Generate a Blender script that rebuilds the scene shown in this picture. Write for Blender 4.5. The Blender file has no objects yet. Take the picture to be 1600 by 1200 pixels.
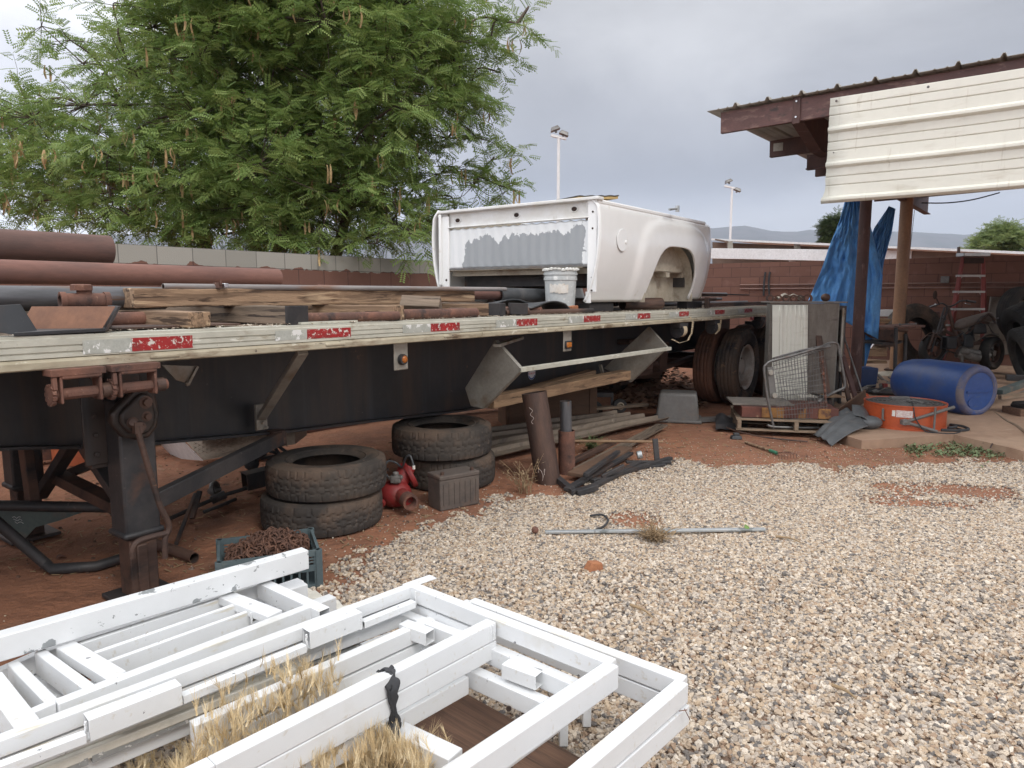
import bpy, bmesh, math, random
import numpy as np
from mathutils import Matrix, Vector, Euler, noise
R = math.radians
rnd = random.Random(7)
scene = bpy.context.scene
col = scene.collection

# ---------------------------------------------------------------- camera
H = 1.45; FPX = 1100.0; PIT = math.atan(139 / 1100.0)
cam_d = bpy.data.cameras.new('camera'); cam = bpy.data.objects.new('camera', cam_d); col.objects.link(cam)
cam.location = (0, 0, H); cam.rotation_euler = (math.pi / 2 - PIT, 0, 0)
cam_d.sensor_width = 36; cam_d.lens = 36 * FPX / 1600; cam_d.clip_end = 9000; cam_d.clip_start = 0.02
scene.camera = cam

# ---------------------------------------------------------------- sky, sun, exposure
SUN_EL, SUN_AZ = 44, 146
w = bpy.data.worlds.new("World"); scene.world = w; w.use_nodes = True
nt = w.node_tree; nt.nodes.clear(); N = nt.nodes.new; L = nt.links.new
out = N('ShaderNodeOutputWorld'); bg = N('ShaderNodeBackground'); L(bg.outputs[0], out.inputs[0])
sky = N('ShaderNodeTexSky'); sky.sky_type = 'NISHITA'; sky.sun_disc = False
sky.sun_elevation = R(SUN_EL); sky.sun_rotation = R(SUN_AZ); sky.air_density = 1.5; sky.dust_density = 3
skm = N('ShaderNodeVectorMath'); skm.operation = 'SCALE'; L(sky.outputs[0], skm.inputs[0]); skm.inputs['Scale'].default_value = 0.08
tc = N('ShaderNodeTexCoord'); sep = N('ShaderNodeSeparateXYZ'); L(tc.outputs['Generated'], sep.inputs[0])
def wmath(op, a, b=None, clamp=False):
    n = N('ShaderNodeMath'); n.operation = op; n.use_clamp = clamp
    for i, x in enumerate((a, b)):
        if x is None: continue
        if isinstance(x, (int, float)): n.inputs[i].default_value = x
        else: L(x, n.inputs[i])
    return n.outputs[0]
ramp = N('ShaderNodeValToRGB')
mp = N('ShaderNodeMapping'); mp.inputs['Scale'].default_value = (1.0, 1.0, 2.6); mp.inputs['Rotation'].default_value = (0, R(14), 0)
L(tc.outputs['Generated'], mp.inputs[0])
nz = N('ShaderNodeTexNoise'); nz.inputs['Scale'].default_value = 1.7; nz.inputs['Detail'].default_value = 7; nz.inputs['Roughness'].default_value = 0.55; nz.inputs['Distortion'].default_value = 0.35
L(mp.outputs[0], nz.inputs['Vector'])
zz = wmath('ADD', sep.outputs['Z'], wmath('MULTIPLY', wmath('SUBTRACT', nz.outputs[0], 0.5), 0.26))
cr = ramp.color_ramp; cr.interpolation = 'EASE'
stops = [(0.0, (.62, .64, .68)), (0.095, (.66, .67, .70)), (0.17, (.38, .388, .42)), (0.25, (.435, .441, .470)), (0.36, (.62, .623, .642)), (0.5, (.80, .805, .83)), (1.0, (1.30, 1.31, 1.33))]
cr.elements[0].position = 0; cr.elements[0].color = (*stops[0][1], 1); cr.elements[1].position = 1; cr.elements[1].color = (*stops[-1][1], 1)
for p_, c_ in stops[1:-1]:
    e = cr.elements.new(p_); e.color = (*c_, 1)
L(zz, ramp.inputs[0])
# the cloud deck is thinner and brighter towards the left of the yard
lf = wmath('MULTIPLY', wmath('ADD', wmath('MULTIPLY', sep.outputs['X'], -1.0), 0.02, False), 1.0, True)
nf = wmath('MULTIPLY', lf, 2.0)
nf2 = wmath('ADD', nf, wmath('MULTIPLY', wmath('SUBTRACT', nz.outputs[0], 0.5), 0.9))
bk_ = wmath('MULTIPLY', wmath('MULTIPLY', sep.outputs['Y'], -1.0, True), 0.75)
gain = wmath('ADD', wmath('ADD', 1.0, nf2), bk_)
cm = N('ShaderNodeVectorMath'); cm.operation = 'SCALE'; L(ramp.outputs[0], cm.inputs[0]); L(gain, cm.inputs['Scale'])
mx = N('ShaderNodeMix'); mx.data_type = 'RGBA'; mx.inputs[0].default_value = 0.97
L(skm.outputs[0], mx.inputs[6]); L(cm.outputs[0], mx.inputs[7]); L(mx.outputs[2], bg.inputs[0]); bg.inputs[1].default_value = 1.0
sd = bpy.data.lights.new('sun', 'SUN'); sd.energy = 1.35; sd.angle = R(16); sd.color = (1, .965, .91)
so = bpy.data.objects.new('sun', sd); col.objects.link(so)
_az = R(SUN_AZ); _dir = Vector((math.sin(_az) * math.cos(R(SUN_EL)), math.cos(_az) * math.cos(R(SUN_EL)), math.sin(R(SUN_EL))))
so.rotation_euler = _dir.to_track_quat('Z', 'Y').to_euler(); so.location = (0, 0, 20)
vs = scene.view_settings; vs.view_transform = 'Standard'; vs.look = 'None'; vs.gamma = 1; vs.exposure = 0.14
scene.cycles.max_bounces = 6; scene.cycles.volume_bounces = 0

# ---------------------------------------------------------------- measuring helpers (survey points of the yard)
ANG = R(37); UX, UY = math.sin(ANG), math.cos(ANG); VX, VY = -UY, UX
T0 = (-1.88, 2.60)
TF = Matrix.Translation((T0[0], T0[1], 0)) @ Matrix.Rotation(R(53), 4, 'Z')     # trailer frame: x along it, y away
def ray(x, y):
    a = (x - 800) / FPX; b = -(y - 600) / FPX; c, s = math.cos(PIT), math.sin(PIT)
    return Vector((a, c + b * s, -s + b * c))
def G(x, y, z=0.0):
    r = ray(x, y); t = (z - H) / r.z; return Vector((r.x * t, r.y * t, z))
def D(x, y, Y):
    r = ray(x, y); t = Y / r.y; return Vector((r.x * t, Y, H + r.z * t))
TFi = TF.inverted()
def _pl(x, y, ax, val):
    o = TFi @ Vector((0, 0, H)); d = TFi.to_3x3() @ ray(x, y); t = (val - o[ax]) / d[ax]; return o + d * t
def TV(x, y, v): return _pl(x, y, 1, v)
def TU(x, y, u): return _pl(x, y, 0, u)
def TZ(x, y, z): return _pl(x, y, 2, z)
def TW(u, v, z=0): return TF @ Vector((u, v, z))
def ang2(a, b): return math.atan2(b[1] - a[1], b[0] - a[0])

# ---------------------------------------------------------------- mesh builder
class MB:
    def __init__(s): s.v = []; s.f = []
    def add(s, vs_, fs, M=None):
        n = len(s.v)
        s.v += [tuple((M @ Vector(p)) if M else p) for p in vs_]
        s.f += [tuple(i + n for i in f) for f in fs]; return s
    def box(s, c, d, M=None, taper=1.0):
        x, y, z = d[0] / 2, d[1] / 2, d[2] / 2
        vv = [(c[0] + a * x * (taper if k > 0 else 1), c[1] + b * y * (taper if k > 0 else 1), c[2] + k * z) for a, b, k in
              ((-1, -1, -1), (1, -1, -1), (1, 1, -1), (-1, 1, -1), (-1, -1, 1), (1, -1, 1), (1, 1, 1), (-1, 1, 1))]
        return s.add(vv, [(0, 3, 2, 1), (4, 5, 6, 7), (0, 1, 5, 4), (1, 2, 6, 5), (2, 3, 7, 6), (3, 0, 4, 7)], M)
    def bar(s, p1, p2, w, h, roll=0.0, open_=0.0):
        M = axis_m(p1, p2, roll); ln = (Vector(p2) - Vector(p1)).length
        if open_ > 0:
            t = open_; vs_ = []; 
            for x in (0, ln):
                for (a, b) in ((w / 2, h / 2), (w / 2 - t, h / 2 - t)):
                    vs_ += [(x, -a, -b), (x, a, -b), (x, a, b), (x, -a, b)]
            fs = []
            for i in range(4):
                j = (i + 1) % 4
                fs += [(i, j, 8 + j, 8 + i), (4 + j, 4 + i, 12 + i, 12 + j), (j, i, 4 + i, 4 + j), (8 + i, 8 + j, 12 + j, 12 + i)]
            return s.add(vs_, fs, M)
        return s.box((ln / 2, 0, 0), (ln, w, h), M)
    def tube(s, p1, p2, r, seg=16, r2=None, cap=True):
        M = axis_m(p1, p2); ln = (Vector(p2) - Vector(p1)).length; r2 = r if r2 is None else r2
        vs_ = [(0, r * math.cos(k * 2 * math.pi / seg), r * math.sin(k * 2 * math.pi / seg)) for k in range(seg)] + \
              [(ln, r2 * math.cos(k * 2 * math.pi / seg), r2 * math.sin(k * 2 * math.pi / seg)) for k in range(seg)]
        fs = [(k, (k + 1) % seg, seg + (k + 1) % seg, seg + k) for k in range(seg)]
        if cap: fs += [tuple(range(seg))[::-1], tuple(range(seg, 2 * seg))]
        return s.add(vs_, fs, M)
    def pipe(s, p1, p2, ro, ri, seg=24, wob=0.0):
        M = axis_m(p1, p2); ln = (Vector(p2) - Vector(p1)).length; vs_ = []
        for x, r in ((0, ro), (ln, ro), (ln, ri), (0, ri)):
            vs_ += [(x, r * math.cos(k * 2 * math.pi / seg) * (1 + wob), r * math.sin(k * 2 * math.pi / seg)) for k in range(seg)]
        fs = []
        for a in range(4):
            b = (a + 1) % 4
            fs += [(a * seg + k, a * seg + (k + 1) % seg, b * seg + (k + 1) % seg, b * seg + k) for k in range(seg)]
        return s.add(vs_, fs, M)
    def path(s, pts, r, seg=8, closed=False, smooth=0):
        P = [Vector(p) for p in pts]
        if smooth:
            Q = []
            n = len(P)
            rng = range(n if closed else n - 1)
            for i in rng:
                p0 = P[(i - 1) % n] if (closed or i > 0) else P[i]; p1 = P[i]; p2 = P[(i + 1) % n]; p3 = P[(i + 2) % n] if (closed or i + 2 < n) else P[(i + 1) % n]
                for k in range(smooth):
                    t = k / smooth
                    Q.append(0.5 * ((2 * p1) + (p2 - p0) * t + (2 * p0 - 5 * p1 + 4 * p2 - p3) * t * t + (3 * p1 - p0 - 3 * p2 + p3) * t ** 3))
            if not closed: Q.append(P[-1])
            P = Q
        n = len(P); rs = r if isinstance(r, (list, tuple)) else None; base = len(s.v); up = Vector((0, 0, 1)); prev = None
        for i, p in enumerate(P):
            a = P[(i - 1) % n] if (closed or i > 0) else p; b = P[(i + 1) % n] if (closed or i < n - 1) else p
            t = (b - a).normalized() if (b - a).length > 1e-9 else Vector((1, 0, 0))
            if prev is None:
                prev = t.cross(up)
                if prev.length < 1e-3: prev = t.cross(Vector((1, 0, 0)))
                prev.normalize()
            x = (prev - t * prev.dot(t)); x = x.normalized() if x.length > 1e-6 else prev; prev = x; y = t.cross(x)
            rr = r if rs is None else rs[0] + (rs[1] - rs[0]) * i / max(1, n - 1)
            for k in range(seg):
                an = k * 2 * math.pi / seg; s.v.append(tuple(p + x * rr * math.cos(an) + y * rr * math.sin(an)))
        m = n if closed else n - 1
        for i in range(m):
            j = (i + 1) % n
            for k in range(seg): s.f.append((base + i * seg + k, base + i * seg + (k + 1) % seg, base + j * seg + (k + 1) % seg, base + j * seg + k))
        if not closed:
            s.f.append(tuple(base + k for k in range(seg))[::-1]); s.f.append(tuple(base + (n - 1) * seg + k for k in range(seg)))
        return s
    def lathe(s, prof, seg=32, M=None, closed=False, fn=None):
        vs_ = []; n = len(prof)
        for k in range(seg):
            an = k * 2 * math.pi / seg
            for j, (r, z) in enumerate(prof):
                if fn: r = r + fn(an, j)
                vs_.append((r * math.cos(an), r * math.sin(an), z))
        fs = []
        for k in range(seg):
            k2 = (k + 1) % seg
            for j in range(n if closed else n - 1):
                j2 = (j + 1) % n; fs.append((k * n + j, k2 * n + j, k2 * n + j2, k * n + j2))
        return s.add(vs_, fs, M)
    def prism(s, poly, d, M=None):
        n = len(poly); vs_ = [(p[0], p[1], 0) for p in poly] + [(p[0], p[1], d) for p in poly]
        return s.add(vs_, [tuple(range(n))[::-1], tuple(range(n, 2 * n))] + [(i, (i + 1) % n, n + (i + 1) % n, n + i) for i in range(n)], M)
    def slab(s, pts, off):
        n = len(pts); off = Vector(off)
        return s.add([tuple(p) for p in pts] + [tuple(Vector(p) + off) for p in pts], [tuple(range(n))[::-1], tuple(range(n, 2 * n))] + [(i, (i + 1) % n, n + (i + 1) % n, n + i) for i in range(n)])
    def grid(s, fn, nu, nv, M=None):
        vs_ = [fn(i / nu, j / nv) for i in range(nu + 1) for j in range(nv + 1)]
        return s.add(vs_, [(i * (nv + 1) + j, (i + 1) * (nv + 1) + j, (i + 1) * (nv + 1) + j + 1, i * (nv + 1) + j + 1) for i in range(nu) for j in range(nv)], M)
    def sph(s, c, r, seg=16, M=None):
        rr = r if isinstance(r, (list, tuple)) else (r, r, r); n = seg // 2
        vs_ = [(c[0] + rr[0] * math.sin(j * math.pi / n) * math.cos(k * 2 * math.pi / seg), c[1] + rr[1] * math.sin(j * math.pi / n) * math.sin(k * 2 * math.pi / seg), c[2] + rr[2] * math.cos(j * math.pi / n)) for j in range(n + 1) for k in range(seg)]
        return s.add(vs_, [(j * seg + k, (j + 1) * seg + k, (j + 1) * seg + (k + 1) % seg, j * seg + (k + 1) % seg) for j in range(n) for k in range(seg)], M)
def axis_m(p1, p2, roll=0.0):
    p1, p2 = Vector(p1), Vector(p2); x = (p2 - p1).normalized(); up = Vector((0, 0, 1))
    if abs(x.z) > .985: up = Vector((0, 1, 0))
    y = up.cross(x).normalized(); z = x.cross(y)
    M = Matrix((x, y, z)).transposed().to_4x4(); M.translation = p1
    return M @ Matrix.Rotation(roll, 4, 'X') if roll else M
def wm(o):
    m = o.matrix_parent_inverse @ o.matrix_basis if o.parent else o.matrix_basis.copy()
    return wm(o.parent) @ m if o.parent else m
def put(o, parent=None, M=None):
    col.objects.link(o)
    if parent: o.parent = parent; o.matrix_parent_inverse = wm(parent).inverted()
    o.matrix_basis = M.copy() if M is not None else Matrix.Identity(4)
    return o
def tag(o, label=None, cat=None, group=None, kind=None):
    if label: o['label'] = label
    if cat: o['category'] = cat
    if group: o['group'] = group
    if kind: o['kind'] = kind
    return o
def thing(name, label, cat, loc, group=None, rz=0.0):
    o = bpy.data.objects.new(name, None); o.empty_display_size = .1
    put(o, None, Matrix.Translation(Vector(loc)) @ Matrix.Rotation(rz, 4, 'Z')); return tag(o, label, cat, group)
def ob(name, mb, m, parent=None, M=None, ang=35, bevel=0.0, label=None, seg=2):
    me = bpy.data.meshes.new(name); me.from_pydata(mb.v, [], mb.f)
    bm = bmesh.new(); bm.from_mesh(me); bmesh.ops.recalc_face_normals(bm, faces=bm.faces); bm.to_mesh(me); bm.free()
    me.update()
    if ang: me.shade_smooth(); me.set_sharp_from_angle(angle=R(ang))
    for x in (m if isinstance(m, (list, tuple)) else [m]): me.materials.append(x)
    o = bpy.data.objects.new(name, me); put(o, parent, M)
    if bevel:
        b = o.modifiers.new('bevel', 'BEVEL'); b.width = bevel; b.segments = seg; b.limit_method = 'ANGLE'; b.angle_limit = R(40); b.harden_normals = False
    if label: o['label'] = label
    return o
def single(name, label, cat, mb, m, M=None, group=None, **k):
    return tag(ob(name, mb, m, None, M, **k), label, cat, group)
def rebase(mb, base):
    b = Vector(base); mb.v = [tuple(Vector(p) - b) for p in mb.v]; return Matrix.Translation(b)
def beam(name, p1, p2, w, h, m, parent=None, bevel=.004, roll=0.0, open_=0.0, sub=0, wob=0.0):
    ln = (Vector(p2) - Vector(p1)).length; mb = MB()
    if open_: mb.bar((0, 0, 0), (ln, 0, 0), w, h, 0, open_)
    elif wob:
        n = 24; sd_ = rnd.random() * 50
        def sec(t):
            x = t * ln; return x
        vs_ = []; fs = []
        for i in range(n + 1):
            x = i / n * ln
            for k, (a, b) in enumerate(((-1, -1), (1, -1), (1, 1), (-1, 1))):
                nn = noise.noise_vector(Vector((x * 3 + sd_, k * 7.1, 0))) * wob
                vs_.append((x + (nn.z if i in (0, n) else 0), a * w / 2 + nn.x, b * h / 2 + nn.y))
        for i in range(n):
            for k in range(4):
                k2 = (k + 1) % 4; fs.append((i * 4 + k, i * 4 + k2, i * 4 + 4 + k2, i * 4 + 4 + k))
        fs += [(3, 2, 1, 0), (n * 4, n * 4 + 1, n * 4 + 2, n * 4 + 3)]; mb.add(vs_, fs)
    else: mb.box((ln / 2, 0, 0), (ln, w, h))
    return ob(name, mb, m, parent, axis_m(p1, p2, roll), bevel=bevel)
def copy_tree(o, M=None, parent=None):
    c = o.copy(); col.objects.link(c)
    if parent: c.parent = parent
    if M is not None: c.matrix_basis = M
    for ch in [x for x in col.objects if x.parent == o]: copy_tree(ch, None, c)
    return c
def text(body, size, m, parent, M, ext=0.0004, name='lettering'):
    cu = bpy.data.curves.new('t', 'FONT'); cu.body = body; cu.size = size; cu.extrude = ext; cu.align_x = 'CENTER'; cu.align_y = 'CENTER'
    t = bpy.data.objects.new('t', cu); me = bpy.data.meshes.new_from_object(t); bpy.data.objects.remove(t)
    me.materials.clear(); me.materials.append(m); o = bpy.data.objects.new(name, me); return put(o, parent, M)

# ---------------------------------------------------------------- materials
def mat(name, c1, c2=None, sc=4.0, rough=.7, metal=0.0, bump=0.15, bs=60.0, st=(1, 1, 1), over=(), detail=6, lo=.35, hi=.65, coat=0.0, dist=0.0, bdist=0.004, space='Object', spec=.5, trans=0.0, fv=.14):
    m = bpy.data.materials.new(name); m.use_nodes = True; nt = m.node_tree; nt.nodes.clear(); N = nt.nodes.new; L = nt.links.new
    o = N('ShaderNodeOutputMaterial'); b = N('ShaderNodeBsdfPrincipled'); L(b.outputs[0], o.inputs[0])
    tc = N('ShaderNodeTexCoord'); mp = N('ShaderNodeMapping'); mp.inputs['Scale'].default_value = st; L(tc.outputs[space], mp.inputs[0])
    def noi(s_, det=detail, d=dist, src=None):
        n = N('ShaderNodeTexNoise'); n.inputs['Scale'].default_value = s_; n.inputs['Detail'].default_value = det; n.inputs['Roughness'].default_value = .62; n.inputs['Distortion'].default_value = d
        L(src or mp.outputs[0], n.inputs['Vector']); return n.outputs[0]
    def ramp(src, a, b_):
        r = N('ShaderNodeMapRange'); r.inputs[1].default_value = a; r.inputs[2].default_value = b_; L(src, r.inputs[0]); return r.outputs[0]
    c2 = c2 or tuple(x * .8 for x in c1)
    def mix(f, a, b_):
        x = N('ShaderNodeMix'); x.data_type = 'RGBA'; L(f, x.inputs[0])
        for i, q in ((6, a), (7, b_)):
            if isinstance(q, tuple): x.inputs[i].default_value = (*q[:3], 1)
            else: L(q, x.inputs[i])
        return x.outputs[2]
    c = mix(ramp(noi(sc), lo, hi), tuple(c1), tuple(c2)); rg = None; mt = None
    fine = ramp(noi(sc * 9, 3), .2, .8); hv = N('ShaderNodeHueSaturation'); vm = N('ShaderNodeMapRange'); vm.inputs[3].default_value = 1 - fv; vm.inputs[4].default_value = 1 + fv; L(fine, vm.inputs[0]); L(vm.outputs[0], hv.inputs['Value']); L(c, hv.inputs['Color']); c = hv.outputs[0]
    for ov in over:   # (rgb, scale, lo, hi[, stretched?])
        src = None
        if len(ov) > 4: 
            mp2 = N('ShaderNodeMapping'); mp2.inputs['Scale'].default_value = ov[4]; mp2.inputs['Location'].default_value = (3.1, 1.7, 9.2); L(tc.outputs[space], mp2.inputs[0]); src = mp2.outputs[0]
        c = mix(ramp(noi(ov[1], 7, .3, src), ov[2], ov[3]), c, tuple(ov[0]))
    L(c, b.inputs['Base Color']); b.inputs['Roughness'].default_value = rough; b.inputs['Metallic'].default_value = metal; b.inputs['Specular IOR Level'].default_value = spec
    if coat: b.inputs['Coat Weight'].default_value = coat; b.inputs['Coat Roughness'].default_value = .15
    if trans: b.inputs['Transmission Weight'].default_value = trans
    if bump:
        bp = N('ShaderNodeBump'); bp.inputs['Strength'].default_value = bump; bp.inputs['Distance'].default_value = bdist
        L(noi(bs, 5), bp.inputs['Height']); L(bp.outputs[0], b.inputs['Normal'])
    m['bsdf'] = 1
    return m
RUST = (.20, .075, .035); RUSTD = (.085, .04, .028); DIRT = (.30, .135, .075)
M_ = {}
M_['alu'] = mat('weathered_aluminium', (.54, .53, .455), (.43, .42, .355), 1.3, .6, .1, .1, 40, (1, 1, 2), over=[((.27, .225, .155), 5, .60, .74, (1, 1, 3)), ((.68, .67, .6), 7, .62, .66), ((.10, .08, .055), 26, .67, .72), ((.2, .15, .1), 60, .66, .72)])
M_['gear'] = mat('greasy_black_casting', (.03, .027, .026), (.05, .036, .03), 6, .35, .3, .3, 60, over=[((.11, .06, .04), 5, .56, .72)])
M_['alu2'] = mat('dull_aluminium', (.36, .34, .30), (.27, .25, .215), 5, .5, .35, .1, 40, over=[((.2, .13, .08), 5, .56, .75)])
M_['black'] = mat('black_frame_paint', (.018, .020, .024), (.030, .031, .034), 1.6, .42, 0, .2, 30, over=[((.07, .048, .037), 2.2, .50, .75, (1.6, 1, .22)), ((.045, .05, .055), 3.1, .55, .75, (2.4, 1, .12)), ((.11, .10, .09), 22, .68, .74), ((.14, .08, .05), 8, .68, .74)])
M_['blackrust'] = mat('black_steel_rusting', (.032, .032, .035), (.055, .05, .05), 5, .55, .1, .3, 60, lo=.4, hi=.6, over=[((.12, .062, .04), 3.4, .54, .72), ((.14, .12, .11), 24, .66, .76)])
M_['rust'] = mat('rusty_steel', (.19, .088, .06), (.105, .055, .042), 6, .85, .05, .5, 90, lo=.4, hi=.6, over=[((.05, .033, .03), 9, .56, .68), ((.30, .17, .12), 30, .62, .72)])
M_['rustpipe'] = mat('red_rust_pipe', (.235, .115, .088), (.165, .085, .07), 3, .75, .1, .2, 120, (.6, 3, 3), over=[((.09, .06, .055), 2.2, .55, .8, (.5, 2, 2)), ((.3, .16, .12), 40, .66, .74)])
M_['rustdark'] = mat('dark_brown_pipe', (.075, .048, .04), (.12, .07, .052), 4, .6, .3, .2, 90, (.5, 2, 2), lo=.4, hi=.6, over=[((.03, .026, .026), 3, .52, .68), ((.2, .11, .07), 26, .64, .72)])
M_['greypipe'] = mat('grey_steel_pipe', (.16, .16, .17), (.085, .085, .09), 5, .45, .5, .15, 60, (.4, 3, 3), over=[((.16, .085, .05), 6, .58, .72), ((.3, .3, .3), 20, .68, .76)])
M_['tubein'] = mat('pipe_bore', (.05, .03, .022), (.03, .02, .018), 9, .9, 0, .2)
M_['whitepaint'] = mat('white_enamel', (.735, .75, .765), (.68, .69, .695), 1.6, .38, 0, .05, 50, over=[((.55, .52, .45), 2.6, .60, .82), ((.2, .2, .21), 11, .715, .722), ((.62, .60, .56), 28, .62, .7), ((.35, .29, .22), 45, .70, .75), ((.62, .57, .46), 5, .62, .72, (1, 4, 4)), ((.45, .33, .22), 9, .70, .76, (.4, 5, 5))], fv=.02)
M_['whitepeel'] = mat('white_enamel_peeling', (.75, .765, .775), (.70, .71, .715), 3, .38, 0, .05, 50, over=[((.27, .285, .29), 10, .615, .62), ((.3, .31, .31), 30, .655, .66)], fv=.02)
M_['greymill'] = mat('bare_mill_finish', (.36, .37, .37), (.28, .29, .29), 9, .5, .3, .1, 60, over=[((.7, .7, .69), 25, .60, .62, (1, 3, 3))])
M_['vinyl'] = mat('cream_vinyl', (.68, .66, .60), (.60, .57, .50), 3, .5, 0, .05, over=[((.42, .36, .28), 6, .58, .78)])
M_['bedwhite'] = mat('white_car_paint', (.83, .835, .83), (.81, .815, .805), 1.2, .26, 0, .0, coat=.5, fv=.015, over=[((.66, .62, .55), 7, .64, .74), ((.5, .46, .4), 30, .70, .74)])
M_['bedwhite2'] = mat('white_inner_paint', (.76, .77, .77), (.66, .65, .61), 4, .4, 0, .03, over=[((.45, .42, .36), 6, .6, .8)], fv=.03)
M_['bedin'] = mat('dusty_cream_steel', (.50, .46, .38), (.36, .31, .24), 4, .6, 0, .1, over=[((.22, .16, .11), 5, .55, .75)])
M_['wood'] = mat('old_timber', (.34, .225, .14), (.18, .115, .072), 3, .85, 0, .8, 14, (.5, 6, 6), lo=.42, hi=.58, over=[((.075, .045, .028), 2.2, .55, .60, (1.1, 14, 14)), ((.50, .36, .23), 2.5, .58, .66, (.6, 9, 9)), ((.05, .03, .02), 5, .70, .73, (1, 1.6, 1.6))], dist=1.6)
M_['woodgrey'] = mat('grey_timber', (.22, .165, .12), (.12, .09, .066), 3, .9, 0, .7, 14, (.5, 7, 7), lo=.4, hi=.6, over=[((.045, .032, .025), 2.4, .56, .62, (1, 14, 14))], dist=1.2)
M_['woodred'] = mat('redwood_board', (.17, .095, .06), (.10, .056, .038), 6, .85, 0, .5, 40, (.3, 7, 7), over=[((.045, .03, .022), 5, .58, .7, (.5, 12, 12)), ((.24, .17, .12), 6, .64, .74, (.4, 9, 9))], dist=.6)
M_['woodtan'] = mat('tan_board', (.34, .22, .13), (.20, .125, .075), 3, .85, 0, .5, 16, (.5, 6, 6), lo=.4, hi=.6, over=[((.09, .055, .035), 2.4, .56, .63, (1, 12, 12)), ((.05, .03, .02), 5, .68, .72, (1, 1.6, 1.6))], dist=1.2)
M_['pallet'] = mat('pallet_wood', (.27, .20, .14), (.18, .13, .09), 7, .9, 0, .4, 30, (1, 4, 4), over=[((.34, .19, .115), 3, .55, .75)])
M_['charred'] = mat('tarred_end', (.02, .02, .022), (.035, .03, .03), 9, .8)
M_['tyre'] = mat('tyre_rubber', (.040, .036, .034), (.075, .062, .052), 4, .85, 0, .2, 80, over=[((.20, .13, .09), 2.6, .50, .80), ((.16, .12, .095), 20, .6, .75)], spec=.3)
M_['tyrered'] = mat('tyre_rubber_mud', (.17, .08, .05), (.10, .055, .04), 3, .85, 0, .2, 80, over=[((.03, .027, .027), 2.2, .56, .72), ((.26, .12, .07), 9, .6, .8)], spec=.3)
M_['tyreclean'] = mat('tyre_rubber_dark', (.022, .022, .023), (.042, .040, .038), 3, .75, 0, .2, 80, over=[((.10, .08, .065), 3, .54, .78)], spec=.3)
M_['rim'] = mat('dusty_rim', (.46, .43, .40), (.34, .30, .27), 4, .6, .3, .1, over=[((.24, .13, .08), 3, .52, .75)])
M_['red'] = mat('red_reflective_tape', (.36, .018, .018), (.25, .014, .016), 8, .5, 0, .05, over=[((.20, .03, .025), 14, .5, .7), ((.60, .56, .51), 38, .57, .59), ((.45, .40, .35), 80, .61, .64)])
M_['silvertape'] = mat('worn_silver_tape', (.45, .46, .42), (.36, .37, .33), 18, .5, .1, .05, over=[((.72, .72, .70), 16, .56, .57)])
M_['redpaint'] = mat('red_paint', (.27, .024, .022), (.20, .02, .02), 5, .55, 0, .15, 40, over=[((.20, .10, .07), 5, .54, .76), ((.12, .05, .04), 16, .62, .70)])
M_['amber'] = mat('amber_lens', (.42, .14, .02), (.34, .10, .015), 8, .25, 0, .1, 40)
M_['strap'] = mat('cream_webbing', (.56, .47, .33), (.42, .33, .21), 9, .9, 0, .3, 200)
M_['blueplastic'] = mat('blue_drum_plastic', (.022, .06, .21), (.032, .078, .24), 2, .45, 0, .06, 20, over=[((.10, .105, .15), 2.4, .52, .85), ((.2, .16, .14), 24, .66, .72), ((.05, .09, .20), 9, .6, .64, (1, 1, 6))])
M_['bluegrime'] = mat('drum_end_grime', (.14, .12, .13), (.05, .07, .17), 5, .6, 0, .1, 20, over=[((.02, .06, .22), 6, .56, .7)])
M_['orange'] = mat('orange_enamel', (.46, .085, .026), (.38, .068, .022), 4, .45, 0, .05, 40, over=[((.30, .12, .06), 6, .6, .8)])
M_['mesh'] = mat('fan_guard_dark', (.07, .062, .058), (.05, .045, .042), 30, .7, .2, .5, 300)
M_['blkplastic'] = mat('black_plastic', (.035, .038, .042), (.055, .058, .062), 4, .5, 0, .1, 30, over=[((.13, .12, .115), 5, .56, .85)])
M_['fender'] = mat('dusty_black_plastic', (.105, .11, .115), (.07, .074, .078), 5, .55, 0, .15, 30, over=[((.19, .16, .14), 6, .58, .8)])
M_['greyplastic'] = mat('grey_tub_plastic', (.155, .148, .142), (.125, .118, .11), 4, .55, 0, .05, over=[((.22, .15, .11), 5, .56, .85)])
M_['bucket'] = mat('translucent_bucket', (.50, .52, .52), (.43, .45, .45), 4, .45, 0, .05, over=[((.72, .72, .70), 9, .58, .62)])
M_['bucketlabel'] = mat('torn_label', (.62, .57, .50), (.70, .68, .64), 12, .7, 0, .1, over=[((.5, .42, .33), 15, .56, .6)])
M_['brown'] = mat('brown_structural_paint', (.085, .037, .030), (.06, .028, .025), 5, .6, 0, .1, over=[((.17, .11, .095), 5, .58, .74, (3, 1, 1))])
M_['brownfascia'] = mat('brown_fascia_worn', (.12, .055, .048), (.085, .04, .036), 4, .6, 0, .15, 40, (1, 1, 2), over=[((.24, .15, .12), 5, .54, .72, (1, 1, 3)), ((.05, .03, .028), 7, .6, .7)])
M_['tanpost'] = mat('tan_brown_post', (.30, .17, .095), (.24, .135, .08), 3, .6, 0, .1)
M_['creamsheet'] = mat('cream_roof_sheet', (.72, .705, .625), (.68, .665, .59), 2, .4, .05, .03, 20, over=[((.50, .46, .37), 2.4, .56, .85, (1, 1, 6)), ((.45, .40, .31), 3.5, .62, .78, (1, 5, .5)), ((.35, .28, .2), 40, .72, .76)], fv=.03)
M_['roofsheet'] = mat('galvalume_sheet', (.33, .31, .28), (.26, .245, .22), 3, .5, .35, .05)
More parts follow.
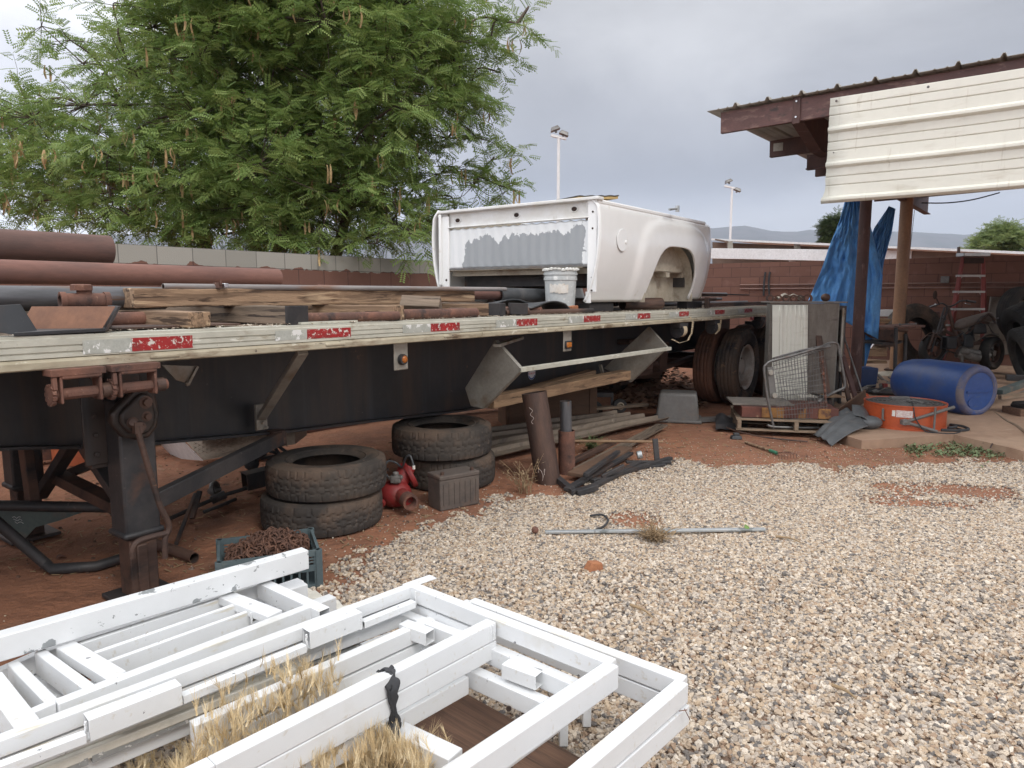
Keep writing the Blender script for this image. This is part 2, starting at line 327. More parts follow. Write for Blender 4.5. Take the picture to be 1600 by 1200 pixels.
M_['tarp'] = mat('blue_tarpaulin', (.06, .22, .54), (.12, .33, .64), 5, .65, 0, .5, 45, (1, 1, .4), over=[((.16, .36, .68), 9, .58, .75), ((.015, .07, .27), 5, .62, .75), ((.3, .45, .65), 40, .66, .74)])
M_['galv'] = mat('galvanised_wire', (.22, .215, .21), (.14, .135, .13), 10, .45, .6, .1, over=[((.16, .12, .1), 8, .55, .7)])
M_['chrome'] = mat('dull_chrome', (.65, .65, .66), (.45, .45, .46), 10, .25, .9, .05)
M_['concgrey'] = mat('grey_block', (.33, .31, .275), (.26, .245, .215), 5, .92, 0, .5, 120)
M_['ladderred'] = mat('red_fibreglass', (.25, .058, .05), (.19, .045, .04), 6, .6, 0, .1)
M_['white'] = mat('plain_white_steel', (.72, .73, .74), (.66, .66, .66), 2, .5, 0, .02)
M_['brownshed'] = mat('brown_soffit', (.17, .12, .09), (.13, .09, .07), 3, .8, 0, .05)
M_['milk'] = mat('faded_teal_crate', (.10, .135, .145), (.075, .105, .115), 6, .6, 0, .1, over=[((.18, .2, .2), 9, .6, .8)])
M_['chain'] = mat('rusty_chain', (.17, .085, .055), (.09, .05, .038), 22, .85, .2, .2, 200)
M_['bark'] = mat('brown_bark', (.10, .075, .055), (.06, .045, .035), 9, .95, 0, .6, 50, (3, 3, .6))
M_['battery'] = mat('dusty_battery_case', (.125, .098, .082), (.085, .07, .062), 7, .85, 0, .2, 50, over=[((.2, .12, .08), 6, .55, .8)])
M_['cabwood'] = mat('greyed_plywood', (.20, .175, .15), (.145, .125, .108), 4, .85, 0, .3, 50, (4, 4, 1), over=[((.10, .08, .07), 5, .58, .72, (1, 1, 7))])
M_['cabmetal'] = mat('grey_sheet_steel', (.24, .225, .20), (.17, .155, .14), 4, .55, .3, .1, over=[((.16, .10, .07), 5, .58, .76)])
M_['teal'] = mat('dull_teal_plate', (.085, .115, .105), (.06, .08, .078), 5, .6, 0, .1, over=[((.17, .12, .09), 6, .56, .76)])
M_['brick'] = mat('brick_chip', (.38, .16, .075), (.30, .12, .06), 20, .9, 0, .5, 100)
M_['orangebin'] = mat('orange_tub_plastic', (.46, .13, .055), (.38, .10, .045), 3, .55, 0, .05)
M_['aludirty'] = mat('stained_aluminium_lip', (.45, .40, .30), (.33, .285, .20), 2, .65, .05, .2, 40, (1, 1, 2), over=[((.17, .12, .075), 4, .54, .68, (1, 1, 3)), ((.60, .57, .48), 7, .6, .66), ((.08, .06, .045), 24, .64, .7)])
M_['tread'] = mat('diamond_plate', (.34, .27, .21), (.26, .20, .155), 6, .5, .3, .1)
M_['label'] = mat('paper_label', (.70, .66, .62), (.55, .4, .38), 60, .6, 0, .0, over=[((.45, .06, .05), 90, .62, .63)])
M_['seat'] = mat('worn_seat_vinyl', (.17, .135, .115), (.11, .09, .078), 7, .7, 0, .2)
M_['engine'] = mat('grimy_alloy', (.26, .245, .23), (.12, .11, .10), 12, .55, .4, .3, 60, over=[((.4, .39, .38), 7, .63, .68)])
M_['rubberstrap'] = mat('black_rag', (.025, .026, .03), (.045, .046, .05), 9, .8, 0, .5, 60)
M_['sticker_blue'] = mat('sticker_blue', (.05, .09, .25), (.06, .10, .24), 9, .5, 0, 0)
M_['sticker_white'] = mat('sticker_white', (.62, .60, .60), (.55, .5, .5), 30, .5, 0, 0)
M_['sticker_red'] = mat('sticker_red', (.45, .07, .06), (.4, .06, .05), 9, .5, 0, 0)
M_['conduit'] = mat('painted_conduit', (.25, .16, .13), (.21, .13, .11), 4, .6, 0, 0)
M_['galvstrip'] = mat('galvanised_strip', (.42, .45, .46), (.52, .54, .55), 7, .4, .5, .05, over=[((.24, .26, .26), 6, .55, .6)])
M_['greenleaf'] = mat('green_leaf', (.17, .28, .07), (.12, .21, .05), 9, .6, 0, .0)
M_['weedgreen'] = mat('weed_green', (.10, .15, .055), (.15, .17, .075), 9, .8, 0, .0)
M_['weeddry'] = mat('dry_weed', (.34, .24, .14), (.26, .18, .10), 9, .9, 0, .0)
M_['straw'] = mat('dry_grass', (.66, .52, .31), (.50, .37, .20), 14, .8, 0, .0, over=[((.80, .69, .48), 18, .52, .66)])
M_['dolly'] = mat('pale_hub', (.34, .29, .22), (.25, .2, .15), 9, .6)
M_['ply'] = mat('brown_plywood', (.15, .085, .052), (.10, .06, .04), 3, .85, 0, .2, 40, (1, 1, 4))
M_['ladderstep'] = mat('ladder_step', (.38, .37, .35), (.3, .29, .28), 6, .5, .3, .1)

# tyre groove colour, pale dust on some tyres, darker tone on others: attribute written per vertex by the tyre builder
def dusty(m, rgb, amt=.85):
    nt = m.node_tree; b = [n for n in nt.nodes if n.type == 'BSDF_PRINCIPLED'][0]; src = b.inputs['Base Color'].links[0].from_socket
    a = nt.nodes.new('ShaderNodeAttribute'); a.attribute_name = 'groove'; x = nt.nodes.new('ShaderNodeMix'); x.data_type = 'RGBA'; mu = nt.nodes.new('ShaderNodeMath'); mu.operation = 'MULTIPLY'; mu.inputs[1].default_value = amt
    nt.links.new(a.outputs['Fac'], mu.inputs[0]); nt.links.new(mu.outputs[0], x.inputs[0]); nt.links.new(src, x.inputs[6]); x.inputs[7].default_value = (*rgb, 1); nt.links.new(x.outputs[2], b.inputs['Base Color'])
dusty(M_['tyre'], (.40, .32, .25), .95); dusty(M_['tyreclean'], (.07, .06, .055), .5); dusty(M_['tyrered'], (.05, .03, .025))  # tyrered grooves come out darker than its tread
HAZE = 0.00020
# ================================================================ GROUND
def node_mat(name):
    m = bpy.data.materials.new(name); m.use_nodes = True; nt = m.node_tree; nt.nodes.clear()
    o = nt.nodes.new('ShaderNodeOutputMaterial'); b = nt.nodes.new('ShaderNodeBsdfPrincipled'); nt.links.new(b.outputs[0], o.inputs[0]); return m, nt, b
M_['dirt'] = mat('red_desert_dirt', (.31, .138, .076), (.23, .103, .060), 1.1, .95, 0, .9, 9, over=[((.14, .066, .042), .8, .5, .70), ((.30, .165, .105), 3.5, .56, .74), ((.34, .25, .18), 70, .64, .72), ((.085, .05, .037), 8, .63, .72), ((.1, .06, .045), 40, .66, .74)], bdist=.05, detail=8)
M_['gravelbase'] = mat('gravel_bed', (.20, .13, .09), (.13, .085, .06), 60, .95, 0, .8, 60, over=[((.30, .24, .19), 85, .56, .62)], bdist=.01)  # reddish soil, colour darkened to deepen the shade between pebbles
M_['concrete'] = mat('stained_concrete_slab', (.36, .245, .17), (.29, .185, .125), .9, .85, 0, .15, 40, over=[((.19, .10, .062), 1.3, .54, .75), ((.46, .34, .25), 2.6, .58, .74), ((.10, .07, .055), 5, .68, .78)])
def gz(x, y):
    return 0.012 * noise.noise(Vector((x * 1.3, y * 1.3, 0))) + 0.006 * noise.noise(Vector((x * 4, y * 4, 3)))
mb = MB()
xs = [-60, -25, -12] + [ -7 + i * .15 for i in range(0, 110)] + [12, 25, 60, 300, 3000]; xs = [-3000, -300] + xs
ys = [-3000, -300, -40, -10, -2] + [-1 + i * .15 for i in range(0, 115)] + [19, 26, 60, 300, 3000]
ny = len(ys)
for x in xs:
    for y in ys:
        inn = -7 < x < 9.4 and -1 < y < 16
        mb.v.append((x, y, gz(x, y) if inn else -0.01))
for i in range(len(xs) - 1):
    for j in range(ny - 1): mb.f.append((i * ny + j, (i + 1) * ny + j, (i + 1) * ny + j + 1, i * ny + j + 1))
tag(ob('ground', mb, M_['dirt'], ang=180), kind='structure')

# gravel: outline in world metres (edge of the gravel spread), soft on the yard side
GP = [G(*p) for p in ((430, 930), (490, 896), (580, 862), (660, 825), (740, 795), (800, 772), (865, 768), (930, 748), (1010, 728), (1070, 722), (1130, 728), (1200, 728), (1290, 735), (1370, 732), (1440, 728), (1500, 722), (1600, 716))]
GP = [(p.x, p.y) for p in GP] + [(7.5, 6.5), (7.5, -1), (-3.4, -1), (-3.4, 1.6), (-2.0, 2.1), (-1.35, 2.6)]
def inpoly(x, y, P=GP):
    c = False; j = len(P) - 1
    for i in range(len(P)):
        if (P[i][1] > y) != (P[j][1] > y) and x < (P[j][0] - P[i][0]) * (y - P[i][1]) / (P[j][1] - P[i][1]) + P[i][0]: c = not c
        j = i
    return c
def pdist(x, y, P=GP):
    best = 9
    for i in range(len(P)):
        a = P[i - 1]; b = P[i]; dx, dy = b[0] - a[0], b[1] - a[1]; l2 = dx * dx + dy * dy or 1e-9
        t = max(0, min(1, ((x - a[0]) * dx + (y - a[1]) * dy) / l2)); d = math.hypot(x - a[0] - t * dx, y - a[1] - t * dy); best = min(best, d)
    return best
bare = [(G(1470, 765), .55, .10), (G(1550, 775), .35, .12), (G(1490, 790), .3, .06), (G(1390, 782), .22, .08), (G(990, 815), .2, .1)]
def gdens(x, y):
    d = pdist(x, y); s = d if inpoly(x, y) else -d
    n = noise.noise(Vector((x * 1.6, y * 1.6, 1))) * .30 + noise.noise(Vector((x * 5, y * 5, 4))) * .22 + noise.noise(Vector((x * 17, y * 17, 4))) * .14
    q = s + n
    v = min(1, max(0, (q + .10) / .48)) ** .8
    if q < 0: v = max(0.0, (.05 if x > .6 else .028) + q * .03)
    for c, a, b in bare:
        e = ((x - c.x) / a) ** 2 + ((y - c.y) / (b * 2.4)) ** 2
        if e < 1: v *= .12 + .88 * e * max(0, min(1, .5 + 2 * n))
    return v
mb = MB(); st_ = .08; cells = {}
for i in range(int(-3.6 / st_), int(7.5 / st_)):
    for j in range(int(-.9 / st_), int(7.2 / st_)):
        x, y = i * st_, j * st_
        if inpoly(x, y) and pdist(x, y) > .30 + .25 * noise.noise(Vector((x * 4, y * 4, 9))) and all(((x - c.x) / a) ** 2 + ((y - c.y) / (b * 2.4)) ** 2 > 1 for c, a, b in bare):
            q = []
            for (a, b) in ((0, 0), (1, 0), (1, 1), (0, 1)):
                k = (i + a, j + b)
                if k not in cells: cells[k] = len(mb.v); mb.v.append((k[0] * st_, k[1] * st_, gz(k[0] * st_, k[1] * st_) + .002))
                q.append(cells[k])
            mb.f.append(tuple(q))
tag(ob('gravel_bed', mb, M_['gravelbase'], ang=180), kind='structure')
# pebbles: one stuff object, points instanced by geometry nodes
rng = np.random.default_rng(5)
pts = []; scs = []; cv = []
def scatter(n, x0, x1, y0, y1, s0, s1, layers=1, thin=1.0):
    X = rng.uniform(x0, x1, n); Y = rng.uniform(y0, y1, n); U_ = rng.random(n)
    for x, y, u_ in zip(X, Y, U_):
        r = math.atan2(x, max(.01, y))
        if abs(x) > .80 * y + .45: continue
        dn = gdens(x, y)
        if u_ < dn * thin:
            s = rng.uniform(s0, s1) * (.75 if dn < .3 else 1)
            s *= (.62 if dn < .12 else 1); pts.append((x, y, gz(x, y) + s * .20 + rng.random() * .006)); scs.append(s)
scatter(115000, -2.6, 3.0, 1.1, 3.6, .009, .022)
scatter(175000, -1.8, 4.6, 3.6, 5.6, .009, .0205)
scatter(90000, -1.5, 6.0, 5.6, 7.0, .009, .0205)
scatter(16000, -1.8, 4.6, 5.0, 9.5, .008, .018)
scatter(6000, -3.5, 0.5, 3.0, 8.5, .004, .009)
n = len(pts); me = bpy.data.meshes.new('gravel'); me.vertices.add(n); me.vertices.foreach_set('co', np.array(pts, dtype=np.float32).ravel())
for nm, dt, arr in (('sc', 'FLOAT_VECTOR', (np.array(scs)[:, None] * rng.uniform((.7, .6, .42), (1.1, 1.0, .72), (n, 3)))), ('rot', 'FLOAT_VECTOR', rng.uniform((-.5, -.5, 0), (.5, .5, 6.28), (n, 3))), ('pc', 'FLOAT', rng.random(n))):
    a = me.attributes.new(nm, dt, 'POINT'); a.data.foreach_set('vector' if dt == 'FLOAT_VECTOR' else 'value', arr.astype(np.float32).ravel())
gv = bpy.data.objects.new('gravel', me); put(gv); tag(gv, kind='stuff', label='loose tan and grey gravel spread across the yard', cat='gravel')
gm, nt_, b_ = node_mat('river_gravel')
at = nt_.nodes.new('ShaderNodeAttribute'); at.attribute_type = 'INSTANCER'; at.attribute_name = 'pc'
rp = nt_.nodes.new('ShaderNodeValToRGB'); nt_.links.new(at.outputs['Fac'], rp.inputs[0]); cr = rp.color_ramp; cr.interpolation = 'CONSTANT'
pal = [(0.521, 0.424, 0.323), (0.381, 0.285, 0.2), (0.582, 0.487, 0.383), (0.197, 0.174, 0.156), (0.467, 0.352, 0.243), (0.546, 0.467, 0.383), (0.294, 0.252, 0.216), (0.614, 0.524, 0.419), (0.431, 0.333, 0.243), (0.35, 0.243, 0.167), (0.686, 0.606, 0.51), (0.457, 0.385, 0.312), (0.149, 0.135, 0.126), (0.526, 0.409, 0.29), (0.491, 0.429, 0.365), (0.36, 0.304, 0.252)]
cr.elements[0].color = (*pal[0], 1); cr.elements[1].position = 1 / len(pal); cr.elements[1].color = (*pal[1], 1)
for i, c in enumerate(pal[2:]): e = cr.elements.new((i + 2) / len(pal)); e.color = (*c, 1)
tcn = nt_.nodes.new('ShaderNodeTexCoord'); nn = nt_.nodes.new('ShaderNodeTexNoise'); nn.inputs['Scale'].default_value = 2.2; nn.inputs['Detail'].default_value = 4; nt_.links.new(tcn.outputs['Object'], nn.inputs['Vector'])
mr = nt_.nodes.new('ShaderNodeMapRange'); mr.inputs[3].default_value = .72; mr.inputs[4].default_value = 1.2; nt_.links.new(nn.outputs[0], mr.inputs[0])
hs = nt_.nodes.new('ShaderNodeHueSaturation'); nt_.links.new(rp.outputs[0], hs.inputs['Color']); nt_.links.new(mr.outputs[0], hs.inputs['Value']); nt_.links.new(hs.outputs[0], b_.inputs['Base Color']); b_.inputs['Roughness'].default_value = .75
gn = bpy.data.node_groups.new('gravel_nodes', 'GeometryNodeTree'); gn.interface.new_socket('Geometry', in_out='INPUT', socket_type='NodeSocketGeometry'); gn.interface.new_socket('Geometry', in_out='OUTPUT', socket_type='NodeSocketGeometry')
A = gn.nodes.new; K = gn.links.new
gi = A('NodeGroupInput'); go = A('NodeGroupOutput'); iop = A('GeometryNodeInstanceOnPoints'); g2i = A('GeometryNodeGeometryToInstance')
for sd_ in (1.3, 7.7, 3.1, 12.9, 21.3):
    ico = A('GeometryNodeMeshIcoSphere'); ico.inputs['Radius'].default_value = .62; ico.inputs['Subdivisions'].default_value = 2
    sp = A('GeometryNodeSetPosition'); no = A('ShaderNodeTexNoise'); no.noise_dimensions = '4D'; no.inputs['W'].default_value = sd_; no.inputs['Scale'].default_value = 1.7; no.inputs['Detail'].default_value = 1
    sb = A('ShaderNodeVectorMath'); sb.operation = 'SUBTRACT'; sb.inputs[1].default_value = (.5, .5, .5); sc_ = A('ShaderNodeVectorMath'); sc_.operation = 'SCALE'; sc_.inputs['Scale'].default_value = 1.5
    K(no.outputs['Color'], sb.inputs[0]); K(sb.outputs[0], sc_.inputs[0]); K(ico.outputs[0], sp.inputs['Geometry']); K(sc_.outputs[0], sp.inputs['Offset'])
    sm_ = A('GeometryNodeSetMaterial'); sm_.inputs['Material'].default_value = gm; K(sp.outputs[0], sm_.inputs[0]); K(sm_.outputs[0], g2i.inputs[0])
iop.inputs['Pick Instance'].default_value = True
ri = A('FunctionNodeRandomValue'); ri.data_type = 'INT'; ri.inputs[4].default_value = 0; ri.inputs[5].default_value = 4; K(ri.outputs[2], iop.inputs['Instance Index'])
for nm, sk in (('sc', 'Scale'), ('rot', 'Rotation')):
    na = A('GeometryNodeInputNamedAttribute'); na.data_type = 'FLOAT_VECTOR'; na.inputs[0].default_value = nm
    if sk == 'Rotation':
        er = A('FunctionNodeEulerToRotation'); K(na.outputs[0], er.inputs[0]); K(er.outputs[0], iop.inputs[sk])
    else: K(na.outputs[0], iop.inputs[sk])
K(gi.outputs[0], iop.inputs['Points']); K(g2i.outputs[0], iop.inputs['Instance']); K(iop.outputs[0], go.inputs[0])
gv.modifiers.new('gravel', 'NODES').node_group = gn; me.materials.append(gm)

# ================================================================ CONCRETE SLAB (rises slightly to the back)
def padz(u): return .085 + max(0, u - 6.2) * .0165
mb = MB()
e0 = TFi @ G(1165, 703, .0); e1 = TFi @ G(1345, 690, .085); e2 = TFi @ G(1600, 706, .085)
front = [(8.6, -.45), (6.75, -1.22), (e1.x + .05, e1.y), (7.05, -2.45), (e2.x, e2.y), (e2.x + 1.6, e2.y - 2.6)]
nb = 24
for i, (u0, v0) in enumerate(front):
    for j in range(nb + 1):
        t = j / nb; uu = u0 + (14.15 - u0) * t; vv = v0 + ((-.3 if i == 0 else v0) - v0) * t
        mb.v.append((uu, vv, padz(uu)))
    mb.v.append((u0, v0, -.05))
m_ = nb + 2
for i in range(len(front) - 1):
    for j in range(nb): mb.f.append((i * m_ + j, i * m_ + j + 1, (i + 1) * m_ + j + 1, (i + 1) * m_ + j))
    mb.f.append((i * m_, (i + 1) * m_, (i + 1) * m_ + nb + 1, i * m_ + nb + 1))
mb.f.append(tuple([nb + 1] + list(range(0, nb + 1)) ))
pad = tag(ob('concrete_slab', mb, M_['concrete'], M=TF, ang=30), kind='structure')

# ================================================================ BLOCK WALLS
def cmu(name, top_grey):
    m, nt, b = node_mat(name); N = nt.nodes.new; L = nt.links.new
    tc = N('ShaderNodeTexCoord'); sp = N('ShaderNodeSeparateXYZ'); L(tc.outputs['Object'], sp.inputs[0]); cb = N('ShaderNodeCombineXYZ'); L(sp.outputs[0], cb.inputs[0]); L(sp.outputs[2], cb.inputs[1])
    br = N('ShaderNodeTexBrick'); L(cb.outputs[0], br.inputs['Vector']); br.inputs['Scale'].default_value = 1; br.inputs['Brick Width'].default_value = .4064; br.inputs['Row Height'].default_value = .2032; br.inputs['Mortar Size'].default_value = .006; br.inputs['Mortar Smooth'].default_value = .3; br.inputs['Bias'].default_value = 0
    br.inputs['Color1'].default_value = (.195, .095, .070, 1); br.inputs['Color2'].default_value = (.16, .078, .058, 1); br.inputs['Mortar'].default_value = (.085, .045, .038, 1)
    nz = N('ShaderNodeTexNoise'); nz.inputs['Scale'].default_value = 5; nz.inputs['Detail'].default_value = 7; L(tc.outputs['Object'], nz.inputs['Vector'])
    c = br.outputs['Color']
    def mixn(f, a, b_):
        x = N('ShaderNodeMix'); x.data_type = 'RGBA'; L(f, x.inputs[0]); L(a, x.inputs[6]) if not isinstance(a, tuple) else None
        if isinstance(b_, tuple): x.inputs[7].default_value = b_
        else: L(b_, x.inputs[7])
        return x.outputs[2]
    mr = N('ShaderNodeMapRange'); mr.inputs[1].default_value = .55; mr.inputs[2].default_value = .8; L(nz.outputs[0], mr.inputs[0]); c = mixn(mr.outputs[0], c, (.235, .125, .10, 1))
    if top_grey:
        b2 = N('ShaderNodeTexBrick'); L(cb.outputs[0], b2.inputs['Vector'])
        for k, v in (('Scale', 1), ('Brick Width', .4064), ('Row Height', .2032), ('Mortar Size', .006), ('Mortar Smooth', .3)): b2.inputs[k].default_value = v
        b2.inputs['Color1'].default_value = (.37, .35, .31, 1); b2.inputs['Color2'].default_value = (.31, .295, .26, 1); b2.inputs['Mortar'].default_value = (.17, .16, .145, 1)
        ad = N('ShaderNodeMath'); ad.operation = 'MULTIPLY_ADD'; L(nz.outputs[0], ad.inputs[0]); ad.inputs[1].default_value = .22; L(sp.outputs[2], ad.inputs[2])
        gt = N('ShaderNodeMath'); gt.operation = 'GREATER_THAN'; L(ad.outputs[0], gt.inputs[0]); gt.inputs[1].default_value = top_grey + .112
        c = mixn(gt.outputs[0], c, b2.outputs['Color'])
    L(c, b.inputs['Base Color']); b.inputs['Roughness'].default_value = .9
    n2 = N('ShaderNodeTexNoise'); n2.inputs['Scale'].default_value = 90; L(tc.outputs['Object'], n2.inputs['Vector'])
    s2 = N('ShaderNodeMath'); s2.operation = 'MULTIPLY_ADD'; L(br.outputs['Fac'], s2.inputs[0]); s2.inputs[1].default_value = -1.4; L(n2.outputs[0], s2.inputs[2])
    bp = N('ShaderNodeBump'); bp.inputs['Strength'].default_value = .5; bp.inputs['Distance'].default_value = .006; L(s2.outputs[0], bp.inputs['Height']); L(bp.outputs[0], b.inputs['Normal'])
    return m
# left wall behind the trailer, then the yard's end wall
WB = 14.2
mb = MB().box((7.5, .1, .83), (27.4, .2, 1.998))
o = ob('wall', mb, cmu('painted_block_left', 1.6256), None, TF @ Matrix.Translation((-6.8 + 0, 4.72, .154)) @ Matrix.Translation((.2, 0, 0)), ang=30)
o.name = 'block_wall'; tag(o, 'brown painted block wall with a bare grey top course, behind the flatbed trailer', 'wall')
mb = MB().box((6.0, .1, 1.04), (14, .2, 2.18))
o = ob('block_wall', mb, cmu('painted_block_end', 0), None, TF @ Matrix.Translation((WB, 4.62, 0)) @ Matrix.Rotation(R(-90), 4, 'Z') @ Matrix.Translation((.99, 0, 0)), ang=30)
tag(o, 'long dark brown block wall behind the red step ladder and the motorcycle', 'wall')
# conduits and junction box on the end wall
def wall_pt(x, y, off=0.03): return TU(x, y, WB - off)
for (a, b, lab) in (((1120, 476), (1600, 433), 'upper thin conduit run along the brown block wall past the metal box'), ((1120, 488), (1600, 445), 'lower thin conduit run along the brown block wall')):
    p1 = TFi @ (TF @ wall_pt(1404, 443 if 'upper' in lab else 450)); p1 = wall_pt(1404, 443 if 'upper' in lab else 450); z_ = p1.z
    mbb = MB().tube((WB - .03, 2.2, z_), (WB - .03, -4.6, z_), .012, 8)
    single('conduit', lab, 'conduit', mbb, M_['conduit'], TF)
jb = wall_pt(1477, 437, .0); mbb = MB().box((WB - .045, jb.y, jb.z), (.09, .13, .12)); t = ob('junction_box', mbb, M_['galv'], None, TF, bevel=.004); tag(t, 'small grey metal junction box on the end wall left of the ladder', 'junction box')
# black cable pair draped over the end wall
mbb = MB()
for dx in (0, 7):
    mbb.path([wall_pt(1196 + dx, 425, .03), wall_pt(1194 + dx, 440, .04), wall_pt(1193 + dx * 1.3, 462, .05)], .02, 6, smooth=3)
single('hanging_cable', 'black looped cable hanging down the brown wall beyond the trailer', 'cable', mbb, M_['rubberstrap'], TF)
# ================================================================ HILLS
def hills(name, Yd, prof, base, c):
    mbb = MB(); n = len(prof)
    xs_ = np.linspace(-200, 2600, 141); rows = 10
    for x in xs_:
        e = np.interp(x, [p[0] for p in prof], [p[1] for p in prof]); r = ray(x, 461); top = (461 - e) / 1109 * Yd
        top += noise.noise(Vector((x * .02, base, 0))) * Yd * .0018 + noise.noise(Vector((x * .09, base, 2))) * Yd * .0006
        for j in range(rows + 1):
            t = j / rows; yy = Yd - 900 * (1 - t) ** 1.0 * .8 ; fold = noise.noise(Vector((x * .012, t * 4, base))) * 40 * (1 - t)
            X = (x - 800) / 1109 * Yd * (1 - .0 * t)
            mbb.v.append((X, yy + fold, -30 + (top + 30) * t ** .8))
        mbb.v.append((X, Yd + 700, -30))
    m = rows + 2
    for i in range(len(xs_) - 1):
        for j in range(m - 1): mbb.f.append((i * m + j, (i + 1) * m + j, (i + 1) * m + j + 1, i * m + j + 1))
    tag(ob(name, mbb, c, ang=180), kind='structure')
M_['hill'] = mat('dry_hill_ground', (.13, .12, .115), (.09, .09, .09), .004, .95, 0, 0, over=[((.07, .08, .07), .02, .5, .7)])
hills('hills', 2600, [(-200, 372), (300, 366), (700, 360), (1000, 362), (1120, 358), (1160, 354), (1200, 362), (1235, 364), (1262, 360), (1300, 362), (1400, 363), (1440, 365), (1500, 368), (1545, 364), (1580, 356), (1610, 348), (1700, 340), (1900, 352), (2600, 370)], 3.0, M_['hill'])

# ================================================================ BIG TREE behind the left wall
def make_tree(name, label, base, height, clumps, m_leaf, dens, seed, pods=True, trunk_r=.16, leaflet=.03, twl=.55, inner=True, droop=.35):
    rg = np.random.default_rng(seed); base = Vector(base)
    t = thing(name, label, 'tree', base); mb = MB()
    heads = []
    nst = 4
    for k in range(nst):
        a = k * 6.28 / nst + .6; p = base + Vector((math.cos(a) * .12, math.sin(a) * .12, 0)); top = base + Vector((math.cos(a) * height * .20, math.sin(a) * height * .16, height * (.42 + .1 * (k % 2))))
        mid = (p + top) / 2 + Vector((rg.normal() * .1, rg.normal() * .1, 0)); mb.path([p, mid, top], [trunk_r, trunk_r * .5], 8, smooth=5); heads += [(mid, trunk_r * .45), (top, trunk_r * .42), ((mid + top) / 2, trunk_r * .4)]
    F_P = []; F_D = []; F_S = []; PODS = []
    for (c, rad, sparse) in clumps:
        c = Vector(c); h = min(heads, key=lambda q: (q[0] - c).length + (1.5 if q[0].z > c.z + .3 else 0)); m1 = h[0] * .5 + c * .5 + Vector((rg.normal() * .10, rg.normal() * .10, .10 + rg.random() * .10))
        mb.path([h[0], m1, c], [min(h[1] * .62, .02 if sparse else .08), .008 if sparse else .014], 6, smooth=5); heads.append((m1, h[1] * .5)); heads.append((c, .03))
        nt_w = max(6, int(dens * rad * rad * (.8 if sparse else 1)))
        for q in range(nt_w):
            d = Vector((rg.normal(), rg.normal(), rg.normal() * .7)).normalized(); st = c + Vector((d.x, d.y, d.z * .85)) * rad * (.15 + .7 * rg.random()); d = (Vector((d.x, d.y, d.z * .8)) + Vector((0, 0, .12 + rg.normal() * .2))).normalized()
            ln = twl * (.6 + .8 * rg.random()); P = []; p = Vector(st); dd = Vector(d)
            ns = 6
            for s_ in range(ns + 1):
                P.append(Vector(p)); p = p + dd * ln / ns; dd = (dd + Vector((rg.normal() * .10, rg.normal() * .10, -droop * .42))).normalized()
            if q % (1 if sparse else 4) == 0: mb.path([c, st] + P[1::2], [.007, .002], 4)
            for s_ in range(1, ns + 1):
                for side in (-1, 1):
                    if s_ > ns - 1 and side > 0: fd = (P[s_] - P[s_ - 1]).normalized()
                    else:
                        ax = (P[s_] - P[s_ - 1]).normalized(); sd_ = ax.cross(Vector((0, 0, 1)))
                        if sd_.length < .05: sd_ = Vector((1, 0, 0))
                        sd_.normalize(); fd = (ax * (.55 + .3 * rg.random()) + sd_ * side + Vector((rg.normal() * .15, rg.normal() * .15, rg.normal() * .35 - .16))).normalized()
                    F_P.append(P[s_]); F_D.append(fd); F_S.append((.7 + .6 * rg.random()) * (1 - .25 * s_ / ns))
            if pods and rg.random() < .11: PODS.append(P[int(rg.integers(2, ns))])
    ob('trunk', mb, M_['bark'], t, ang=60)
    n = len(F_P); P = np.array([tuple(p) for p in F_P]); Dn = np.array([tuple(p) for p in F_D]); S = np.array(F_S)
    up = rg.normal(0, .55, (n, 3)) + np.array([0, 0, 1.0]); sd = np.cross(Dn, up); sd /= np.linalg.norm(sd, axis=1)[:, None] + 1e-9; nrm = np.cross(sd, Dn)
    L_ = 6; V_ = []
    for k in range(1, L_ + 1):
        for sg in (-1, 1):
            ll = leaflet * 4.2 * S * (k / L_); b0 = P + Dn * ll[:, None] - nrm * (.10 * ll * k / L_)[:, None]
            tip = b0 + sd * (sg * leaflet * S)[:, None] + Dn * (leaflet * .45 * S)[:, None] - nrm * (leaflet * .25 * S)[:, None]
            wv = Dn * (leaflet * .30 * S)[:, None]; md = (b0 + tip) / 2
            V_ += [np.stack([b0, md - wv, tip, md + wv], 1)]
    V_ = np.stack(V_, 1).reshape(-1, 3); nf = len(V_) // 4
    me = bpy.data.meshes.new('foliage'); me.vertices.add(len(V_)); me.vertices.foreach_set('co', V_.astype(np.float32).ravel())
    me.loops.add(nf * 4); me.loops.foreach_set('vertex_index', np.arange(nf * 4, dtype=np.int32)); me.polygons.add(nf); me.polygons.foreach_set('loop_start', np.arange(0, nf * 4, 4, dtype=np.int32)); me.polygons.foreach_set('loop_total', np.full(nf, 4, dtype=np.int32))
    me.update(calc_edges=True)
    a = me.attributes.new('lv', 'FLOAT', 'FACE'); a.data.foreach_set('value', np.repeat(rg.random(n), L_ * 2)[:nf].astype(np.float32))
    me.materials.append(m_leaf); o = bpy.data.objects.new('foliage', me); put(o, t)
    if pods and PODS:
        pm = MB()
        for p in PODS:
            for q in range(int(rg.integers(1, 5))):
                a = rg.random() * 6.28; l = .15 + .12 * rg.random(); pp = p + Vector((rg.normal() * .06, rg.normal() * .06, 0)); dx, dy = math.cos(a), math.sin(a); c1, w_ = rg.normal() * .03, .017
                pr = []
                for s_ in range(6):
                    tt = s_ / 5; off = math.sin(tt * 3.4) * .035; pr.append(pp + Vector((dx * off, dy * off, -l * tt)))
                for s_ in range(5):
                    sd_ = Vector((-dy, dx, 0)) * w_ * (1 - abs(s_ - 2.5) / 5); pm.add([tuple(pr[s_] - sd_), tuple(pr[s_] + sd_), tuple(pr[s_ + 1] + sd_), tuple(pr[s_ + 1] - sd_)], [(0, 1, 2, 3)])
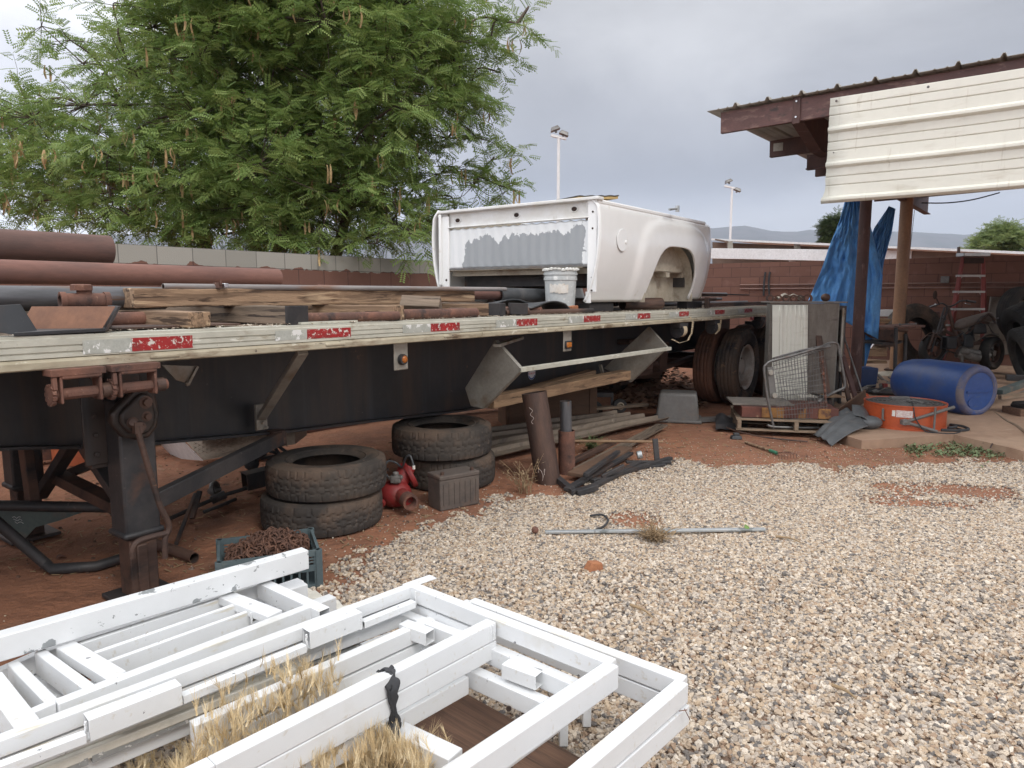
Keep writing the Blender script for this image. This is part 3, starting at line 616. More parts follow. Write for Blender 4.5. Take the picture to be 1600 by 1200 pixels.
        ob('seed_pods', pm, M_['pod'], t, ang=0)
    return t
def leafmat(name, a, b, c):
    m, nt, bs = node_mat(name); N = nt.nodes.new; L = nt.links.new; at = N('ShaderNodeAttribute'); at.attribute_name = 'lv'; rp = N('ShaderNodeValToRGB'); L(at.outputs['Fac'], rp.inputs[0])
    rp.color_ramp.elements[0].color = (*a, 1); rp.color_ramp.elements[1].color = (*c, 1); e = rp.color_ramp.elements.new(.5); e.color = (*b, 1)
    L(rp.outputs[0], bs.inputs['Base Color']); bs.inputs['Roughness'].default_value = .55; bs.inputs['Specular IOR Level'].default_value = .3
    tr = N('ShaderNodeBsdfTranslucent'); L(rp.outputs[0], tr.inputs[0]); ms = N('ShaderNodeMixShader'); ms.inputs[0].default_value = .38; o = [x for x in nt.nodes if x.type == 'OUTPUT_MATERIAL'][0]
    L(bs.outputs[0], ms.inputs[1]); L(tr.outputs[0], ms.inputs[2]); L(ms.outputs[0], o.inputs[0]); return m
M_['leaf'] = leafmat('tree_leaf', (.14, .225, .06), (.21, .30, .085), (.31, .39, .13)); M_['leaf2'] = leafmat('pale_leaf', (.16, .22, .08), (.21, .27, .10), (.26, .32, .13)); M_['leaf3'] = leafmat('conifer_leaf', (.05, .08, .03), (.07, .10, .035), (.09, .12, .04))
M_['pod'] = mat('dry_seed_pod', (.46, .33, .16), (.30, .20, .10), 9, .8, 0, 0)
cl = []
rc = np.random.default_rng(11)
# survey of the crown: clump centres as seen, spread in depth round the trunk (12 m out)
spots = [(430, 368, 42), (500, 372, 38), (560, 370, 34), (625, 368, 34), (350, 370, 38), (280, 370, 34), (215, 362, 34), (400, 385, 30), (600, 385, 28), (470, 388, 28), (68, 48, 22), (100, 66, 24), (-30, 200, 60), (-20, 290, 60), (50, 140, 30), (120, 95, 36), (150, 160, 60), (40, 190, 60), (20, 260, 60), (90, 240, 70), (60, 325, 50), (10, 330, 40), (130, 325, 40), (110, 300, 60), (200, 110, 70), (240, 45, 62), (200, 210, 80), (210, 290, 70), (230, 335, 45), (290, 345, 45), (300, 90, 90), (330, 20, 90), (310, 180, 90), (300, 260, 90), (330, 330, 80), (400, 350, 50), (410, 60, 95), (440, -20, 95), (420, 160, 100), (400, 250, 90), (430, 310, 85), (480, 350, 50), (520, 50, 95), (560, -20, 90), (520, 140, 90), (500, 230, 90), (520, 310, 85), (550, 352, 42), (600, 90, 85), (620, 20, 75), (660, 70, 70), (600, 170, 75), (590, 250, 70), (600, 330, 70), (620, 350, 36), (690, 120, 60), (700, 50, 55), (740, 35, 38), (780, 28, 28), (810, 35, 18), (660, 150, 60), (720, 150, 35), (745, 85, 40), (770, 60, 30), (735, 190, 28), (340, -70, 100), (470, -110, 110), (290, -50, 70), (600, -80, 90), (205, 10, 40), (640, 210, 50), (760, 110, 18), (165, 250, 55)]
sparse = [(700, 215, 40), (745, 215, 25), (690, 270, 45), (740, 290, 40), (780, 290, 22), (660, 310, 50), (710, 330, 40), (770, 250, 22), (650, 250, 50), (680, 350, 30), (755, 165, 26), (795, 296, 10)]
for i, (x, y, r_) in enumerate(spots):
    cx = abs(x - 400) / 420
    for q in (0, 1, 2) if r_ > 84 else (0, 1) if r_ > 45 else (0,):
        Y = 12.3 + [(-1.0), .6, -.2][q] * (1 - min(1, cx) ** 2) ** .5 * 2.0 + rc.normal() * .3
        Y = max(Y, 9.6); cl.append((D(x + rc.normal() * 14, y + rc.normal() * 10, Y), r_ / 1109 * 12 * 1.05 * (.86 if x < 270 and y < 200 else 1), x < 270 and y < 200))
for (x, y, r_) in sparse: cl.append((D(x, y, 11.6 + rc.normal() * .3), r_ / 1109 * 12, True))
make_tree('pod_tree', 'large green tree with feathery leaves and tan seed pods behind the left block wall', (D(430, 500, 12.3).x, 12.3, 0), 7.2, cl, M_['leaf'], 66, 3, leaflet=.048, twl=.46, droop=.20)
# small trees on the skyline
def small_tree(name, label, x, y, Y, hpx, wpx, m, seed, n, leaf, kind):
    c = D(x, y, Y); sc_ = Y / 1109; cl_ = []; rg = np.random.default_rng(seed)
    for i in range(n):
        t_ = rg.random(); wd = wpx * sc_ * ((1 - t_) * .9 + .1 if kind == 'cone' else math.sin(min(1, t_ * .9 + .15) * 3.0) * .9 + .1)
        a = rg.random() * 6.28; q = wd * rg.random() ** .6; cl_.append((Vector((c.x + math.cos(a) * q, c.y + math.sin(a) * q, c.z - hpx * sc_ * (1 - t_))), wpx * sc_ * .36, False))
    make_tree(name, label, (c.x, c.y, 0), c.z, cl_, m, 26 / (sc_ * wpx * .36) ** 2, seed, False, .12, leaf, .5, droop=.2)
small_tree('conifer', 'small dark pointed evergreen beyond the shed roof, left of the blue tarp', 1303, 345, 45, 34, 13, M_['leaf3'], 5, 18, .09, 'cone')
small_tree('leafy_tree', 'pale green bushy tree beyond the long roof at the right edge', 1572, 360, 42, 46, 46, M_['leaf2'], 6, 34, .08, 'round')

# ================================================================ LIGHT POLES beyond the walls
def light_pole(label, x, ytop, Y, flood):
    c = D(x, ytop, Y); t = thing('floodlight_pole', label, 'light pole', (c.x, c.y, 0), 'white floodlight poles beyond the end wall')
    mb = MB().tube((c.x, c.y, 0), (c.x, c.y, c.z), .075, 12, .06); ob('pole', mb, M_['white'], t)
    a = D(x - 12, ytop - 1.5, Y); b = D(x + 12, ytop + 4, Y); k = (b - a).length
    ob('crossarm', MB().bar(c + (a - c), c + (b - c), .12, .09), M_['white'], t)
    for s_, e in zip((-.25, .35), flood):
        mbb = MB().box((0, 0, 0), (.42, .3, .17), taper=.7); mbb.box((0, .0, -.12), (.1, .08, .12))
        ob('floodlight', mbb, M_['galv'], t, Matrix.Translation(c + (b - a) * s_ + Vector((0, 0, .17 + e))) @ Matrix.Rotation(R(20 * (1 if s_ > 0 else -1)), 4, 'Y'), bevel=.03)
light_pole('taller white floodlight pole seen above the white truck bed', 873, 213, 30, (.1, .0)); light_pole('smaller white floodlight pole right of the truck bed', 1144, 292, 40, (.1, -.25))

# ================================================================ CARPORT beyond the end wall
t = thing('carport_roof', 'long low white carport roof with brown underside beyond the end wall', 'carport', D(1200, 500, 26))
def cpl(y0, y1, Ya=24.0, Yb=16.6): return D(1112, y0, Ya), D(1640, y1, Yb)
A_, B_ = cpl(374, 397); ob('roof_edge', MB().bar(A_, B_, .10, .06), M_['white'], t)
up_ = Vector((6, 9, .35)); ob('roof_panel', MB().slab([A_ + Vector((0, 0, .0)), B_, B_ + up_, A_ + up_], (0, 0, .02)), M_['white'], t)
A2, B2 = cpl(377, 399.5); A3, B3 = cpl(430, 470); bk = Vector((.12, .35, 0)); ob('back_panel', MB().slab([A2 + bk, B2 + bk, B3 + bk, A3 + bk], (.05, .05, 0)), M_['brownshed'], t)
a, b = D(1108, 396, 23.6), D(1425, 401, 19.3); ob('girder', MB().bar(a, b, .12, .33), M_['white'], t, bevel=.01)
a, b = D(1108, 413, 24.0), D(1400, 416, 19.8); ob('lower_rail', MB().bar(a, b, .05, .05), M_['brownshed'], t)
for x, y, Y in ((1140, 382, 23.3), (1245, 385, 21.7)): ob('bracket', MB().bar(D(x, y - 5, Y), D(x + 1, y + 7, Y), .16, .10), M_['alu2'], t)
ob('post', MB().tube(D(1238, 405, 21.9), D(1238, 470, 21.9), .10, 12), M_['white'], t)
ob('vent_pipe', MB().tube(D(1498, 401, 17.9), D(1498, 386, 17.9), .035, 8), M_['tubein'], t)
ob('end_flashing', MB().bar(D(1118, 374, 23.9), D(1136, 378, 23.2), .10, .05), M_['brownshed'], t)
for xx in (1142, 1252):
    pass
# ================================================================ HAZE
hz = MB().box((0, 1700, 300), (9000, 4200, 608)); hz.v = [(x, y, -34.0 if z < 100 else 500) for x, y, z in hz.v]
hm = bpy.data.materials.new('haze'); hm.use_nodes = True; nt__ = hm.node_tree; nt__.nodes.clear(); o__ = nt__.nodes.new('ShaderNodeOutputMaterial'); v__ = nt__.nodes.new('ShaderNodeVolumePrincipled'); v__.inputs['Color'].default_value = (.70, .80, 1.0, 1); v__.inputs['Density'].default_value = HAZE; v__.inputs['Anisotropy'].default_value = 0.0; nt__.links.new(v__.outputs[0], o__.inputs['Volume'])
HZ = tag(ob('haze', hz, hm, ang=0), 'thin pale air haze in front of the distant hills', 'haze', kind='stuff')
# ================================================================ FLATBED TRAILER (local x runs to the rear, y away from camera)
DK = 1.295
tr = thing('flatbed_trailer', 'long black flatbed trailer with a weathered aluminium edge, loaded with pipes and timbers', 'flatbed trailer', TW(4, 1.2, 0))
def T(name, mb, m, **k): return ob(name, mb, m, tr, TF, **k)
U0, U1 = -3.4, 9.9
prof = [(.11, 1.204), (.010, 1.204), (-.000, 1.208), (0, 1.222), (.006, 1.224), (.006, 1.229), (0, 1.231), (0, 1.247), (.006, 1.249), (.006, 1.254), (0, 1.256), (0, 1.281), (.007, 1.284), (.007, 1.295), (.11, 1.295)]
mb = MB(); nseg = 60
for i in range(nseg + 1):
    u = U0 + (U1 - U0) * i / nseg
    mb.v += [(u, v + .0012 * noise.noise(Vector((u * 2, z * 30, 0))), z) for v, z in prof]
np_ = len(prof)
for i in range(nseg):
    for j in range(np_ - 1): mb.f.append((i * np_ + j, (i + 1) * np_ + j, (i + 1) * np_ + j + 1, i * np_ + j + 1))
mb.f += [tuple(range(np_)), tuple(nseg * np_ + j for j in range(np_))]
sr = T('side_rail', mb, M_['alu'], ang=25)
prof = [(.11, 1.163), (-.004, 1.163), (-.010, 1.168), (-.010, 1.192), (.004, 1.204), (.11, 1.204)]; mb = MB(); np_ = len(prof)
for i in range(nseg + 1):
    u = U0 + (U1 - U0) * i / nseg; mb.v += [(u, v + .002 * noise.noise(Vector((u * 2, z * 30, 7))), z) for v, z in prof]
for i in range(nseg):
    for j in range(np_ - 1): mb.f.append((i * np_ + j, (i + 1) * np_ + j, (i + 1) * np_ + j + 1, i * np_ + j + 1))
ob('lower_lip', mb, M_['aludirty'], sr, TF, ang=25)
for k in range(14):   # stake pocket lips under the rail
    ob('stake_pocket_lip', MB().box((-2.2 + k * .93, -.012, 1.186), (.13, .012, .014)), M_['aludirty'], sr, TF, bevel=.004)
mb = MB().box(((U0 + U1) / 2, 2.47, 1.23), (U1 - U0, .08, .13)); T('side_rail', mb, M_['alu'], label='far side rail hidden by the load')
mb = MB()
for k in range(12): mb.box(((U0 + U1) / 2, .115 + .095 + k * .193, 1.272), (U1 - U0, .186, .04))
T('deck', mb, M_['woodgrey'])
mb = MB()
for k in range(22): mb.box((U0 + .3 + k * .6, 1.25, 1.21), (.06, 2.3, .075))
T('crossmembers', mb, M_['alu2'])
# main beams with a deepening web
zb = [(-3.4, .96), (-1.5, .90), (0.0, .765), (.25, .74), (.7, .668), (1.2, .63), (1.76, .585), (2.4, .555), (3.37, .50), (4.2, .475), (5.6, .475), (6.5, .60), (7.2, .72), (9.9, .74)]
for v, lab in ((.82, 'near main beam'), (1.70, 'far main beam')):
    mb = MB(); n = 60
    for i in range(n + 1):
        u = U0 + .2 + (U1 - U0 - .3) * i / n; z = float(np.interp(u, [a for a, b in zb], [b for a, b in zb]))
        for (vv, zz_) in ((v - .07, z - .014), (v - .07, z), (v - .006, z), (v - .006, 1.15), (v - .07, 1.15), (v - .07, 1.168), (v + .07, 1.168), (v + .07, 1.15), (v + .006, 1.15), (v + .006, z), (v + .07, z), (v + .07, z - .014)): mb.v.append((u, vv, zz_))
    for i in range(n):
        for j in range(12): mb.f.append((i * 12 + j, (i + 1) * 12 + j, (i + 1) * 12 + (j + 1) % 12, i * 12 + (j + 1) % 12))
    T('main_beam', mb, M_['black'], ang=20)
# reflective strips
tp = [(.459, .725, 1.214, 1.270), (1.347, 1.637, 1.222, 1.272), (2.277, 2.55, 1.222, 1.272), (3.178, 3.44, 1.224, 1.275), (4.117, 4.39, 1.225, 1.277), (5.089, 5.36, 1.226, 1.277), (6.037, 6.287, 1.226, 1.277), (7.044, 7.35, 1.226, 1.278), (8.05, 8.35, 1.226, 1.278), (-.5, -.22, 1.214, 1.27), (-1.45, -1.17, 1.214, 1.27)]
for k, (a, b, c, d) in enumerate(tp):
    T('reflective_strip', MB().box(((a + b) / 2, -.0016, (c + d) / 2), (b - a, .0016, d - c)), M_['red'], ang=0)
    w_ = .19 if k in (0, 1) else .24
    T('reflective_strip', MB().box((a - w_ / 2 - .001, -.0012, (c + d) / 2), (w_, .0014, d - c)), M_['silvertape'], label='worn silver half of the reflective strip', ang=0)
# diagonal aluminium brace
mb = MB(); p1 = TV(473, 550, .1); p2 = TV(407, 655, .74); mb.bar(p1, p2, .06, .028); mb.box((p2.x - .0, .735, p2.z + .015), (.075, .022, .16)); mb.tube((p2.x, .72, p2.z - .02), (p2.x, .70, p2.z - .02), .012, 8); mb.tube((p2.x + .02, .72, p2.z - .05), (p2.x + .02, .70, p2.z - .05), .010, 8)
T('diagonal_brace', mb, M_['alu2'], bevel=.003)
# side marker lights
for (x, y, sq) in ((627, 557, 0), (887, 537, 1)):
    c = TV(x, y, .05); mb = MB().box((c.x, .055, 1.09 if not sq else 1.085), (.115 if not sq else .12, .012, .19))
    bk = T('marker_bracket', mb, M_['alu2'], bevel=.015)
    if not sq:
        mb = MB().lathe([(0, 0), (.034, 0), (.034, .018), (.030, .026), (0, .026)], 20, Matrix.Translation((c.x, .049, 1.06)) @ Matrix.Rotation(R(90), 4, 'X')); hs_ = ob('light_housing', mb, M_['black'], bk, TF)
        mb = MB().sph((c.x + .004, .028, 1.062), (.024, .016, .024)); ob('lens', mb, M_['amber'], bk, TF)
    else:
        ob('light_housing', MB().box((c.x, .040, 1.045), (.1, .018, .065)), M_['black'], bk, TF, bevel=.01)
        ob('lens', MB().box((c.x - .01, .030, 1.045), (.07, .02, .045)), M_['amber'], bk, TF, bevel=.012)
# small hanging data plate
mb = MB(); p = [TV(x, y, .42) for x, y in ((253, 570), (307, 572), (293, 599), (275, 594))]; mb.slab(p, (0, .012, 0)); mb.bar(p[1] + Vector((0, -.01, .0)), p[2] + Vector((0, -.01, 0)), .014, .014); mb.sph(tuple(p[2]), .016, 8)
T('plate_holder', mb, M_['alu2'], bevel=.002)
# quality seal on the near beam web
sc_c = TV(838, 584, .755); sM = TF @ Matrix.Translation((sc_c.x, .809, sc_c.z)) @ Matrix.Rotation(R(90), 4, 'X')
rr = .062
seal = ob('sticker', MB().lathe([(0, .0), (rr, .0), (rr, .001), (0, .001)], 36), M_['sticker_white'], tr, sM, ang=0, label='round red, white and blue quality seal on the beam')
ob('ring', MB().lathe([(rr * .72, .0011), (rr * .96, .0011), (rr * .96, .0016), (rr * .72, .0016)], 36, closed=True), M_['sticker_blue'], seal, sM, ang=0)
ob('band', MB().box((0, 0, .0018), (rr * 1.75, rr * .62, .0014)), M_['sticker_white'], seal, sM, ang=0)
text('QUALITY', rr * .44, M_['sticker_red'], seal, sM @ Matrix.Translation((0, 0, .0028)))
text('FULL', rr * .30, M_['sticker_blue'], seal, sM @ Matrix.Translation((0, rr * .52, .0022)), name='upper_lettering')
# ---- landing legs
def leg(v, near):
    lg_ = MB(); c = .575
    lg_.box((c, v, .64), (.165, .15, .66)); lg_.box((c, v, .335), (.19, .175, .03)); lg_.box((c - .005, v + .03, 1.03), (.13, .10, .24))
    L1 = T('landing_leg', lg_, M_['blackrust'], bevel=.012)
    m = MB().box((c, v, .17), (.128, .118, .34)); m.box((c - .01, v - .065, .16), (.05, .012, .24)); ob('inner_leg', m, M_['rustdark'], L1, TF, bevel=.006)
    m = MB().box((c, v, .02), (.26, .24, .02)); ob('foot', m, M_['blackrust'], L1, TF, bevel=.004)
    m = MB().box((c - .13, v + .06, .90), (.10, .014, .46)); 
    for k in range(5): m.tube((c - .13, v + .053, .72 + k * .09), (c - .13, v + .04, .72 + k * .09), .014, 6)
    m.box((c - .06, v + .09, .86), (.18, .05, .42)); ob('mounting_plate', m, M_['black'], L1, TF, bevel=.004)
    return L1
L1 = leg(.33, True); L2 = leg(1.72, False)
# gearbox: rounded triangular casting, tilted
gc = TV(207, 650, .24); pts_ = []
for (a, b, r_) in ((.035, .085, .045), (.05, -.055, .06), (-.055, -.015, .06)):
    pass
tri = [(.06, .13), (.085, .10), (.10, .0), (.085, -.06), (.05, -.10), (.0, -.105), (-.06, -.08), (-.10, -.02), (-.10, .03), (-.07, .06), (.0, .12), (.03, .135)]
m = MB(); Mg = Matrix.Translation((gc.x, .25, gc.z)) @ Matrix.Rotation(R(90), 4, 'X')
m.prism([(a * 1.08, b * 1.05) for a, b in tri], .05, Mg); m.prism([(a * .80, b * .80) for a, b in tri], .072, Mg)
gb = ob('gearbox', m, M_['gear'], L1, TF, bevel=.014, seg=3)
for (a, b, r_) in ((.035, .065, .03), (.035, .0, .024), (-.03, -.02, .026), (.01, -.045, .02)):
    m = MB().lathe([(0, .09), (r_ * .55, .09), (r_ * .6, .08), (r_ * .6, .074), (r_, .074), (r_, .066)], 12, Mg @ Matrix.Translation((a, b, 0))); ob('shaft_boss', m, M_['rustdark'], gb, TF)
cp = [TV(x, y, .14) for x, y in ((214, 666), (220, 690), (236, 745), (250, 790), (261, 812), (264, 826), (258, 842), (258, 872))]
m = MB().path(cp, .0135, 10, smooth=4); m.tube(TV(208, 660, .14), TV(208, 660, .22), .016, 10); m.box(tuple(TV(215, 668, .145)), (.035, .03, .05))
hp = [TV(x, y, .14) for x, y in ((262, 833), (240, 838), (216, 846), (207, 858), (207, 872))]; m.path(hp, .014, 10, smooth=4)
ob('crank_handle', m, M_['rustdark'], L1, TF)
# braces between and behind legs
def br(a, b, va=.575, w_=.05, h_=.05, mm='blackrust', pl='u'):
    f = TU if pl == 'u' else TV
    p1, p2 = f(*a, va), f(*b, va); T('brace', MB().bar(p1, p2, w_, h_), M_[mm], bevel=.003)
br((116, 690), (62, 775), .62, .07, .05); br((132, 697), (182, 772), .55, .055, .05); br((92, 745), (186, 792), .66, .085, .06, 'rustdark'); br((94, 745), (168, 716), .75, .04, .05)
T('brace', MB().bar(TV(243, 782, .34), TV(438, 684, .72), .05, .085), M_['blackrust'], bevel=.004, label='long channel brace running from the landing leg back to the beam')
m = MB().box(tuple(TV(432, 684, .75)), (.09, .09, .10)); m.tube(TV(432, 686, .68), TV(432, 686, .82), .02, 10); T('brace_bracket', m, M_['rustdark'], bevel=.01)
T('inner_brace', MB().bar(TV(40, 700, 1.45), TV(52, 790, 1.45), .05, .09), M_['rustdark'], bevel=.004)
# ---- front winches, rusty
for k, (u0, tl) in enumerate(((.14, 0), (.36, 1))):
    W_ = MB(); W_.box((u0 + .085, -.02, 1.152), (.20, .085, .028)); wn = T('winch', W_, M_['rust'], bevel=.003)
    m = MB()
    for du in (.022, .165): m.box((u0 + du, -.02, 1.09), (.012, .075, .12))
    m.box((u0 + .095, -.055, 1.14), (.15, .012, .03)); ob('winch_frame', m, M_['rust'], wn, TF, bevel=.006)
    m = MB().tube((u0 - .005, -.02, 1.065), (u0 + .225, -.02, 1.065), .023, 16); m.box((u0 + .1, -.044, 1.06), (.11, .004, .008)); ob('drum', m, M_['rust'], wn, TF)
    m = MB().tube((u0 + .175, -.02, 1.065), (u0 + .212, -.02, 1.065), .030, 16); 
    for a in (0, 1, 2): m.tube((u0 + .194, -.02, 1.065), Vector((u0 + .194, -.02, 1.065)) + Vector((0, -math.cos(a * 1.9 + .3), math.sin(a * 1.9 + .3))) * .0305, .008, 8)
    ob('bar_socket', m, M_['rustdark'], wn, TF)
    m = MB()
    for q in range(11): a = q * 2 * math.pi / 11; m.box((0, .036, 0), (.014, .014, .014), Matrix.Translation((u0 - .006, -.02, 1.065)) @ Matrix.Rotation(a, 4, 'X'))
    m.tube((u0 - .013, -.02, 1.065), (u0 + .001, -.02, 1.065), .036, 22); ob('ratchet_gear', m, M_['rust'], wn, TF)
    ob('pawl', MB().bar((u0 + .0, -.045, 1.135), (u0 - .002, -.052, 1.085), .016, .022), M_['rust'], wn, TF, bevel=.003)
# ---- rear strap winches
for k, (x, y) in enumerate(((1058, 518), (1112, 511), (1184, 507))):
    c = TV(x, y, .06); zc = 1.075; wn = T('strap_winch', MB().box((c.x + .05, .06, 1.13), (.2, .12, .05)), M_['blackrust'], bevel=.005)
    ob('strap_roll', MB().lathe([(0, -.05), (.072, -.05), (.075, -.04), (.075, .04), (.072, .05), (0, .05)], 24, Matrix.Translation((c.x + .06, .06, zc)) @ Matrix.Rotation(R(90), 4, 'Y')), M_['strap'] if k < 2 else M_['rustdark'], wn, TF)
    m = MB().lathe([(.0, -.006), (.078, -.006), (.082, 0), (.078, .006), (0, .006)], 20, Matrix.Translation((c.x - .005, .06, zc)) @ Matrix.Rotation(R(90), 4, 'Y'))
    for q in range(10): a = q * .628; m.box((0, .05, 0), (.03, .010, .014), Matrix.Translation((c.x - .012, .06, zc)) @ Matrix.Rotation(a, 4, 'X'))
    ob('ratchet_wheel', m, M_['blackrust'], wn, TF)
    if k < 2:
        pp = [(1078, 495), (1083, 505), (1081, 520), (1075, 532), (1062, 536), (1050, 530)] if k == 0 else [(1127, 494), (1126, 506), (1124, 516), (1118, 522)]
        P3 = [TV(a, b, .0 - .01 * i) for i, (a, b) in enumerate(pp)]; m = MB(); sp = []
        for i in range(len(P3) - 1):
            for q in range(4): sp.append(P3[i].lerp(P3[i + 1], q / 4))
        sp.append(P3[-1])
        for i in range(len(sp) - 1):
            wv = Vector((.024, .0, 0)); m.add([tuple(sp[i] - wv), tuple(sp[i] + wv), tuple(sp[i + 1] + wv), tuple(sp[i + 1] - wv)], [(0, 1, 2, 3)])
        o = ob('strap_tail', m, M_['strap'], wn, TF, ang=60); s_ = o.modifiers.new('s', 'SOLIDIFY'); s_.thickness = .003
# red dangling reflector at the rear
T('rear_reflector', MB().box((8.35, -.004, 1.15), (.12, .012, .05)), M_['red'])
# ---- dunnage rack: two bent side plates, long front rail
for uu, pz in ((3.16, [(773, 532), (814, 578), (755, 638), (736, 634), (727, 606)]), (5.72, [(1013, 511), (1042, 543), (985, 597), (944, 575)])):
    P3 = [TU(x, y, uu) for x, y in pz]; m = MB(); m.slab(P3, (.006, 0, 0)); pl = T('rack_side_plate', m, M_['alu2'])
    m = MB(); 
    for i in range(len(P3)):
        a, b = P3[i], P3[(i + 1) % len(P3)]
        if i < len(P3) - 1: m.bar(a + Vector((.02, 0, 0)), b + Vector((.02, 0, 0)), .04, .006)
    ob('plate_flange', m, M_['alu2'], pl, TF)
a = TU(818, 576, 3.17); b = TU(1041, 546, 5.72); b.y = a.y * .5 + b.y * .5; a.y = b.y
T('rack_rail', MB().bar((3.16, a.y, (a.z + b.z) / 2), (5.74, b.y, (a.z + b.z) / 2), .04, .035), M_['alu'], bevel=.003)
T('rack_hanger', MB().bar(TV(776, 540, .1), TV(814, 528, .35), .05, .02), M_['alu2'])
T('rack_hanger', MB().bar(TV(938, 570, .6), TV(946, 600, .6), .03, .02), M_['alu2'])
# ---- wheels
M_['tyreroad'] = mat('worn_road_tyre', (.10, .066, .048), (.05, .042, .038), 3, .85, 0, .2, 60, (1, 1, 1), lo=.4, hi=.6, over=[((.022, .021, .022), 2.6, .53, .60), ((.21, .13, .08), 12, .60, .72)], spec=.3); dusty(M_['tyreroad'], (.03, .022, .02))  # groove colour set darker than the tread
def tyre_attr(o, ro, ri, wd, seg, style):
    q = tyre_mb(ro, ri, wd, 1.0, seg, style); q0 = tyre_mb(ro, ri, wd, 0.0, seg, style)
    g = [1.0 if abs(math.hypot(a[0], a[1]) - math.hypot(b[0], b[1])) > .3 else 0.0 for a, b in zip(q.v, q0.v)]
    at = o.data.attributes.new('groove', 'FLOAT', 'POINT'); at.data.foreach_set('value', g)
    return o
def tyre_mb(ro, ri, wd, tread=0.0, seg=180, style='block', bead=.02):
    prof = []; h = wd / 2
    prof += [(ri, -h * .62), (ri + .012, -h * .74), (ri + (ro - ri) * .45, -h * 1.0), (ri + (ro - ri) * .78, -h * .95)]
    prof[2:2] = [(ri + (ro - ri) * .20, -h * .86), (ri + (ro - ri) * .22, -h * .92), (ri + (ro - ri) * .26, -h * .92), (ri + (ro - ri) * .28, -h * .90)]
    nt_ = 16
    for k in range(nt_ + 1):
        z = -h * .84 + 1.68 * h * k / nt_; prof.append((ro - .018 * (z / h) ** 4, z))
    prof += [(ri + (ro - ri) * .78, h * .95), (ri + (ro - ri) * .74, h * .985), (ri + (ro - ri) * .70, h * .985), (ri + (ro - ri) * .68, h * .965), (ri + (ro - ri) * .45, h * 1.0), (ri + (ro - ri) * .28, h * .90), (ri + (ro - ri) * .26, h * .93), (ri + (ro - ri) * .22, h * .93), (ri + (ro - ri) * .20, h * .86), (ri + .012, h * .74), (ri, h * .62), (ri + .02, h * .5), (ri + (ro - ri) * .8, h * .7), (ri + (ro - ri) * .8, -h * .7), (ri + .02, -h * .5)]
    def fn(an, j):
        if not tread or j < 8 or j > 8 + nt_: return 0
        k = j - 8
        if style == 'rib': return -tread if k in (3, 6, 10, 13) else 0
        q = int(an / (2 * math.pi) * seg)
        zg = 1 if (q // 3) % 2 == 0 else 0
        if k in (4 + zg, 8 - zg, 12 - zg): return -tread
        if (k < 4 or k > 12) and q % 5 == 0: return -tread
        if 4 <= k <= 12 and (q + (3 if k > 8 else 0)) % 6 == 0: return -tread * .7
        return 0
    return MB().lathe(prof, seg, closed=True, fn=fn)
def road_wheel(parent, u, v, mt, dish=True):
    Mw = TF @ Matrix.Translation((u, v, .508)) @ Matrix.Rotation(R(90), 4, 'X')
    wh = ob('tyre', tyre_mb(.508, .29, .265, .012, 120, 'rib'), mt, parent, Mw, ang=50)
    return wh
for (uc, lab) in ((8.30, None), (9.52, None)):
    for v, side in ((.135, 'outer'), (.455, 'inner'), (2.02, 'inner'), (2.34, 'outer')):
        rm_ = MB(); Mw = TF @ Matrix.Translation((uc, v, .508)) @ Matrix.Rotation(R(90), 4, 'X')
        s_ = 1
        rm_.lathe([(.292, -.115), (.30, -.112), (.30, -.10), (.275, -.08), (.265, .0), (.27, .08), (.30, .112), (.292, .118), (.262, .095), (.25, .02), (.24, -.01), (.20, -.035), (.13, -.04), (.12, .0), (.105, .005), (.10, .05), (.0, .055), (.0, -.06), (.2, -.06)], 40)
        wh = ob('wheel', rm_, M_['rim'], tr, Mw, ang=40, label=('rear dual wheel with a muddy red-brown tread' if (side == 'inner' and v < 1) else None))
        m = MB()
        for q in range(10): a = q * .628; m.tube((.165 * math.cos(a), .165 * math.sin(a), -.036), (.165 * math.cos(a), .165 * math.sin(a), -.002), .014, 6)
        m.lathe([(.150, -.036), (.18, -.036), (.18, -.032), (.150, -.032)], 32, closed=True); ob('nut_ring', m, M_['rustdark'], wh, Mw)
        tyre_attr(ob('tyre', tyre_mb(.508, .29, .262, .010, 120, 'rib'), M_['tyrered'] if (side == 'inner' and v < 1) else M_['tyreroad'], wh, Mw, ang=50), .508, .29, .262, 120, 'rib')
    T('axle', MB().tube((uc, .3, .508), (uc, 2.2, .508), .065, 16), M_['rustdark'])
# suspension hangers, equaliser
m = MB(); 
for v in (.78, 1.72):
    for u in (7.25, 8.9, 10.1 - .4): m.box((u, v, .68), (.2, .12, .36), taper=1.2)
    m.bar((7.25, v, .52), (8.3, v, .60), .09, .05); m.bar((8.3, v, .60), (9.6, v, .56), .09, .05)
T('suspension', m, M_['rustdark'], bevel=.006)
m = MB().box((6.75, .85, .70), (.40, .26, .42)); m.box((7.2, 1.0, .62), (.5, .3, .3)); m.box((7.0, 1.3, .45), (.3, .4, .25)); m.box((6.45, .80, .92), (.5, .3, .05)); m.tube((6.3, .75, .68), (7.1, .75, .60), .04, 10); m.box((6.7, .7, .60), (.24, .1, .06)); T('bracket_fill_boxes', m, M_['rustdark'], bevel=.01)  # air tank bracket, with dark boxes added to cover bright ground behind
m = MB(); 
for v in (.95, 1.6): m.tube((6.9, v, .52), (7.5, v, .48), .11, 16)
T('brake_chamber', m, M_['rustdark'])
T('mud_flap', MB().box((9.95 - .02, .35, .75), (.012, .55, .6)), M_['blkplastic'])
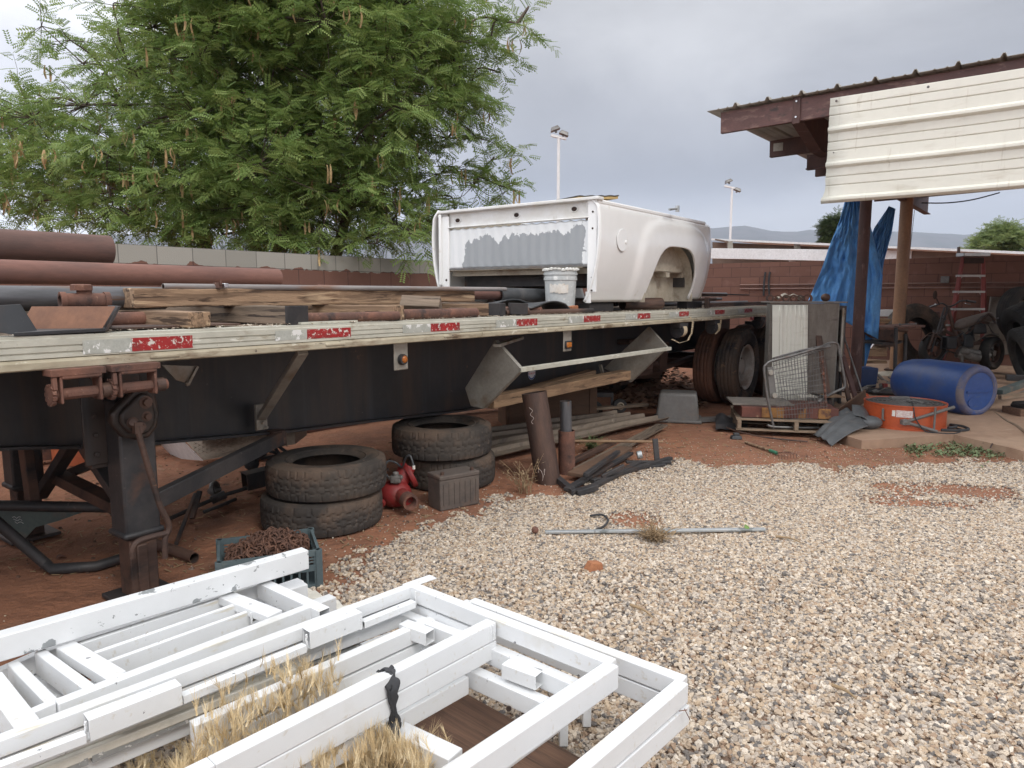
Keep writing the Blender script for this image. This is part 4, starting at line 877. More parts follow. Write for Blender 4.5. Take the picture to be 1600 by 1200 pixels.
# ================================================================ TRUCK BED on the deck
F0 = 4.40; ZB, ZT = 1.374, 2.282; LB = 2.68; WBED = 1.93
tb = thing('truck_bed', 'white pickup truck bed with grey primer on its front panel, set on the trailer', 'truck bed', TW(F0 + 1.3, 1.0, ZB))
M_['primer'] = None
def primer_mat():
    m, nt, b = node_mat('peeling_white_over_primer'); N = nt.nodes.new; L = nt.links.new
    tc = N('ShaderNodeTexCoord'); sp = N('ShaderNodeSeparateXYZ'); L(tc.outputs['Object'], sp.inputs[0])
    mp = N('ShaderNodeMapping'); mp.inputs['Scale'].default_value = (1, 1, .32); L(tc.outputs['Object'], mp.inputs[0])
    n1 = N('ShaderNodeTexNoise'); n1.inputs['Scale'].default_value = 6.5; n1.inputs['Detail'].default_value = 6; n1.inputs['Roughness'].default_value = .6; L(mp.outputs[0], n1.inputs['Vector'])
    n2 = N('ShaderNodeTexNoise'); n2.inputs['Scale'].default_value = 26; n2.inputs['Detail'].default_value = 3; L(tc.outputs['Object'], n2.inputs['Vector'])
    def mth(op, a, c=None, d=None, cl=False):
        x = N('ShaderNodeMath'); x.operation = op; x.use_clamp = cl
        for i, q in enumerate((a, c, d)):
            if q is None: continue
            if isinstance(q, (int, float)): x.inputs[i].default_value = q
            else: L(q, x.inputs[i])
        return x.outputs[0]
    # primer area: inside the panel away from its ends, ragged stripes running down
    y = mth('ABSOLUTE', mth('SUBTRACT', sp.outputs[1], .88)); e = mth('MULTIPLY', mth('SUBTRACT', .76, y), 6.5, None, True)
    top = mth('MULTIPLY', mth('SUBTRACT', mth('SUBTRACT', 2.125, mth('MULTIPLY', sp.outputs[1], .055)), sp.outputs[2]), 5.2, None, True)
    q = mth('ADD', mth('ADD', mth('MULTIPLY', n1.outputs[0], 1.25), mth('MULTIPLY', n2.outputs[0], .34)), mth('MULTIPLY', mth('MINIMUM', e, top), .62))
    k = mth('GREATER_THAN', q, 1.03)
    mx = N('ShaderNodeMix'); mx.data_type = 'RGBA'; L(k, mx.inputs[0]); mx.inputs[6].default_value = (.74, .76, .77, 1)
    g = N('ShaderNodeMix'); g.data_type = 'RGBA'; L(n1.outputs[0], g.inputs[0]); g.inputs[6].default_value = (.27, .29, .305, 1); g.inputs[7].default_value = (.36, .38, .40, 1); L(g.outputs[2], mx.inputs[7]); L(mx.outputs[2], b.inputs['Base Color']); b.inputs['Roughness'].default_value = .5; return m
PRM = primer_mat()
def arch_z(u):
    a = (u - (F0 + 1.10)) / 1.10   # 0..1 through the opening
    a0, a1 = 5.44, 6.56; c = (a0 + a1) / 2; r = (a1 - a0) / 2
    t = abs(u - c) / r
    if t >= 1: return None
    return ZB + .02 + .545 * (1 - t ** 3.6) ** (1 / 2.1)
def side_off(u, z):
    # outward offset of the skin (towards -y for the near side)
    t = (z - ZB) / (ZT - ZB); b = .045 * math.sin(min(1, max(0, t * 1.02)) * math.pi) ** .6 - .115 * (1 - t) ** 2.6 
    if t > .93: b -= (t - .93) / .07 * .05
    # flared wheel opening
    c = 6.0; d = math.sqrt(((u - c) / .86) ** 2 + ((z - 1.40) / .80) ** 2)
    fl = 1 / (1 + math.exp((abs((u - c) / .86) ** 4 + max(0, (z - 1.38) / .80) ** 4 - 1) * 13))
    b += .026 * fl
    b += .0035 * noise.noise(Vector((u * 2.3, z * 3.1, 3))) + .0015 * noise.noise(Vector((u * 9, z * 8, 5)))
    e = max(0, (u - (F0 + LB - .28)) / .28); b -= .07 * e ** 3
    return b
def side_skin(sgn, y0):
    us = [F0 + .0, F0 + .04]; k = 26
    us += list(np.linspace(F0 + .10, 5.42, 22)); us += [6.0 - .56 * math.cos(i * math.pi / 44) for i in range(0, 45)]; us += list(np.linspace(6.60, F0 + LB, 14))
    mb = MB(); nz_ = 34
    for u in us:
        az = arch_z(u); lo = az if az else ZB + (.012 if u < 5.44 else .03)
        e = max(0, (u - (F0 + LB - .24)) / .24); hi = ZT - .02 * (u - F0) / LB - (.10 * e ** 2.6)
        if u < F0 + .05: hi += .0
        for j in range(nz_ + 1):
            z = lo + (hi - lo) * (j / nz_); lean = -.05 * ((z - ZB - .5) ** 2) * (1 if u < F0 + .3 else 0)
            mb.v.append((u + lean * 0, y0 - sgn * side_off(u, z), z))
    m = nz_ + 1
    for i in range(len(us) - 1):
        for j in range(nz_): mb.f.append((i * m + j, (i + 1) * m + j, (i + 1) * m + j + 1, i * m + j + 1))
    return mb
def B(name, mb, m, parent=None, **k): return ob(name, mb, m, parent or tb, TF, **k)
sk = B('side_panel', side_skin(1, .06), M_['bedwhite'], ang=60); s_ = sk.modifiers.new('s', 'SOLIDIFY'); s_.thickness = .022; s_.offset = -1
sk2 = B('side_panel', side_skin(-1, .06 + WBED - .06), M_['bedwhite'], ang=60); s_ = sk2.modifiers.new('s', 'SOLIDIFY'); s_.thickness = .022; s_.offset = 1
# fuel flap, a shallow round door with a raised bump
fm = Matrix.Translation((4.80, .06 - side_off(4.8, 1.94) - .004, 1.94)) @ Matrix.Rotation(R(90), 4, 'X')
ff = B('fuel_flap', MB().lathe([(.098, .0), (.100, .003), (.096, .006), (0, .007)], 40, fm), M_['bedwhite'], sk)
B('flap_gap', MB().lathe([(.1005, .001), (.1045, .001), (.1045, .004), (.1005, .004)], 40, fm, closed=True), M_['galv'], ff) if False else None
B('flap_catch', MB().sph((4.862, .06 - side_off(4.86, 1.93) - .010, 1.925), (.016, .012, .02), 12), M_['bedwhite'], sk)
# top rails and inner walls
for y0, sg in ((.06, 1), (.06 + WBED - .06, -1)):
    m = MB().box((F0 + LB / 2 - .12, y0 + sg * .055, ZT - .035), (LB - .30, .13, .04)); B('bed_rail', m, M_['bedwhite'], bevel=.012)
    m = MB().box((F0 + LB / 2, y0 + sg * .13, 1.98), (LB - .1, .012, .56)); B('inner_wall', m, M_['bedin'])
    m = MB()   # wheelhouse
    for i in range(17):
        a = math.pi * i / 16; 
        for yy in (y0 + sg * .03, y0 + sg * .25): m.v.append((6.0 - .585 * math.cos(a) * 1.0, yy, 1.38 + .60 * math.sin(a) ** .6))
    for i in range(16): m.f.append((i * 2, i * 2 + 1, i * 2 + 3, i * 2 + 2))
    m.f.append(tuple(i * 2 + 1 for i in range(17)))
    o = B('wheelhouse', m, M_['bedin'], ang=50)
# floor with cross ribs
FZ = 1.70
m = MB().box((F0 + LB / 2, .06 + (WBED - .06) / 2, FZ), (LB - .04, WBED - .34, .02)); 
for k in range(7): m.box((F0 + .15 + k * .4, .995, FZ - .035), (.09, WBED - .32, .05))
B('bed_floor', m, M_['bedin'])
m = MB()
for k in (0.35, 1.2, 2.2): m.box((F0 + k, .995, FZ - .11), (.10, WBED - .3, .11))
B('bed_sills', m, M_['blackrust'])
# front bulkhead
yl, yr = .135, 1.78
m = MB().box((F0 + .05, (yl + yr) / 2, 2.195), (.02, yr - yl, .15)); m.box((F0 + .035, (yl + yr) / 2, 2.272), (.10, yr - yl + .20, .028)); m.box((F0 + .032, (yl + yr) / 2, 2.118), (.05, yr - yl, .014))
bh = B('front_panel', m, M_['bedwhite2'], bevel=.006)
for yy, zz_ in ((yr - .115, 2.185), ((yl + yr) / 2 - .02, 2.19), (yl + .17, 2.20)):
    m = MB().lathe([(.0, .0), (.026, .0), (.030, .004), (.035, .004), (.038, .0)], 24, Matrix.Translation((F0 + .038, yy, zz_)) @ Matrix.Rotation(R(-90), 4, 'Y') @ Matrix.Diagonal((.8, 1.15, 1, 1)), closed=False); B('slot_rim', m, M_['bedwhite2'], bh)
    m = MB().lathe([(0, 0), (.024, 0), (.024, .002), (0, .002)], 16, Matrix.Translation((F0 + .0365, yy, zz_)) @ Matrix.Rotation(R(-90), 4, 'Y') @ Matrix.Diagonal((.8, 1.15, 1, 1))); B('slot', m, M_['tubein'], bh)
# corrugated lower panel
def corr(a, b):
    y = yl - .02 + (yr - yl + .02) * a; z = 1.715 + .385 * b; k = math.sin((y) * 2 * math.pi / .105); amp = .0035 * min(1, (1 - b) * 9) * min(1, b * 9 + .2)
    return (F0 + .026 - amp * k + (.012 if b > .97 else 0), y, z + (.006 * k if b > .9 else 0))
o = B('corrugated_panel', MB().grid(corr, 150, 24), PRM, ang=60); s_ = o.modifiers.new('s', 'SOLIDIFY'); s_.thickness = .01; s_.offset = 1
B('panel_lip', MB().box((F0 + .06, (yl + yr) / 2, 1.705), (.09, yr - yl, .016)), M_['galv'])
# corner posts facing the viewer
m = MB().box((F0 + .02, .105, 1.87), (.02, .09, .79)); m.box((F0 + .02, .14, 1.43), (.02, .05, .10)); 
B('corner_post', m, M_['bedwhite'], bevel=.004)
m = MB(); 
for z in (1.49, 1.60, 2.02, 2.16): m.lathe([(0, 0), (.009, 0), (.009, .002), (0, .002)], 12, Matrix.Translation((F0 + .009, .10, z)) @ Matrix.Rotation(R(-90), 4, 'Y'))
B('bolt_holes', m, M_['tubein'])
m = MB().box((F0 + .02, 1.815, 1.86), (.02, .10, .74)); m.box((F0 + .0, 1.865, 1.90), (.03, .03, .70)); B('corner_post', m, M_['bedwhite'], bevel=.006)
B('bolt_holes', MB().lathe([(0, 0), (.012, 0), (.012, .002), (0, .002)], 12, Matrix.Translation((F0 + .009, 1.80, 1.60)) @ Matrix.Rotation(R(-90), 4, 'Y')), M_['tubein'])
# tail lamp recess edge
B('tail_edge', MB().box((F0 + LB - .06, .22, 1.80), (.02, .12, .78)), M_['bedin'], bevel=.005)
# things lying on the bed rails
t = thing('roof_board', 'shingle-topped yellow wood board lying across the truck bed rail', 'board', TW(F0 + .5, .5, ZT))
pb = [D(x, y, 6.5) for x, y in ((925, 306), (1010, 312))]
a = TFi @ D(938, 309, 6.6); b = TFi @ D(1008, 315, 6.6)
mb = MB().box((0, 0, 0), (.42, .62, .022)); Mx = TF @ Matrix.Translation((F0 + .33, .42, ZT + .028)) @ Matrix.Rotation(R(-4), 4, 'Y') @ Matrix.Rotation(R(-30), 4, 'Z')
M_['yellowwood'] = mat('yellow_pine', (.58, .42, .18), (.46, .32, .13), 8, .7, 0, .1)
M_['shingle'] = mat('dark_shingle', (.09, .085, .08), (.05, .05, .05), 30, .95, 0, .6, 120)
ob('board', mb, M_['yellowwood'], t, Mx, bevel=.003)
def shg(a, b): return (-.215 + .43 * a, -.315 + .63 * b, .016 + .006 * abs(math.sin(a * 14)) + .003 * noise.noise(Vector((a * 9, b * 9, 0))))
o = ob('shingle_top', MB().grid(shg, 24, 10), M_['shingle'], t, Mx); s_ = o.modifiers.new('s', 'SOLIDIFY'); s_.thickness = .01
c = TFi @ D(1054, 322, 7.2); mb = MB().tube((c.x - .12, c.y, ZT + .005), (c.x + .05, c.y, ZT + .03), .012, 8); mb.lathe([(0, -.03), (.02, -.03), (.02, .03), (0, .03)], 12, Matrix.Translation((c.x + .07, c.y, ZT + .03)))
single('paint_tube', 'small pale tube with a teal cap lying on the truck bed rail', 'tube', mb, M_['galvstrip'], TF)
# bed rests on wooden blocks
for u, v in ((4.75, .25), (6.9, .25), (4.75, 1.7), (6.9, 1.7)):
    o = beam('support_block', TW(u - .22, v, DK + .04), TW(u + .22, v, DK + .04), .12, .08, M_['charred'] if v < 1 else M_['woodgrey']); 
    tag(o, {(4.75, .25): 'dark block under the front near corner of the truck bed', (6.9, .25): 'dark block under the rear near corner of the truck bed', (4.75, 1.7): 'grey block under the front far side of the truck bed', (6.9, 1.7): 'grey block under the rear far side of the truck bed'}[(u, v)], 'block', 'blocks holding up the truck bed')
# ================================================================ LOAD ON THE DECK
def open_pipe(name, label, p1, p2, r, t, m, cat='pipe', group=None, dent=0.0, seg=28):
    p1, p2 = Vector(p1), Vector(p2); ln = (p2 - p1).length
    th = thing(name, label, cat, p1, group); M = axis_m(p1, p2)
    o = MB(); o.pipe((0, 0, 0), (ln, 0, 0), r, r - t, seg, dent)
    mb = MB(); seg_ = seg
    body = ob('pipe_wall', o, m, th, M, ang=50)
    ob('bore', MB().lathe([(r - t * 1.02, .002), (r - t * 1.02, ln - .002)], seg_, Matrix.Rotation(R(90), 4, 'Y')), M_['tubein'], th, M)
    return th
W_ = TW
def z_pipe(*a, **k): return open_pipe(*a, **k)
# big pipes at the front
open_pipe('steel_pipe', 'largest rusty brown pipe, topmost at the front left of the trailer', W_(-3.0, 1.75, 1.735), W_(1.16, 1.75, 1.735), .092, .008, M_['rustdark'] if 0 else mat('brown_rust_big', (.155, .085, .07), (.105, .065, .056), 4, .75, .1, .25, 110, (.6, 3, 3), over=[((.06, .045, .042), 2.5, .55, .8, (.6, 2, 2)), ((.24, .14, .11), 30, .64, .74)]), seg=48)
open_pipe('steel_pipe', 'long reddish rust pipe lying below the largest brown pipe', W_(-3.0, 1.45, 1.575), W_(2.19, 1.45, 1.575), .066, .006, M_['rustpipe'], seg=40)
open_pipe('steel_pipe', 'thick blue-grey steel pipe at the front, passing behind the rusty tee fitting', W_(-3.0, .62, 1.434), W_(.92, .62, 1.434), .058, .006, M_['greypipe'], seg=36)
open_pipe('steel_pipe', 'thinner grey pipe lying behind the long timber beside the thick grey one', W_(-2.0, .80, 1.425), W_(2.4, .80, 1.425), .036, .004, M_['greypipe'])
open_pipe('steel_pipe', 'red-brown pipe lying low under the rusty tee fitting', W_(-2.5, .45, 1.335), W_(.75, .45, 1.335), .035, .004, M_['rust'])
M_['palepipe'] = mat('pale_grey_pipe', (.30, .28, .27), (.22, .20, .195), 5, .5, .2, .1, 60, (.4, 3, 3), over=[((.22, .13, .09), 4, .54, .7)])
# thin long pipe, clamp, and black wrapped end
th = open_pipe('steel_pipe', 'slim grey pipe with a small clamp, lying along the top of the long timber', W_(.86, .5, 1.492), W_(3.7, .5, 1.497), .0165, .003, M_['palepipe'])
c = TV(342, 446, .47); ob('clamp', MB().box((c.x, .48, 1.502), (.022, .05, .03)).tube((c.x, .45, 1.505), (c.x, .45, 1.53), .006, 6), M_['rust'], th, TF)
ob('clamp_bolt', MB().box((c.x + .03, .46, 1.50), (.025, .03, .025)), M_['chrome'], th, TF, bevel=.003)
open_pipe('steel_pipe', 'brown pipe whose black wrapped end reaches the bucket', W_(1.9, .62, 1.47), W_(3.78, .62, 1.455), .045, .005, M_['rustpipe'])
open_pipe('wrapped_pipe', 'black tar-wrapped pipe end sticking out towards the grey bucket', W_(3.72, .60, 1.45), W_(4.38, .60, 1.445), .062, .008, M_['blkplastic'])
# timbers
def timber(label, p1, p2, w_, h_, m, wob=.006, roll=0.0, group='timbers on the trailer deck', name='timber'):
    o = beam(name, W_(*p1), W_(*p2), w_, h_, m, bevel=.006, wob=wob, roll=roll); return tag(o, label, 'timber', group)
TBG = 'cross timbers under the long timber'
timber('longest weathered timber lying on the cross blocks along the deck', (.70, .53, 1.434), (3.33, .58, 1.446), .11, .098, M_['wood'], .009, group=None)
def cross(label, u, v, u2, v2, w_, h_, m, tar=0, z=None, wob=.006):
    z = z or DK + .004 + h_ / 2; p1, p2 = W_(u, v, z), W_(u2, v2, z); o = beam('timber', p1, p2, w_, h_, m, bevel=.006, wob=wob); tag(o, label, 'timber', TBG)
    if tar: ob('tarred_end', MB().box((tar / 2 - .004, 0, 0), (tar, w_ + .008, h_ + .008)), M_['charred'], o, axis_m(p1, p2), bevel=.004)
    return o
cross('short split tan timber end, leftmost of the cross timbers', .80, .06, .72, 1.7, .115, .074, M_['wood'])
cross('grey cross timber with a black tarred end under the long timber', 1.33, .05, 1.22, 1.8, .13, .092, M_['woodgrey'], .02)
cross('tan cross timber with a square sawn end, right of the tarred one', 2.06, .05, 1.62, 1.6, .125, .088, M_['wood'], wob=.003)
cross('tan cross timber with a blackened end beside the wedge block', 3.14, .10, 2.72, 1.5, .11, .088, M_['wood'], .09)
cross('dark cross timber at the left behind the rust orange wing', .36, .42, .20, 1.7, .12, .075, M_['woodgrey'])
cross('grey cross timber under the truck bed front, behind the bucket', 3.98, .70, 3.9, 1.9, .12, .08, M_['woodgrey'])
ob_t = tag(beam('timber', W_(3.30, .16, 1.35), W_(3.40, .07, 1.345), .10, .085, M_['charred']), 'small black timber butt next to the pair of short pipes', 'timber')
o = beam('wedge_block', W_(2.36, .34, 1.385), W_(2.50, .12, 1.375), .095, .095, M_['woodgrey'], bevel=.004, roll=R(45)); tag(o, 'small grey wood block turned on its edge against the long timber', 'block')
# deck-edge pipes with open ends
for lab, p1, p2, r in (('open-ended rusty pipe at the deck edge in front of the tan timber', (1.42, .14, 1.327), (2.02, .02, 1.327), .027),
                       ('open-ended brown pipe at the deck edge right of the wedge block', (2.14, .13, 1.330), (2.78, .05, 1.330), .032),
                       ('small dark pipe end, nearer of the pair beside the black fender', (2.9, .40, 1.333), (3.46, .10, 1.333), .025),
                       ('small rusty pipe end, farther of the pair beside the black fender', (3.0, .46, 1.335), (3.66, .12, 1.335), .026),
                       ('dark pipe lying along the deck edge in front of the bucket', (3.25, .16, 1.318), (4.33, .04, 1.315), .022),
                       ('thick dark pipe stub with a worn end, under the truck bed wheel arch', (5.35, .30, 1.362), (5.80, .10, 1.362), .060)):
    open_pipe('pipe_offcut', lab, W_(*p1), W_(*p2), r, .005, M_['rustdark'] if 'dark' in lab else M_['rust'], group='pipe ends along the trailer edge')
single('steel_angle', 'thin light metal strip lying on the deck edge under the tarred block', 'metal strip', MB().bar((1.33, .04, 1.303), (1.72, .05, 1.303), .03, .012), M_['alu'], TF)
single('steel_plate', 'thin dark steel plate lying on the deck beside the channel', 'steel plate', MB().box((.7, .28, 1.306), (.7, .3, .008)), M_['rustdark'], TF)
# steel channel: two plate wings and flat web, thick plate
t = thing('steel_channel', 'dark folded steel channel with a rust orange wing at the front deck edge', 'steel channel', W_(.2, .15, DK))
A_ = [TV(-40, 478, .06), TV(45, 475, .06), TV(75, 521, .05), TV(20, 524, .05)]
m = MB(); 
m.slab([Vector((-.30, .02, 1.395)), Vector((-.16, .26, 1.415)) if 0 else Vector((.10, .10, 1.415)), Vector((.155, .10, 1.298)), Vector((.055, .02, 1.298))], (0, .014, 0)); ob('wing', m, M_['black'], t, TF, bevel=.002)
m = MB(); m.slab([Vector((.035, .0, 1.297)), Vector((.36, .0, 1.302)), Vector((.50, .26, 1.302)), Vector((.17, .26, 1.297))], (0, 0, .014)); ob('web', m, M_['black'], t, TF, bevel=.002)
m = MB(); m.slab([Vector((.355, .0, 1.305)), Vector((.41, -.01, 1.405)), Vector((.46, .20, 1.405)), Vector((.42, .20, 1.305))], (.014, 0, 0)); ob('end_wing', m, M_['blackrust'], t, TF, bevel=.002)
m = MB(); m.slab([Vector((.345, .0, 1.31)), Vector((.40, -.01, 1.402)), Vector((.22, .34, 1.40)), Vector((.17, .34, 1.31))], (0, .008, .003)); ob('inner_wing', m, M_['rustorange'] if 'rustorange' in M_ else mat('orange_rust_plate', (.22, .105, .06), (.14, .07, .045), 6, .8, .1, .3), t, TF, bevel=.002)
# tee fitting
t = thing('pipe_tee', 'rusty cast pipe tee fitting standing on the channel in front of the grey pipes', 'pipe fitting', W_(.40, .3, 1.39))
m = MB(); Mx = Matrix.Translation((.40, .30, 1.425)) @ Matrix.Rotation(R(-8), 4, 'Z')
m.pipe((-.085, 0, 0), (.10, 0, 0), .033, .026, 24); 
for x in (-.085, .085): m.pipe((x, 0, 0), (x + .022, 0, 0), .039, .027, 24)
m.pipe((.01, 0, 0), (.01, 0, .06), .030, .02, 20); m.lathe([(.02, .045), (.044, .045), (.044, .068), (.036, .072), (.02, .072)], 8); m.sph((.005, 0, 0), (.05, .042, .04), 16)
ob('body', m, M_['rust'], t, TF @ Mx)
# black plastic fenders beside bucket
def fend(a, b):
    return (3.35 + .55 * a, .36 + .30 * b, 1.375 + .045 * math.sin(min(1, a * 1.25) * math.pi * .8) * (1 - .5 * b) - .05 * max(0, a - .7) - .02 * b)
o = single('plastic_fender', 'curved black plastic fender lying between the long timber and the bucket', 'fender', MB().grid(fend, 20, 8), M_['blkplastic'], TF, ang=60); s_ = o.modifiers.new('s', 'SOLIDIFY'); s_.thickness = .01
def fend2(a, b): return (3.50 + .62 * a, .10 + .26 * b, 1.35 + .055 * math.sin(a * 2.5 + .3) ** 2 * (1 - .4 * b) + (0.0 if a < .8 else -.05 * (a - .8) / .2))
o = single('plastic_fender', 'black plastic fender with a swept tip right beside the bucket', 'fender', MB().grid(fend2, 20, 8), M_['blkplastic'], TF, ang=60); s_ = o.modifiers.new('s', 'SOLIDIFY'); s_.thickness = .01
# bucket
b_c = (4.31, .36); t = thing('plastic_bucket', 'pale grey plastic pail with a torn label, on the trailer below the truck bed', 'bucket', W_(4.31, .36, DK + .035))
bz = DK + .022
m = MB().lathe([(0, 0), (.122, 0), (.126, .006), (.139, .26), (.1465, .262), (.1465, .285), (.141, .287), (.142, .305), (.1495, .307), (.1495, .325), (.143, .327), (.144, .345), (.147, .352), (.141, .356), (.138, .345), (.128, .05), (0, .04)], 48, Matrix.Translation((b_c[0], b_c[1], bz)))
ob('pail', m, M_['bucket'], t, TF, ang=30)
m = MB()
for k in range(26):
    a = k * 2 * math.pi / 26; r_ = .142 + rnd.random() * .004; m.sph((b_c[0] + r_ * math.cos(a), b_c[1] + r_ * math.sin(a), bz + .348 + rnd.random() * .01), (.022, .022, .010 + rnd.random() * .008), 6)
M_['plaster'] = mat('dried_plaster', (.72, .72, .69), (.6, .59, .55), 20, .9, 0, .5); ob('plaster_crust', m, M_['plaster'], t, TF)
m = MB(); n = 14; z0_, z1_ = .14, .235
va = math.atan2(-(W_(*b_c).y), -(W_(*b_c).x)) - R(53)
for i in range(n + 1):
    a = va - .70 + 1.2 * i / n; j1 = rnd.random() * .02; j2 = rnd.random() * .02
    for zz_, jj in ((z0_, j1), (z1_, -j2)): r_ = .1275 + .0135 * (zz_ / .26) + .0065 ; m.v.append((b_c[0] + r_ * math.cos(a), b_c[1] + r_ * math.sin(a), bz + zz_ + jj))
for i in range(n): m.f.append((i * 2, i * 2 + 2, i * 2 + 3, i * 2 + 1))
ob('label', m, M_['bucketlabel'], t, TF)
m = MB(); P_ = []
for i in range(15): a = math.pi * i / 14; P_.append((b_c[0] + .15 * math.cos(a + va + 1.6), b_c[1] + .15 * math.sin(a + va + 1.6), bz + .30 - .16 * math.sin(a)))
m.path(P_, .003, 6); ob('handle', m, M_['galv'], t, TF)
o = beam('wood_scrap', W_(4.05, .30, DK + .011), W_(4.6, .36, DK + .011), .2, .02, M_['woodgrey']); tag(o, 'flat grey board under the bucket', 'board')
o = beam('wood_scrap', W_(4.15, .16, DK + .022 + .02), W_(4.23, .15, DK + .05), .06, .035, M_['brick']); tag(o, 'small red-brown chip leaning on the foot of the bucket', 'wood scrap')
# pipes and rods at the rear of the deck
rp_ = random.Random(3)
items = []
for k in range(20):
    v = .12 + rp_.random() * 1.9; lay = k // 9; r_ = rp_.choice([.018, .024, .03, .036, .022]); u0 = 6.5 + rp_.random() * 1.0; ln = 1.8 + rp_.random() * 1.5
    u1 = min(u0 + ln, 10.1); z = DK + .02 + r_ + lay * .055; dv = rp_.uniform(-.12, .12); items.append((u0, v, z, u1, v + dv, z + rp_.uniform(-.006, .014), r_))
items.sort(key=lambda q: (round(q[2] / .055), q[1]))
words = ['lowest', 'second', 'third', 'fourth', 'fifth']
for k, (u0, v, z, u1, v1, z1, r_) in enumerate(items):
    mm_ = rp_.choice(['rustdark', 'rustdark', 'greypipe', 'rust']); lb_ = ('thick' if r_ > .028 else 'slim') + {'rustdark': ' dark brown', 'greypipe': ' grey', 'rust': ' rusty'}[mm_] + ' pipe in the heap on the deck beyond the truck bed'
    th = open_pipe('long_pipe', lb_, W_(u0, v, z), W_(u1, v1, z1), r_, .004, M_[mm_], group='heap of pipes, ' + lb_[:lb_.index(' pipe')], seg=14)
for lab, a, b, w_, h_, mm in (('reddish steel strip lying highest across the rear pipe heap', (6.6, .5, 1.48), (8.6, .9, 1.50), .09, .012, 'rust'), ('long dark steel channel along the rear deck edge', (6.95, .07, 1.335), (9.3, .10, 1.335), .06, .05, 'rustdark'), ('brown steel angle across the rear pipe heap, pointing at the tarp', (7.2, 1.1, 1.49), (9.9, .6, 1.45), .08, .02, 'rustdark')):
    tag(beam('steel_bar', W_(*a), W_(*b), w_, h_, M_[mm]), lab, 'steel bar')
for k in range(5):
    u = 5.15 + k * .17; open_pipe('pipe_offcut', 'dark pipe seen end-on through the truck bed wheel arch', W_(u, 1.9, 1.37), W_(u + .05, .65, 1.37), .045, .005, M_['rustdark'], group='pipes across the deck under the truck bed')
single('red_tape_post', 'short rusty upright stake at the deck edge behind the truck bed', 'stake', MB().bar((6.95, .06, DK), (6.95, .06, DK + .13), .05, .05), M_['rustdark'], TF, bevel=.003)
# rusty pipe couplings in a row, and the white rag
cb_ = [(1203, 464), (1216, 463), (1228, 461), (1240, 462), (1250, 459), (1262, 459), (1290, 459)]
for k, (x, y) in enumerate(cb_):
    p = D(x, y + 4, 8.55 if k < 6 else 8.75); p.z = 1.365 + .045
    lab = ['leftmost rusty coupling in the row on top of the cabinet', 'second rusty coupling from the left on the cabinet', 'third rusty coupling from the left on the cabinet', 'fourth rusty coupling on the cabinet, under the raised one', 'fifth rusty coupling on the cabinet', 'large open-ended rusty coupling near the tarp', 'round rusty pipe cap on the cabinet against the blue tarp'][k]
    r_ = .040 if k < 5 else .048
    if k == 6: single('round_plug', lab, 'pipe fitting', MB().sph((p.x, p.y, p.z + .01), (.055, .055, .05)), M_['rustdark'])
    else:
        q = Vector((-.35, -.94, 0)) * .07; m = MB().pipe(p + q, p - q, r_, r_ * .62, 20); m.pipe(p + q * 1.0, p + q * .7, r_ * 1.15, r_ * .9, 20); single('pipe_coupling', lab, 'pipe fitting', m, M_['rust'] if k % 2 else M_['rustdark'], group='rusty couplings on the cabinet')
def rag(a, b):
    p = D(1205 + 34 * a, 455 + 14 * b, 9.2); n = noise.noise(Vector((a * 4, b * 4, 2))); return (p.x, 8.9 + .22 * b, 1.41 + .025 * math.sin(a * 3.1) + .025 * n + .02 * math.sin(a * 11) * math.sin(b * 5))
M_['rag'] = mat('off_white_rag', (.55, .50, .42), (.42, .37, .3), 20, .95, 0, .4, 80); o = single('rag', 'crumpled off-white rag lying over the pipes by the cabinet', 'rag', MB().grid(rag, 30, 16), M_['rag'], ang=180); s_ = o.modifiers.new('s', 'SOLIDIFY'); s_.thickness = .012

# paint flakes, gravel and wood chips caught along the deck edge
m = MB(); rf = random.Random(31)
for k in range(1500):
    u = rf.uniform(-2.2, 7.5); v = abs(rf.gauss(0, .10)) + .006; s_ = rf.uniform(.003, .011); a = rf.random() * 6; z = DK + .003 + rf.random() * .006
    if v > .6: continue
    d1 = Vector((math.cos(a), math.sin(a), rf.uniform(-.2, .5))) * s_; d2 = Vector((-math.sin(a), math.cos(a), rf.uniform(-.1, .6))) * s_ * rf.uniform(.4, 1); c = Vector((u, v, z)); m.add([tuple(c - d1), tuple(c + d2), tuple(c + d1), tuple(c - d2 + Vector((0, 0, .004)))], [(0, 1, 2, 3), (0, 1, 2)])
M_['chips'] = mat('deck_chips', (.62, .57, .48), (.34, .26, .19), 30, .9, 0, 0, over=[((.12, .08, .06), 22, .56, .6)]); tag(ob('deck_debris', m, M_['chips'], None, TF, ang=0), 'pale paint flakes and wood chips along the trailer deck edge', 'debris', kind='stuff')
# ================================================================ TYRES under the trailer
def tyre_thing(name, label, c, r, wd, M=None, group=None, m='tyre', ri=.56, style='block'):
    mb = tyre_mb(r, r * ri, wd, .006, 240, style)
    Mx = M if M is not None else Matrix.Translation(Vector(c)) @ Matrix.Rotation(rnd.random() * 6, 4, 'Z')
    return tyre_attr(single(name, label, 'tyre', mb, M_[m], Mx, group=group, ang=28), r, r * ri, wd, 240, style)
g_ = 'used tyres stacked under the trailer'
c1 = ((499 - 800) / 1109 * 4.40 * 1.0, 4.40)
tyre_thing('tyre', 'dusty lower tyre of the front stack beside the milk crate', (c1[0] - .025, c1[1], .108), .380, .217, group=g_)
tyre_thing('tyre', 'upper tyre of the front stack, open side up, left of the red valve', (c1[0] + .008, c1[1] + .01, .108 + .217), .376, .217, group=g_)
c2 = ((692 - 800) / 1109 * 5.36, 5.36)
tyre_thing('tyre', 'lower tyre of the rear stack, behind the battery', (c2[0] + .03, c2[1] + .03, .12), .36, .24, group=g_)
